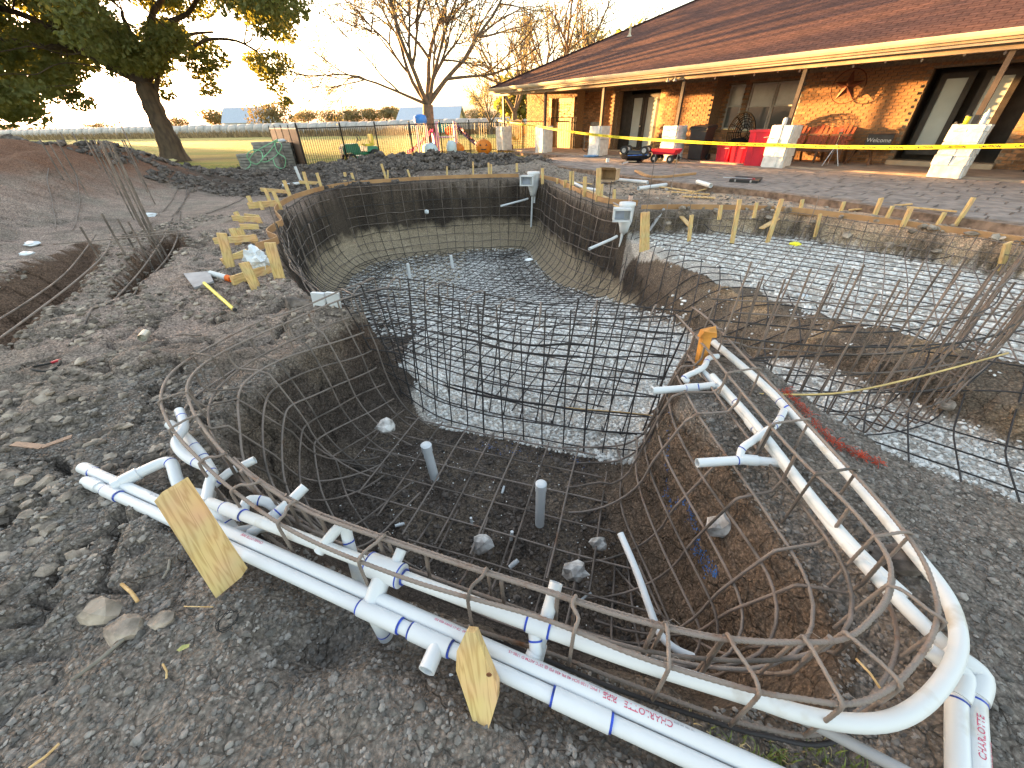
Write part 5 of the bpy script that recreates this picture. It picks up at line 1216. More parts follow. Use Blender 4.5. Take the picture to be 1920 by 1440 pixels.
ribbon('form_board',r3,-.03,.11,.022,'formboard','long wavy brown form board above the gravel shelf on the right')
def localize(o,org,axis):
    z=Vector(axis).normalized();x=z.cross(Vector((0,0,1)));x=x.normalized() if x.length>.05 else Vector((1,0,0));x=(x-z*x.dot(z)).normalized();y=z.cross(x)
    m_=Matrix((x,y,z)).transposed().to_4x4();m_.translation=Vector(org);o.data.transform(m_.inverted());o.matrix_basis=m_
def stk(u0,v0,u1,v1,wd=.055,z=0.0,lb=None,root=None,th=.035):
    g=G(u0,v0,z);t_=Yp(u1,v1,g.y+.02);g.z-=.06;a=Vector((t_.x,t_.y,t_.z));base=Vector((g.x+(a.x-g.x)*.0,g.y,g.z))
    b=MB();d=(a-base);up_=Vector((.25,-1,0));b.beam(base,a,wd,th,up_)
    o=mk('stake',b,'pine',root,lb,'stake' if lb else None,'timber stakes round the pool' if lb else None);localize(o,base,d);return o
def brace(root,u0,v0,u1,v1,z=.07,wd=.07,th=.035,name='brace'):
    b=MB();a=Gs(u0,v0);c=Gs(u1,v1);a.z+=z;c.z+=z;b.beam(a,c,th,wd);o=mk(name,b,'pine',root);localize(o,a,c-a);return o
def cluster(lb,st,br,wd=.085):
    root=emp('form_brace',lb,'timber brace',G(st[0][0],st[0][1],0),0,'yellow timber braces on the left rim');inv=Matrix.Translation(-root.location)
    for q in st: o=stk(*q[:4],wd=q[4] if len(q)>4 else wd,root=root);o.matrix_parent_inverse=inv
    for q in br: o=brace(root,*q);o.matrix_parent_inverse=inv
cluster('nearest timber brace on the left rim, beside the white plastic sheet',[(481,540,457,492,.10),(525,527,506,455,.11),(515,505,503,470,.06)],[(441,540,519,514,.06,.10)])
cluster('timber brace with a tall stake, left end of the row and above the plastic',[(432,505,415,437,.10),(447,457,435,428,.09),(458,450,444,428,.08)],[(409,469,487,460,.10,.09),(420,500,472,488,.05,.09)])
cluster('small timber brace with square blocks just behind the tall one',[(460,450,449,430,.09),(480,456,470,440,.09)],[(455,437,490,438,.10,.08)])
cluster('timber brace with an orange paint spot on its short stake',[(454,416,441,397,.08),(489,418,480,404,.09)],[(441,420,492,424,.10,.09),(462,410,485,412,.05,.07)])
cluster('timber brace with three stakes behind the orange spotted one',[(475,390,465,367,.08),(493,393,486,377,.07),(528,393,512,358,.07)],[(468,394,526,388,.08,.12)])
cluster('timber brace with orange paint under its board',[(509,386,497,353,.07),(546,372,532,338,.08)],[(493,366,544,370,.12,.08)])
cluster('timber brace of two long stakes right of a white pipe',[(580,359,569,322,.08),(605,358,594,324,.07)],[(563,349,600,350,.08,.08)])
cluster('small timber brace of two stakes at the back left of the deep end',[(651,345,646,323,.08),(666,346,659,324,.07)],[(645,343,666,344,.03,.07)])
M['orange']=mat('orange_marking_paint',(.85,.16,.02),.6)
for u,v in ((451,409),(506,380)): 
    b=MB();g=Yp(u,v,G(u,v+8,0).y-.035);b.smooth=True;b.blob(g,(.045,.006,.035),2,1,.3);mk('paint_spot',b,'orange',None,'fluorescent orange paint spot on the %s'%('short stake by the rim' if u<460 else 'board of the back brace'),'paint')
SL=['leaning stake with a diagonal block at the far rim','thin stake close to the diagonal block','stake with an angled foot at the far rim','thin stake standing in front of the clod heap','stake at the far rim below the orange pumpkin','tall stake by the middle of the far rim','second tall stake of the far rim pair','stake next to the far white skimmer','stake just right of the far skimmer','wide stake with a knot behind the right curved board','tall stake in front of the cardboard box','second narrow stake beside the wide one','short stake block near the corner of the curved board','narrow stake left of the nearer skimmer','low block stake on the curved board','short block stake second on the curved board']
ST=[(725,337,715,307,.07),(727,337,727,319,.05),(770,334,764,318,.06),(838,330,838,312,.05),(887,329,887,303,.05),(917,329,916,305,.06),(921,329,921,308,.05),(969,327,969,306,.07),(1017,341,1017,315,.08),(1072,356,1072,321,.12),(1121,378,1123,315,.10),(1096,370,1097,331,.08),(1045,345,1045,334,.05),(1128,377,1129,345,.05),(1060,352,1060,337,.09),(1152,376,1152,355,.06)]
for q,lb in zip(ST,SL): stk(*q[:4],wd=q[4],lb=lb)
S2=[(1213,462,1212,398,.10),(1204,465,1206,398,.07),(1293,446,1297,403,.06),(1374,450,1387,374,.07),(1441,448,1466,373,.07),(1530,440,1538,401,.05),(1622,448,1653,371,.07),(1676,462,1708,390,.08),(1718,385,1726,378,.08),(1790,425,1826,370,.07),(1905,430,1915,412,.06),(1880,500,1890,455,.10)]
L2=['wide yellow stake under the left end of the long form board','narrow stake doubled behind the wide one','short stake with a diagonal scrap under the form board','stake crossing the form board left of the middle','stake with a triangular block near the shelf gravel','thin stake under the middle of the form board','long pale stake leaning over the rocky bank','thick stake fixed across the form board','block stake behind the thick one','tall pale stake leaning above the form board on the right','small stake at the right picture edge','orange tinted stake by the white cup on the shelf']
S2+=[(1350,405,1352,385,.06),(1415,402,1419,380,.05),(1500,398,1505,374,.06),(1575,402,1583,378,.05),(1662,410,1674,386,.06),(1756,424,1772,398,.06),(1852,440,1872,412,.06)]
L2+=['short stake behind the long form board, first from the nearer skimmer','short stake behind the form board, second from the nearer skimmer','short stake behind the middle of the long form board','short thin stake behind the board just left of the long pale stake','short stake right of the long pale leaning stake','short stake left of the tall pale leaning stake at the right','short stake behind the board nearest the right picture edge']
for q,lb in zip(S2,L2): stk(*q[:4],wd=q[4],z=-.30 if q[1]>435 else 0.,lb=lb)
PLK=[('pale split plank lying behind the curved form board',[(1040,337),(1110,345)],.06,.05),('plank bracing the corner of the curved form board',[(1090,352),(1140,372)],.05,.09),('curved brown offcut board lying on the pavers, left half',[(1191,332),(1225,345),(1300,338)],.0,.10),
('flat plank among the scraps by the patio edge',[(1235,352),(1300,361)],.0,.12),('thin lath in the scrap pile at the patio edge',[(1250,362),(1330,368)],.0,.05),('long pale lath pointing towards the tool case',[(1300,362),(1395,349)],.0,.04),('short pale scrap board lowest in the pile',[(1280,370),(1340,375)],.0,.09),
('thin strip lying along the back of the right form board',[(1590,396),(1700,402)],.0,.05),('strip of plank right of the block stake',[(1690,408),(1782,418)],.0,.05),('board leaning from the rim beside the nearer skimmer',[(1152,385),(1182,398)],.04,.05),('low diagonal scrap under the left end of the form board',[(1272,400),(1295,425)],-.12,.08),('diagonal block nailed under the form board near the middle',[(1428,428),(1462,408)],-.12,.08)]
for lb,pts,z,wd in PLK:
    P=[G(u,v,max(z,0) if z>=0 else z) for u,v in pts];zz=z if z else None
    if len(pts)>2:P=catmull(P,5)
    b=MB()
    for a,c in zip(P,P[1:]):
        za=(hz(a.x,a.y)+.03) if zz is None else z;zc=(hz(c.x,c.y)+.03) if zz is None else z
        if sdist(np.array([a.x]),np.array([a.y]),PATIO)[0]>0: za=.17
        if sdist(np.array([c.x]),np.array([c.y]),PATIO)[0]>0: zc=.17
        b.beam((a.x,a.y,za),(c.x,c.y,zc),wd,.02 if len(pts)<3 else .05)
    mk('plank',b,'stakewood' if 'brown' not in lb else 'formboard',None,lb,'plank','timber scraps')
# front stakes
def board3(pts8,lb,name='survey_stake'):
    b=MB();b.add(pts8,[(0,3,2,1),(4,5,6,7),(0,1,5,4),(1,2,6,5),(2,3,7,6),(3,0,4,7)]);return mk(name,b,'pine',None,lb,'board')
def slab(A,B,w_,th,face):
    A=Vector(A);B=Vector(B);d=(B-A).normalized();f=Vector(face);f=(f-d*f.dot(d)).normalized();x=d.cross(f)
    return [A+x*i*w_/2+f*j*th/2 for i,j in((-1,-1),(1,-1),(1,1),(-1,1))]+[B+x*i*w_/2+f*j*th/2 for i,j in((-1,-1),(1,-1),(1,1),(-1,1))]
bl=G(405,1122,-.01);br_=G(453,1082,-.01);tl=Yp(289,940,bl.y+.13);tr_=tl+(br_-bl)*.84;bk=Vector((.25,.75,.25)).normalized()*.036
o=board3([bl,br_,br_+bk,bl+bk,tl,tr_,tr_+bk,tl+bk],'wide yellow pine board leaning against the front pipes on the left');localize(o,bl,tl-bl)
bB=G(905,1352,.0);tB=G(882,1170,.20)
d=(tB-bB)
bm_=MB();w_=.145;f=Vector((-.1,-.95,.25));dn=d.normalized();f=(f-dn*f.dot(dn)).normalized();x=dn.cross(f)
if x.x<0:x=-x
prof=[(-.02,.0),(.022,.0),(.058,.26),(.066,.42),(.018,.98),(-.012,1.0),(-.050,.80),(-.060,.60)]
vs=[]
for j in(-1,1):
    for a_,t_ in prof: vs.append(bB+Vector((0,0,-.03))+d*t_+x*a_*1.0+f*j*.018)
n=len(prof);bm_.add(vs,[tuple(range(n))[::-1],tuple(range(n,2*n))]+[(k,(k+1)%n,n+(k+1)%n,n+k) for k in range(n)]);fb=mk('survey_stake',bm_,'pine',None,'pointed yellow pine stake with a dark knot in front of the pipes','stake');localize(fb,bB,d)
M['knot']=mat('wood_knot',(.20,.075,.03),.6,0,.2,scale=30)
b=MB();b.smooth=True;c=bB+d*.50+x*.045-f*(.019 if (-f).dot(Vector((0,0,CAMH))-bB)>0 else -.019)
b.blob(c,(.009,.003,.016),1,2,.1);kn=mk('knot',b,'knot',fb);kn.matrix_parent_inverse=fb.matrix_basis.inverted()
bO=Vector((1.42,2.42,-.30));tO=G(1325,622,.28);b=MB();b.beam(bO,tO,.075,.035,(.3,-1,0));b.box(tO+Vector((.01,0,-.01)),(.10,.06,.05),jit=.012);mk('orange_stake',b,mat('orange_stained_pine',(.62,.27,.05),.7,0,.2,scale=8),None,'orange stained stake with a splintered top at the far right corner of the spa','stake')
# ================================================================ DEBRIS
M['film']=mat('white_plastic_film',(.62,.66,.70),.3,0,.1,scale=6,spec=.6)
def crumple(c,rad,seed,lb,name,m,cat,amp=.5,sub=3,fr=2.2,group=None):
    b=MB();b.blob((0,0,0),rad,seed,sub,amp,fr);return mk(name,b,m,None,lb,cat,group,loc=c)
M['wrapped']=mat('wrapped_stone',(.58,.56,.54),.45,0,scale=14,col2=(.27,.25,.235),thr=(.4,.6))
W_='plastic wrapped stones'
for u,v,z,rd,lb in ((722,800,-.36,.055,'pale wrapped stone hanging on the bars of the left spa slope'),(905,1020,-.87,.06,'wrapped stone on the spa floor left of the capped pipe in front'),(1122,1020,-.87,.045,'small crumpled wrapped stone right of the capped pipe in front'),(1078,1072,-.82,.06,'wrapped stone on the spa floor nearest the front jet stub'),(1350,985,-.35,.062,'wrapped stone caught under the bars of the right spa slope')):
    g=G(u,v,z);rd*=1.25;crumple(g,(rd,rd*.8,rd*.85),u,lb,'wrapped_stone','wrapped','wrapped stone',.45,2,1.6,W_)
g=G(482,490,.14);crumple(g+Vector((0,0,.02)),(.13,.09,.15),5,'white plastic sheet draped over the left timber braces','plastic_sheet','film','plastic sheet',.6,3,2.4)
g=G(612,560,.12);r=emp('white_boards','two small white plastic blocks tied to the rim bars left of the dam','plastic block',g)
for dx in(-.075,.065): b=MB();b.box((dx,0,-.04),(.115,.03,.20),rot=Matrix.Rotation(.1,3,'Y'),jit=.006);mk('block',b,'pvc',r)
g=G(612,552,.1)
for i,(u,v,z,rd,lb,m_,nm) in enumerate(((176,1135,.03,.062,'pale beige rock lying alone on the foreground pebbles','limestone','rock'),(225,1175,.025,.055,'grey clod right below the pale beige rock','clod','clod'),(300,1160,.02,.036,'small round grey clod right of the pair of rocks','clod','clod'),(1725,820,-.8,.06,'grey stone on the gravel of the right channel','clod','rock'),(1690,1050,.02,.07,'dark clod right of the side pipes','clod_dark','clod'),(560,580,.0,.09,'dark clod in the gap beside the white blocks','clod_dark','clod'))):
    g=G(u,v,z);g.z=hz(g.x,g.y)+rd*.15;k_=.62 if rd>.09 else 1.;crumple(g,(rd*1.25*k_,rd*.9*k_,rd*.75*k_),u,lb,nm,m_,'rock' if nm!='clod' else 'clod',.45,2,1.3)
for i,(u,v,lb) in enumerate(((800,397,'white plastic chip on the far wall, right one'),(735,420,'white plastic chip on the far wall, left one'),)):
    g=Yp(u,v,12.95);crumple(g,(.07,.05,.08),i+50,lb,'plastic_chip','film','plastic chip',.5,1)
for i,(u,v,z,lb) in enumerate(((992,487,-.6,'flat white plastic scrap on the dirt slope below the shelf'),(1492,580,-.6,'torn pale scrap on the brown slope among the uncut bars'),(283,405,.02,'white rag on the soil beside the fan of bars'),(60,457,.02,'round pale disc lying by the left trench'),(50,475,.02,'small pale stick end below the round disc'),(845,1265,-.05,'white crumb under the front pipes'),(1080,296,.02,'pale tarp scrap beyond the far stakes'),(1490,457,-.33,'yellow green scrap on the shelf gravel'))):
    g=G(u,v,z);g.z=max(g.z,hz(g.x,g.y)+.02);s_=g.length*.011;crumple(g,(s_,s_*.7,s_*.3),i+70,lb,'scrap','film' if i!=7 else 'tape','scrap',.6,2)
# crushed can, white bucket cup on the shelf
M['can']=mat('dull_can',(.50,.48,.42),.35,.6,.1);g=G(272,628,.035);b=MB();b.pipe([g+Vector((-.02,.04,0)),g+Vector((.02,-.06,0))],.033,18,False,True);mk('tin_can',b,'can',None,'open tin can lying beside the short dark bar on the left ground','can')
g=G(1898,493,-.30);b=MB();b.pipe([g+Vector((-.12,.02,.04)),g+Vector((.10,0,.03))],.085,18,True,False);mk('white_bucket',b,'pvc',None,'white plastic pot lying at the right end of the shelf gravel','pot')
# flat shovel and spray can
r=emp('flat_shovel','grey square shovel with a yellow handle lying on the left ground','shovel')
M['blade']=mat('shovel_blade',(.26,.27,.29),.45,.3,.12);M['yhandle']=mat('yellow_handle',(.72,.60,.10),.5,0,.08)
q=[Gs(346,517,.03),Gs(394,513,.03),Gs(405,537,.03),Gs(366,544,.03)];b=MB();b.add([p+Vector((0,0,.02)) for p in q]+[p for p in q],[(0,1,2,3),(7,6,5,4)]+[(k,4+k,4+(k+1)%4,(k+1)%4) for k in range(4)]);mk('blade',b,'blade',r)
b=MB();b.tube([Gs(385,535,.05),Gs(400,548,.06),Gs(438,580,.04)],.017,10);mk('handle',b,'yhandle',r);b=MB();b.tube([Gs(436,578,.042),Gs(441,582,.038)],.019,10);mk('grip',b,'wire',r)
g0=Gs(397,519,.03);g1=Gs(425,522,.03);r=emp('spray_can','white spray can with an orange cap lying by the shovel','spray can');b=MB();b.pipe([g0,g1],.034,18);mk('can_body',b,'pvc_dirty',r);b=MB();dd=(g1-g0).normalized();b.pipe([g1,g1+dd*.04,g1+dd*.055],.036,18,False,True,.03);mk('cap',b,'orange',r)
b=MB();P=[G(90,688,.02)+Vector((.085*math.cos(a),.07*math.sin(a),.012*math.sin(2*a)+.01)) for a in np.linspace(0,6.1,26)];b.tube(P,.009,6);mk('hose_ring',b,'wire',None,'thin black ring of hose on the left ground','ring')
b=MB();b.tube(P[4:9],.0105,6);mk('red_tape_wrap',b,'redplastic',None,'red tape wrapped on the thin black ring','tape')
M['sheet']=mat('brown_strip',(.17,.11,.08),.6);b=MB();b.beam(G(25,832,.03),G(80,838,.04),.035,.006);b.beam(G(80,838,.04),G(135,818,.05),.035,.006);mk('metal_strip',b,'sheet',None,'bent brown metal strip lying in a crack at the left edge','strip')
b=MB();P=[]
for k in range(60):
    a=k*.42;rr=.028+.012*(k%7)/7;P.append(G(428,1165,.03)+Vector((rr*math.cos(a),rr*math.sin(a),.012*(k/60)+.006*math.sin(k))))
b.tube(P,.0016,4);mk('wire_coil',b,'wire',None,'coil of thin black tie wire in the foreground','wire coil')
for i,(u0,v0,u1,v1,r_,lb) in enumerate(((318,1050,305,1085,.005,'grey twig left of the leaning board'),(228,1095,258,1128,.006,'pale twig above the grey clod'),(345,1137,400,1138,.002,'thin dry straw beside the wire coil'),(135,1275,232,1198,.007,'dark bluish stick half buried in the foreground'),(55,1440,110,1395,.004,'pale bent straw in the bottom left corner'),(305,1245,312,1272,.003,'short pale root in the foreground pebbles'),(1605,1235,1650,1290,.004,'grey wire end in the right corner of the spa'))):
    b=MB();b.tube([G(u0,v0,.02),G((u0+u1)/2+4,(v0+v1)/2,.028),G(u1,v1,.015)],r_,6);mk('twig',b,'greywood' if i in(0,3) else 'stakewood',None,lb,'twig')
g=G(345,1215,.025);b=MB();b.add([g+Vector(p) for p in((-.022,-.006,0),(-.005,-.012,.004),(.02,.0,.006),(.012,.012,.002),(-.01,.008,.003))],[(0,1,2,3,4)]);mk('leaf',b,mat('yellow_green_leaf',(.35,.38,.12),.6),None,'single yellow green leaf on the foreground pebbles','leaf')
# blue marking paint on the soil
rngl=random.Random(9)
def paintline(pts,lb,m_,n,sp,sz):
    b=MB()
    P=catmull([Vector(p) for p in pts],6)
    for i in range(n):
        k=rngl.uniform(0,len(P)-1.01);p=P[int(k)].lerp(P[int(k)+1],k-int(k));x=p.x+rngl.gauss(0,sp);y=p.y+rngl.gauss(0,sp);z=hz(x,y)
        s_=rngl.uniform(.4,1)*sz;e=.01;nx_=-(hz(x+e,y)-z)/e;ny_=-(hz(x,y+e)-z)/e;nn=Vector((max(-3,min(3,nx_)),max(-3,min(3,ny_)),1)).normalized();t1=nn.orthogonal().normalized();t2=nn.cross(t1);c=Vector((x,y,z))+nn*.004
        m5=[c+(t1*math.cos(a)+t2*math.sin(a))*s_*rngl.uniform(.6,1.1) for a in (0,1.25,2.5,3.8,5.0)];b.add(m5,[(0,1,2,3,4)])
    return mk('paint_marks',b,m_,None,lb,'paint marks',kind='stuff')
M['bluepaint']=mat('blue_marking_paint',(.035,.12,.33),.7,0,.3,scale=30)
bl=[]
for u,v in((1215,800),(1250,870),(1290,950),(1320,1040),(1335,1100)):
    # walk along the ray to the soil
    rr=ray(u,v);t_=.8
    while t_<6 and CAMH+rr[2]*t_>hz(rr[0]*t_,rr[1]*t_,0): t_+=.02
    bl.append((rr[0]*t_,rr[1]*t_,0))
paintline(bl,'broken blue marking paint line running down the right spa slope','bluepaint',420,.006,.0065)
paintline([(-.3,2.55,0),(.1,2.45,0),(.6,2.33,0)],'faint blue paint dabs at the foot of the dam cage','bluepaint',90,.04,.007)
rd_=[(G(u,v,-.03).x,G(u,v,-.03).y,0) for u,v in((1462,742),(1500,778),(1545,832),(1590,860),(1640,880))]
M['rednet']=mat('red_netting',(.52,.07,.03),.7,0,.2,scale=20);b=MB();P=catmull([Vector((x,y,hz(x,y)+.01)) for x,y,_ in rd_],8)
for k in range(420):
    q=rngl.uniform(0,len(P)-1.01);p=P[int(q)].lerp(P[int(q)+1],q-int(q));a=p+Vector((rngl.gauss(0,.012),rngl.gauss(0,.012),rngl.uniform(0,.02)));c=a+Vector((rngl.gauss(0,.016),rngl.gauss(0,.016),rngl.gauss(0,.008)));b.tube([a,a.lerp(c,.5)+Vector((0,0,.006)),c],.0014,3,cap=False)
mk('red_netting',b,'rednet',None,'tangled red netting strands along the soil edge right of the pipes','netting',kind='stuff')
# loose pvc behind the rim
LP=[('white pipe end lying behind the left braces',[(530,354),(562,349)],.045),('short upright white pipe piece left of two long stakes',[(565,342),(563,332)],.05),('white pipe and elbow behind the curved board',[(1072,340),(1095,352),(1122,356)],.05),('upper loose white pipe by the patio edge',[(1148,335),(1215,342)],.055),('lower loose white pipe by the patio edge',[(1197,353),(1254,345)],.055),('short grey white pipe in the scrap pile',[(1305,352),(1330,360)],.06),('thin white stub behind the far skimmer',[(1166,315),(1176,312)],.03)]
for lb,pts,r_ in LP:
    P=[];
    for u,v in pts:
        p=G(u,v,.06);p.z=max(hz(p.x,p.y)+r_,.03);P.append(p)
    if 'upright' in lb: P[1]=P[0]+Vector((-.05,0,.38))
    if 'grey' in lb or 'thin' in lb: 
        for p in P:p.z=max(p.z,.19)
    b=MB();b.pipe(P,r_*.8,12,True,True);mk('loose_pvc',b,'pvc',None,lb,'pipe','loose white pipes near the patio')
b=MB();b.tube([G(1095,352,.05),G(1160,385,.05),G(1182,402,.03)],.012,6);mk('hose',b,'pvc_grey',None,'thin grey hose running to the nearer skimmer','hose')
b=MB();b.pipe([Vector((2.75,7.9,-.35)),G(1245,392,.0)],.03,10,False,False);mk('grey_pipe',b,'pvc_grey',None,'grey pipe leaning diagonally under the left end of the form board','pipe')
# tufts of dry grass in front
def tufts(name,cs,n,h,sp,m_,lb,cat='grass',w_=.0025):
    b=MB()
    for cx,cy in cs:
        z0=hz(cx,cy)
        for i in range(n):
            x=cx+rngl.gauss(0,sp);y=cy+rngl.gauss(0,sp*.6);a=rngl.uniform(0,6.28);hh=h*rngl.uniform(.4,1.1);ln=rngl.uniform(.2,.9)*hh
            p0=Vector((x,y,z0-.01));p1=p0+Vector((math.cos(a)*ln*.35,math.sin(a)*ln*.35,hh*.65));p2=p0+Vector((math.cos(a)*ln,math.sin(a)*ln,hh*rngl.uniform(.6,1)));s_=Vector((-math.sin(a),math.cos(a),0))*w_
            b.add([p0-s_,p0+s_,p1+s_*.8,p1-s_*.8,p2],[(0,1,2,3),(3,2,4)])
    return mk(name,b,m_,None,lb,cat,kind='stuff')
M['grass']=mat('green_blades',(.20,.24,.06),.6,0,.2,scale=10,island=.3);M['drygrass']=mat('dry_blades',(.42,.33,.17),.7,0,.2,scale=10,island=.3)
gc_=[G(u,v,-.05) for u,v in((1375,1385),(1440,1420),(1480,1430),(1550,1395),(1600,1425),(1460,1405))]
tufts('grass_tufts',[(p.x,p.y) for p in gc_[:]],26,.055,.03,'grass','sparse green grass tufts between the front pipes and the rim')
tufts('dry_grass',[(G(u,v,-.05).x,G(u,v,-.05).y) for u,v in((1300,1350),(1340,1380),(1400,1400),(1500,1425),(1570,1430),(1360,1430))],22,.045,.035,'drygrass','dry straw coloured grass between the front pipes and the rim')
cs=[(rngl.uniform(-24,-5),rngl.uniform(17.6,21)) for _ in range(900)]
tufts('lawn_edge_grass',cs,4,.07,.2,'grass','ragged grass along the near edge of the lawn','grass',.008)
# ================================================================ FENCE
M['iron']=mat('black_iron',(.018,.015,.014),.5,.4,.1);M['bronzepanel']=mat('brown_panel',(.075,.045,.028),.6,0,.15,scale=3)
fn=emp('metal_fence','black metal picket fence running in front of the play things to the porch','fence')
Bs=[G(578,320,0),G(714,300,0),G(830,289,0),G(934,285,0),G(1028,284.5,0)]
FH=[1.40,1.42,1.43,1.43,1.43]
for i,(a,c) in enumerate(zip(Bs,Bs[1:])):
    L=(c-a).length;n=int(L/.125)
    for k in range(1,n):
        p=a.lerp(c,k/n);b=MB();b.tube([p+Vector((0,0,.05)),p+Vector((0,0,FH[i]))],.0095,4);mk('picket',b,'iron',fn)
    for z in(.14,FH[i]-.02): b=MB();b.beam(a+Vector((0,0,z)),c+Vector((0,0,z)),.03,.035);mk('rail',b,'iron',fn)
    m2=a.lerp(c,.5)
    for p in ([a,m2]): b=MB();b.beam(p,p+Vector((0,0,1.5)),.055,.055);b.smooth=False;b.lathe([(.03,0),(.035,.03),(.02,.06),(.001,.08)],8,p+Vector((0,0,1.5)));mk('post',b,'iron',fn)
b=MB();b.beam(Bs[-1],Bs[-1]+Vector((0,0,1.6)),.06,.06);mk('post',b,'iron',fn)
gt=emp('fence_gate','black metal gate at the house end of the fence','gate');a=Bs[-1]+Vector((.08,0,0));c=G(1077,284,.05);c=Vector((c.x,c.y,0))
for k in range(1,11): p=a.lerp(c,k/11);b=MB();b.tube([p+Vector((0,0,.1)),p+Vector((0,0,1.55))],.0095,4);mk('picket',b,'iron',gt)
b=MB()
for z in(.1,1.55): b.beam(a+Vector((0,0,z)),c+Vector((0,0,z)),.035,.035)
for p in(a,c): b.beam(p+Vector((0,0,.06)),p+Vector((0,0,1.56)),.04,.04)
mk('gate_frame',b,'iron',gt)
fp=emp('panelled_gate','brown solid metal panel section at the left end of the fence','fence panel');A=Bs[0];Bv=Vector((-11.25,22.1,0))
for k in range(4):
    p=A.lerp(Bv,k/4);q=A.lerp(Bv,(k+1)/4);b=MB();b.beam(p.lerp(q,.5)+Vector((0,0,.05)),p.lerp(q,.5)+Vector((0,0,1.36)),(q-p).length*.97,.02,(q-p).cross(Vector((0,0,1))));mk('panel',b,'bronzepanel',fp)
for k in range(5): p=A.lerp(Bv,k/4)+Vector((.01,-.03,0));b=MB();b.tube([p,p+Vector((0,0,1.5))],.02,6);mk('picket',b,'iron',fp)
b=MB();b.beam(A+Vector((0,0,1.38)),Bv+Vector((0,0,1.38)),.03,.035);mk('rail',b,'gutter',fp)
# paver stacks with green hose
M['stack']=mat('grey_concrete_pavers',(.24,.225,.20),.9,0,.15,scale=8,island=.2,bump=.4,bscale=40)
def pstack(u,v,w_,d_,h_,lb,rz,n):
    g=G(u,v,0);r=emp('paver_stack',lb,'paver stack',(g.x,g.y,0),rz,'stacks of grey pavers')
    hh=h_/n
    for k in range(n):
        for j in(-1,1):
            b=MB();b.box((j*w_/4+random.uniform(-.01,.01),random.uniform(-.015,.015),hh*(k+.5)),(w_/2-.012,d_,hh-.012),jit=.004);mk('paver',b,'stack',r)
pstack(478,322,.75,.6,.62,'low stack of grey pavers at the left of the three',.3,6);pstack(512,322,.75,.6,1.0,'tall middle stack of grey pavers carrying the green hose',.3,10);pstack(545,316,.62,.6,.92,'right stack of grey pavers with a plastic bag on top',.25,9)
g=G(545,316,0);crumple(Vector((g.x,g.y,.98)),(.18,.14,.07),91,'crumpled clear plastic bag on the right paver stack','plastic_bag','film','bag',.5,2)
M['hose']=mat('green_hose',(.22,.50,.28),.45,0,.1);P=[]
y0=G(512,322,0).y-.5
for u,v in((435,328),(455,322),(470,308),(463,292),(472,282),(488,283),(492,296),(482,308),(468,300),(478,285),(505,270),(520,262),(507,282),(490,300),(500,303),(520,290),(528,272),(515,265),(520,285),(535,297),(532,315),(518,312),(512,298)):
    P.append(Yp(u,v,y0+random.uniform(-.1,.1)))
b=MB();b.tube(catmull(P,6),.015,8);mk('garden_hose',b,'hose',None,'loops of pale green garden hose over the paver stacks','hose')
# lawn tractor
M['tgreen']=mat('tractor_green',(.02,.16,.075),.4,0,.08);M['tyellow']=mat('tractor_yellow',(.65,.50,.05),.45)
g=G(672,306,0);r=emp('lawn_tractor','green ride on lawn tractor with a yellow seat parked behind the fence','lawn tractor',(g.x,g.y+.6,0),R(222))
b=MB();b.box((.45,0,.58),(.75,.50,.34),taper=.86);b.box((.80,0,.52),(.12,.46,.30),taper=.8);mk('hood',b,'tgreen',r)
b=MB();b.box((.87,0,.56),(.02,.40,.10));mk('headlight',b,'chrome',r);b=MB();b.box((.0,0,.36),(1.0,.56,.10));b.box((-.45,0,.52),(.55,.85,.20),taper=.9);b.box((.05,0,.20),(.8,1.05,.12),taper=.9);mk('chassis',b,'tgreen',r)
b=MB();b.box((-.42,0,.68),(.42,.42,.10));b.box((-.62,0,.88),(.09,.40,.42),taper=.85);mk('seat',b,'tyellow',r)
b=MB();b.tube([(.12,0,.7),(-.02,0,.95)],.02,6);b.tube([Vector((-.04+.05*math.cos(a),.17*math.sin(a),.97+.12*math.cos(a))) for a in np.linspace(0,6.283,17)],.016,6);mk('steering_wheel',b,'wire',r)
for x,y,rr,wd in((.6,-.40,.19,.16),(.6,.40,.19,.16),(-.5,-.45,.26,.22),(-.5,.45,.26,.22)):
    b=MB();b.cyl((x,y-wd/2,rr),rr,wd,20,axis='y');w_=mk('wheel',b,'tyre',r);b=MB();b.cyl((x,y-wd/2-.006,rr),rr*.5,wd+.012,14,axis='y');mk('rim',b,'tyellow',w_)
# play things behind the fence
def col_(n,c,r=.5): M[n]=mat(n,c,r,0,.06,scale=3);return n
col_('pink_toy',(.68,.16,.36));col_('lilac_toy',(.52,.36,.50));col_('blue_toy',(.06,.22,.62));col_('teal_toy',(.03,.30,.28));col_('orange_toy',(.80,.13,.02));col_('white_toy',(.50,.62,.68));col_('pumpkin',(.62,.19,.02),.6)
def slide(u,v,lb,m_,wd,ln,ht,rz):
    g=G(u,v,0);r=emp('toy_slide',lb,'toy slide',(g.x,g.y,0),rz);b=MB();vs=[];n=12
    for i in range(n+1):
        t_=i/n;x=ln*t_;z=ht*(1-t_)**1.3*(1 if t_>.15 else 1)+.05
        vs+=[(x,-wd/2,z+.14),(x,-wd/2,z),(x,wd/2,z),(x,wd/2,z+.14)]
    b.add(vs,[(i*4+k,i*4+k+1,(i+1)*4+k+1,(i+1)*4+k) for i in range(n) for k in range(3)]+[(i*4+k,(i+1)*4+k,(i+1)*4+k+1,i*4+k+1) for i in range(n) for k in range(3)],True);mk('chute',b,m_,r)
    b=MB();b.box((-.05,0,ht/2),(.1,wd,ht));mk('ladder_panel',b,m_,r)
slide(815,288,'pink toddler slide behind the fence','pink_toy',.5,1.5,1.0,R(200))
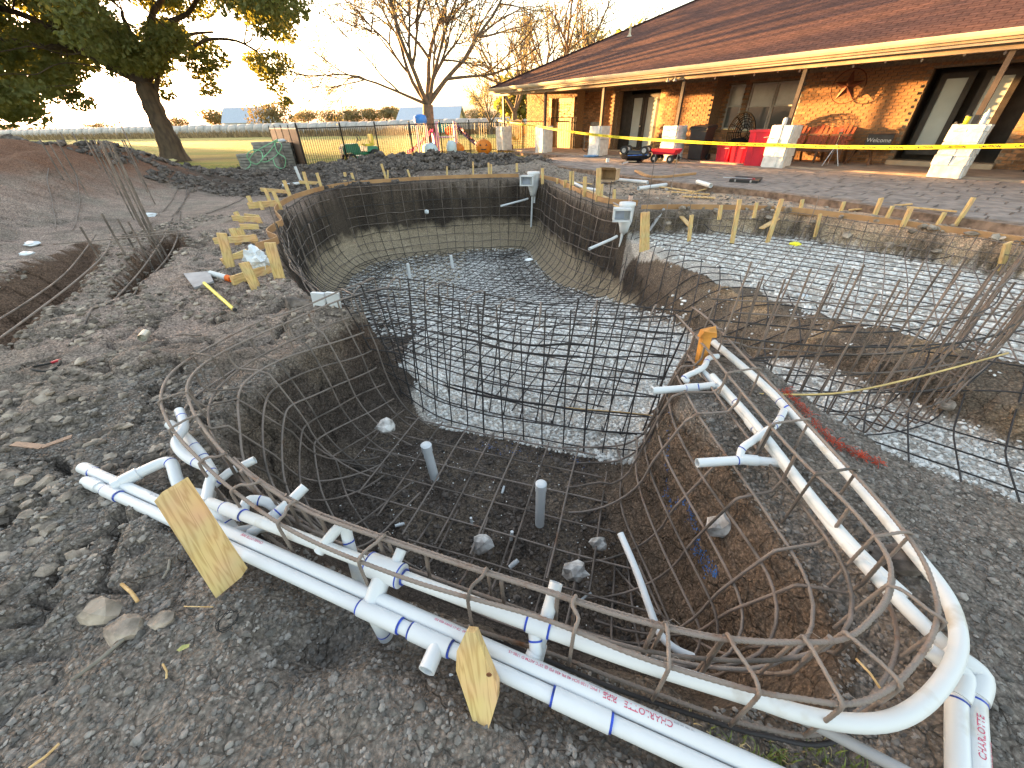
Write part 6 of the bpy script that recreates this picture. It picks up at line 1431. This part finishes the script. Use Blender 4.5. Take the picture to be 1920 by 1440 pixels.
slide(858,283,'lilac toy slide curving down behind the fence','lilac_toy',.5,1.7,1.25,R(-15))
g=G(838,286,0);r=emp('play_tower','lilac and teal plastic play tower behind the fence','play tower',(g.x,g.y+.5,0),.1)
for x,y in((-.5,-.3),(.5,-.3),(.5,.3),(-.5,.3)): b=MB();b.cyl((x,y,0),.07,1.5,10);mk('post',b,'lilac_toy',r)
b=MB();b.box((-.1,-.31,1.2),(.6,.04,.45));mk('panel',b,'teal_toy',r);b=MB();b.box((0,0,.75),(1.0,.6,.06));mk('deck',b,'lilac_toy',r);b=MB();b.cyl((.15,-.36,1.05),.22,.04,18,axis='y');mk('round_window',b,'orange_toy',r)
g=G(795,290,0);r=emp('blue_tub','blue plastic roof of a toy house in front of the bare tree','toy roof',(g.x,g.y+.2,0));b=MB();b.smooth=True;b.lathe([(.32,1.45),(.36,1.55),(.33,1.75),(.2,1.83),(.001,1.85)],20);mk('tub',b,'blue_toy',r);b=MB()
for x in(-.25,.25): b.box((x,0,.72),(.08,.3,1.45))
mk('support',b,'lilac_toy',r)
for i,(u,v,w_,h_,lb) in enumerate(((806,292,.42,.34,'white plastic bag bulging behind the clod heap, left of the fence post'),(847,291,.30,.38,'white plastic bag right of the fence post'))):
    g=G(u,v,0);b=MB();b.smooth=True;b.blob((0,0,h_*.8),(w_,w_*.8,h_),i+3,2,.18);mk('white_bag',b,'white_toy',None,lb,'bag','white bags',loc=(g.x,g.y+.25,0))
def pumpkin(u,v,r_,lb,face,m_='pumpkin'):
    g=G(u,v,0);root=emp('pumpkin',lb,'pumpkin',(g.x,g.y,0),0,'orange pumpkins by the fence');b=MB();vs=[];na,nb=36,12
    for j in range(nb+1):
        ph=math.pi*j/nb
        for i in range(na):
            a=2*math.pi*i/na;rr=r_*math.sin(ph)*(1-.10*abs(math.sin(a*5)))+.001;vs.append((rr*math.cos(a),rr*math.sin(a),r_*.86*(1-math.cos(ph)) if True else 0))
    b.add(vs,[(j*na+i,(j+1)*na+i,(j+1)*na+(i+1)%na,j*na+(i+1)%na) for j in range(nb) for i in range(na)],True);mk('pumpkin_body',b,m_,root)
    b=MB();b.tube([(0,0,r_*1.68),(.02,0,r_*1.9)],.03,6);mk('stem',b,'greywood',root)
    if face:
        b=MB()
        for x in(-.16,.16): b.add([(x-.06,-r_*.97,r_*1.05),(x+.06,-r_*.97,r_*1.05),(x,-r_*.95,r_*1.25)],[(0,1,2)])
        b.add([(-.18,-r_*.95,r_*.75),(-.09,-r_*1.0,r_*.6),(.09,-r_*1.0,r_*.6),(.18,-r_*.95,r_*.75),(.0,-r_*1.01,r_*.7)],[(0,1,2,3,4)]);mk('carved_face',b,'wire',root)
pumpkin(908,291,.42,'large orange pumpkin with a carved face right of the play things',True);pumpkin(861,289,.30,'orange pumpkin half hidden behind the white bag',False)
g=G(968,279,0);r=emp('tarp_heap','pale yellow tarp thrown over boards beside the porch','tarp',(g.x,g.y,0));M['tarp']=mat('pale_tarp',(.58,.50,.26),.6,0,.1)
b=MB();b.blob((0,0,1.0),(.62,.3,.5),14,3,.35,2.2);mk('cloth',b,'tarp',r);b=MB()
for k in range(5): b.beam((-.8+k*.1,-.1,.35+.09*k),(.7,.15+.03*k,.25+.11*k),.14,.03)
mk('boards',b,'stakewood',r,kind='stuff')
b=MB();g=G(918,285,0);b.box((0,0,.16),(.9,.5,.32));mk('planter_box',b,'brownwood',None,'low brown planter box at the fence beside the pumpkin','planter',loc=(g.x+.9,g.y+.4,0))
# ================================================================ FAR GROUND
M['bale']=mat('wrapped_bales',(.40,.385,.36),.6,0,.15,scale=1.2,bump=.4,bscale=5);M['hay']=mat('bale_end_hay',(.38,.29,.16),.9,0,.2,scale=6)
p0=Vector((-112,98,0));p1=Vector((8,60,0));d=(p1-p0).normalized();L=(p1-p0).length;n=int(L/1.75)
bmesh_=MB();bmesh_.smooth=True;bmesh_.lathe([(.001,-.87),(.84,-.87),(.89,-.82),(.91,-.3),(.905,.3),(.89,.82),(.84,.87),(.001,.87)],20);bme=bmesh_.mesh('round_bale');bme.materials.append(M['bale'])
for i in range(n):
    p=p0+d*(i+.5)*1.75;o=bpy.data.objects.new('round_bale',bme);COL.objects.link(o);o.location=(p.x,p.y+random.uniform(-.1,.1),.86+random.uniform(-.05,.05));o.rotation_euler=(0,math.pi/2,math.atan2(d.y,d.x)+random.uniform(-.04,.04));o.rotation_mode='XYZ';s_=random.uniform(.96,1.04);o.scale=(s_,s_,1)
    o.rotation_euler=Euler((0,math.pi/2,0)).to_matrix().to_euler();o.matrix_world=Matrix.Translation(o.location)@Matrix.Rotation(math.atan2(d.y,d.x),4,'Z')@Matrix.Rotation(math.pi/2,4,'Y')
    tag(o,'round grey wrapped hay bale in the long row across the field','hay bale','round bales lined up across the field')
M['weed']=mat('dry_weeds',(.30,.21,.11),.9,0,.2,scale=3,island=.35);b=MB()
for i in range(5200):
    t_=rngl.uniform(0,1);p=p0+d*L*t_+Vector((.3,-1.2-abs(rngl.gauss(0,.7)),0));hh=rngl.uniform(.35,1.15);a=rngl.uniform(-.35,.35);s_=Vector((.10,.03,0));b.add([p-s_,p+s_,p+Vector((a,0,hh))],[(0,1,2)])
mk('dry_weeds',b,'weed',None,'strip of brown dry weeds growing along the row of bales','weeds',kind='stuff')
# far trees
D_S=1
m,t,b_=newmat('far_foliage')
def leafmat(name,c1,c2,tr=.35,tc_=(.35,.30,.05)):
    m,t,b=newmat(name);b.inputs['Roughness'].default_value=.75;b.inputs['Specular IOR Level'].default_value=.2
    g=nd(t,'ShaderNodeNewGeometry');mx=nd(t,'ShaderNodeMix',data_type='RGBA');t.links.new(g.outputs['Random Per Island'],mx.inputs[0]);mx.inputs[6].default_value=(*c1,1);mx.inputs[7].default_value=(*c2,1);t.links.new(mx.outputs[2],b.inputs['Base Color'])
    if tr:
        tl=nd(t,'ShaderNodeBsdfTranslucent');tl.inputs[0].default_value=(*tc_,1);ms=nd(t,'ShaderNodeMixShader');ms.inputs[0].default_value=tr
        out=t.nodes['Material Output'];t.links.new(b.outputs[0],ms.inputs[1]);t.links.new(tl.outputs[0],ms.inputs[2]);t.links.new(ms.outputs[0],out.inputs[0])
    M[name]=m;return name
leafmat('oak_leaf',(.085,.11,.045),(.15,.15,.06),.40,(.30,.30,.06));leafmat('hazed_far_leaf',(.14,.125,.07),(.22,.18,.10),.2,(.3,.22,.06));leafmat('dry_leaf',(.22,.20,.10),(.30,.25,.12),.35,(.36,.32,.14))  # far leaf tones lightened, distance haze put into the colour
M['bark']=mat('oak_bark',(.105,.075,.052),.95,0,scale=6,col2=(.05,.036,.028),stretch=(1,1,.35),bump=1,bscale=9);M['barkgrey']=mat('grey_bark',(.17,.125,.085),.9,0,scale=8,col2=(.09,.07,.05),bump=.8,bscale=10)
def leaves(name,cent,rad,n,size,m_,parent=None,seed=0,lb=None,cat=None,kind='stuff'):
    """leaf faces filling an uneven set of clumps"""
    rg=np.random.default_rng(seed);cent=np.array(cent);rad=np.array(rad);pr=rad.prod(1)**(2/3);pr/=pr.sum();idx=rg.choice(len(cent),n,p=pr)
    dv=rg.normal(size=(n,3));dv/=np.linalg.norm(dv,axis=1)[:,None];rr=rg.uniform(.25,1.05,(n,1))**.55
    P=cent[idx]+dv*rr*rad[idx];a=rg.normal(size=(n,3));a/=np.linalg.norm(a,axis=1)[:,None];c=np.cross(a,rg.normal(size=(n,3)));c/=np.linalg.norm(c,axis=1)[:,None]
    s=(size*rg.uniform(.5,1.3,(n,1)));V_=np.stack([P-a*s,P+c*s*.55,P+a*s,P-c*s*.55],1).reshape(-1,3);F_=np.arange(4*n).reshape(-1,4)
    return meshobj(name,fastmesh(name,V_,F_,m_),lb,cat,None,kind,parent)
def fartree(x,y,h,w_,lb,m_='hazed_far_leaf',seed=0,trunk=True,grp='distant trees behind the field',cat='tree'):
    if D_S and seed<100 and m_=='hazed_far_leaf': h*=.8
    r=emp('distant_tree',lb,cat,(0,0,0),0,grp);rg=random.Random(seed);cs=[];rs=[]
    for k in range(9):
        a=rg.uniform(0,6.28);q=rg.uniform(0,.6);cs.append((x+math.cos(a)*q*w_/2,y+math.sin(a)*q*w_/2,h*rg.uniform(.38,.78)));rs.append((w_*.26,w_*.26,h*.22))
    leaves('crown',cs,rs,int(900+60*w_),max(.22,h*.05),m_,r,seed)
    b=MB();b.tube([(x,y,0),(x,y,h*.6)],h*.03,6);mk('trunk',b,'bark',r)
i=0
for u,w_,h,D,lb in ((-10,14,5,150,'low hazy tree at the left end of the horizon'),(60,20,5,190,'wide low tree left of the big oak trunk'),(180,18,6,190,'low tree behind the uprights, glowing in the sun'),(330,7,5.2,120,'small round bush just right of the oak trunk'),(405,9,7.5,125,'round yellow green tree between the oak and the metal roofs'),(515,11,7.5,105,'dark round tree in front of the metal roofed house'),(580,14,8,170,'tree right of the metal roofed house'),(625,12,7.5,165,'second tree of the middle group'),(660,11,8.5,160,'third tree of the middle group, slightly taller'),(700,14,8,160,'tree behind the tall fence post'),(735,10,8,155,'rounded tree left of the barn'),(757,8,6.5,150,'tree touching the barn gable'),(905,13,6,130,'brownish tree beyond the play tower'),(1150,20,11,60,'green tree seen through the porch')):
    g=ray(u,236);k=D/g[1];fartree(g[0]*k,D,h,w_,lb,'hazed_far_leaf' if u<1100 else 'oak_leaf',i);i+=1
hr_=random.Random(3)
for k_ in range(26):
    az=R(-49.5-k_*.36);D=185+hr_.uniform(-8,8);fartree(math.sin(az)*D,math.cos(az)*D,10.5+hr_.uniform(-.6,.6),9,'tree of the added shade row far to the left, numbered out of view'.replace(', numbered out of view',' beyond the bales'),'hazed_far_leaf',200+k_,grp='tree row added for shade far to the left')  # row added almost wholly out of view to block low sun from the yard
g=ray(968,215);k=48/g[1];fartree(g[0]*k,48,6.2,5.5,'dark green bushy tree seen under the far porch corner','oak_leaf',77)
# barn and metal roofed house
M['tin']=mat('pale_tin_roof',(.42,.47,.53),.4,.3,.05);M['barnwall']=mat('tan_siding',(.50,.36,.18),.7,0,.08)
def gable(name,lb,u,D,w_,l_,eh,rh,rz,wm):
    g=ray(u,236);k=D/g[1];r=emp(name,lb,'building',(g[0]*k,D,0),rz)
    b=MB();b.add([(-l_/2,-w_/2,0),(l_/2,-w_/2,0),(l_/2,w_/2,0),(-l_/2,w_/2,0),(-l_/2,-w_/2,eh),(l_/2,-w_/2,eh),(l_/2,w_/2,eh),(-l_/2,w_/2,eh),(-l_/2,0,rh),(l_/2,0,rh)],[(0,1,5,4),(2,3,7,6),(3,0,4,8,7),(1,2,6,9,5)]);mk('wall',b,wm,r)
    b=MB();o_=.4;b.add([(-l_/2-o_,-w_/2-o_,eh-.1),(l_/2+o_,-w_/2-o_,eh-.1),(l_/2+o_,0,rh+.1),(-l_/2-o_,0,rh+.1),(l_/2+o_,w_/2+o_,eh-.1),(-l_/2-o_,w_/2+o_,eh-.1)],[(0,1,2,3),(3,2,4,5)]);mk('roof',b,'tin',r);b=MB();b.box((-l_/2-.03,0,1.3),(.06,2.2,2.6));mk('door',b,'tin',r);return r
gable('barn','tan barn with a pale metal roof behind the bare tree',812,76,6,9.2,1.9,3.4,R(-4),'barnwall')
gable('far_house','distant house with pale blue metal roofs behind the bales',476,118,8,10.5,2.2,5.2,R(10),'tin')
b=MB();a_=Yp(860,232,62);c_=Yp(1100,228,62)
rl=emp('white_rail_fence','low white board fence beyond the field','fence')
for z in(.7,1.15): b=MB();b.beam((a_.x,62,z),(c_.x,62,z),.05,.22);mk('rail',b,'frame_white',rl)
for k in range(9): x=a_.x+(c_.x-a_.x)*k/8;b=MB();b.box((x,62.1,.7),(.15,.1,1.4));mk('post',b,'frame_white',rl)
for u,vt,D,lb in ((305,205,120,'leaning thin utility pole by the oak trunk'),(490,182,140,'thin utility pole above the metal roofed house'),(645,182,130,'taller thin pole in the middle of the horizon'),(682,200,140,'shorter thin pole right of the taller one')):
    g=ray(u,236);k=D/g[1];t_=Yp(u-6,vt,D);b=MB();b.tube([(g[0]*k,D,0),(t_.x,D,t_.z)],.12,6);mk('utility_pole',b,'greywood',None,lb,'pole')
# ---------------------------------------------------------------- big oak
oak=emp('oak_tree','big leaning oak with dense dark foliage at the upper left','tree',(0,0,0))
T0=G(330,303,0);T0.z=-.1
tr=[T0,Yp(315,262,T0.y),Yp(298,225,T0.y+.1),Yp(283,190,T0.y+.2),Yp(272,158,T0.y+.3)]
b=MB();P=catmull(tr,6);n=len(P);rad=[.42+.38*(1-i/(n-1))**6+.03*math.sin(i*1.3) for i in range(n)];b.tube(P,.4,14,radii=rad);mk('trunk',b,'bark',oak)
F0=P[-1];rg=random.Random(12);cs=[];rs=[]
poly=[(-420,-260),(480,-260),(545,-40),(530,45),(538,120),(545,185),(505,150),(470,95),(440,60),(430,45),(400,95),(400,172),(365,150),(330,120),(300,172),(272,140),(210,135),(180,165),(150,205),(110,180),(50,225),(-60,240),(-420,240)]
pa=np.array(poly,float)
cnt=0
while cnt<370:
    u=rg.uniform(-420,545);v=rg.uniform(-260,240)
    if sdist(np.array([u]),np.array([v]),poly)[0]<14:continue
    yy=rg.uniform(19.5,33.5)
    if noise.noise(Vector((u/60.,v/45.,yy/3)))<-.30:continue
    c=Yp(u,v,yy)
    if c.z<1.7:continue
    s_=rg.uniform(.6,1.25);cs.append(tuple(c));rs.append((s_*1.15,s_*1.05,s_*.62));cnt+=1
# drooping fringe clumps
for u,v,yy,s_ in ((535,190,26,.35),(520,165,26,.45),(500,140,26,.55),(480,115,26,.6),(392,168,25,.5),(385,140,25,.6),(400,110,25,.7),(370,120,25.5,.7),(340,95,25,.7),(312,178,26.5,.4),(300,150,26.5,.5),(215,120,24,.8),(150,190,24,.6),(120,170,24,.7),(60,215,24,.7),(20,200,24,.9),(10,228,24,.5),(90,150,25,1),(530,60,27,.7),(525,30,27,.8),(500,10,27,.9)):
    c=Yp(u,v,yy);cs.append(tuple(c));rs.append((s_*1.1,s_,s_*.7))
leaves('crown',cs,rs,230000,.11,'oak_leaf',oak,5)
b=MB()
def limb(b,a,c,r0,r1,seed,sag=.12):
    q=random.Random(seed);a=Vector(a);c=Vector(c);L=(c-a).length;P=[a]
    for k in range(1,6):
        t_=k/6;P.append(a.lerp(c,t_)+Vector((q.uniform(-1,1),q.uniform(-1,1),q.uniform(-.4,1)))*L*.05+Vector((0,0,L*sag*math.sin(math.pi*t_))))
    P.append(c);P=catmull(P,3);n=len(P);b.tube(P,r0,7,radii=[r0+(r1-r0)*(i/(n-1))**.8 for i in range(n)]);return P
main=[]
for k,(u,v,yy,r_) in enumerate(((120,90,24,.30),(-80,110,25,.26),(230,20,24,.28),(330,-30,27,.26),(400,60,27,.18),(60,-60,28,.22),(460,-20,25,.16),(180,40,30,.2),(350,80,24,.13),(-200,0,22,.2),(480,95,26,.10))):
    main.append(limb(b,F0 if k!=8 else P[-8],Yp(u,v,yy),r_,.05,k))
mk('limb',b,'bark',oak,kind='stuff')
b=MB();allp=[p for M_ in main for p in M_[4:]]
for k,c in enumerate(cs[::2]):
    c=Vector(c);a=min(allp,key=lambda p:(p-c).length+ (1.5 if p.z>c.z+1 else 0));limb(b,a,c,.035,.010,k,.04)
mk('branches',b,'bark',oak,kind='stuff')
b=MB();a=G(343,302,0);b.beam(a,Yp(318,268,a.y+.35),.16,.05,(0,-1,0));mk('leaning_plank',b,'stakewood',None,'plank leaning against the oak trunk','plank')
b=MB();a=G(327,304,.0);b.blob(a+Vector((0,-.2,.1)),(.3,.15,.08),3,2,.4);mk('yellow_scrap',b,'tarp',None,'pale yellow scrap at the foot of the oak','scrap')
# ---------------------------------------------------------------- bare trees
def baretree(name,lb,base,h,seed,r0,stems,spread,m_='barkgrey',nleaf=2500,lsz=.07,depth=5,bias=(0,0),tw=.012,up_=.25):
    root=emp(name,lb,'tree',(0,0,0),0,'bare winter trees');q=random.Random(seed);trunk=MB();tw_=MB();tips=[]
    def grow(p,d,L,r,lev):
        n=4 if lev<3 else 3;P=[p.copy()];dd=d.copy()
        for k in range(n):
            dd=(dd+Vector((q.gauss(0,.11),q.gauss(0,.11),q.gauss(0,.06)+.03))).normalized();P.append(P[-1]+dd*L/n)
        e=r*.62;(trunk if lev<2 else tw_).tube(P,r,8 if lev<2 else (5 if lev<4 else 3),cap=False,radii=[r+(e-r)*i/n for i in range(n+1)])
        if lev>=depth: tips.append(P[-1]);return
        nb=3 if lev<depth-1 else 3
        for k in range(nb):
            t_=q.uniform(.35,1) if k else 1.0;i=min(n-1,int(t_*n));pp=P[i].lerp(P[i+1],t_*n-i) if t_<1 else P[-1]
            ax=dd.orthogonal().normalized();ax=Matrix.Rotation(q.uniform(0,6.283),3,dd)@ax;ang=q.uniform(.3,.75)*spread if k else q.uniform(.05,.35)
            nd_=(Matrix.Rotation(ang,3,ax)@dd);nd_.z+=up_*(.5 if lev<2 else -.1);grow(pp,nd_.normalized(),L*q.uniform(.66,.86),max(tw,r*(.62 if k else .72)),lev+1)
        if lev>=3:
            for k in range(2):
                i=q.randrange(1,n+1);ax=Matrix.Rotation(q.uniform(0,6.283),3,dd)@dd.orthogonal().normalized();grow(P[i],(Matrix.Rotation(q.uniform(.5,1.1),3,ax)@dd).normalized(),L*.5,tw,depth)
    for (dx,dy,dz,L,r) in stems: grow(Vector(base[1] if len(base)>1 else base[0]),Vector((dx,dy,dz)).normalized(),L,r,1)
    trunk.tube(catmull([Vector(p) for p in base],4),r0,12,radii=None if len(base)<2 else [r0*(1.25-.3*i/(len(base)*4-4)) for i in range(len(base)*4-3)])
    mk('trunk',trunk,m_,root,kind='stuff');mk('branches',tw_,m_,root,kind='stuff')
    if nleaf: leaves('leaves',[tuple(p) for p in tips],[(.35,.35,.3)]*len(tips),nleaf,lsz,'dry_leaf',root,seed)
B0=Yp(806,285,27.0);B0.z=-.1;B1=Yp(802,196,27.0)
baretree('bare_tree','bare spreading tree with forked grey trunk in the middle of the picture',[B0,B1],10,3,.30,[(-.75,.1,.95,2.6,.13),(-.28,-.2,1,2.7,.14),(.02,.3,1,2.7,.15),(.40,-.1,1.0,2.6,.12),(.95,.1,.75,3.0,.14),(-1.1,.0,.42,2.4,.085)],1.15,nleaf=15000,lsz=.05,depth=6,tw=.012)
for k,(u,v,yy,lb,sd) in enumerate(((1040,190,36,'bare tree with pale twigs rising behind the far end of the roof',8),(1120,170,40,'bare tree standing behind the brown roof, right of the others',9),(965,215,42,'bare tree left of the porch end, thin and pale',10))):
    a=Yp(u,v,yy);c=a.copy();c.z=-.1;top=c.copy();top.z=2.0
    baretree('bare_tree',lb,[c,top],9,sd,.24,[(-.5,0,1,2.4,.16),(.1,.2,1,2.6,.17),(.6,-.1,.95,2.4,.15)],1.1,nleaf=2600,lsz=.07,depth=5,tw=.010)
a=Yp(920,232,60);baretree('bare_tree','bare bush like tree beyond the white rail fence',[Vector((a.x,60,-.1)),Vector((a.x,60,1.2))],6,15,.2,[(-.6,0,.9,1.7,.12),(.1,.2,1,1.8,.12),(.7,-.1,.8,1.7,.12)],1.2,nleaf=3500,lsz=.09,depth=5,tw=.015)
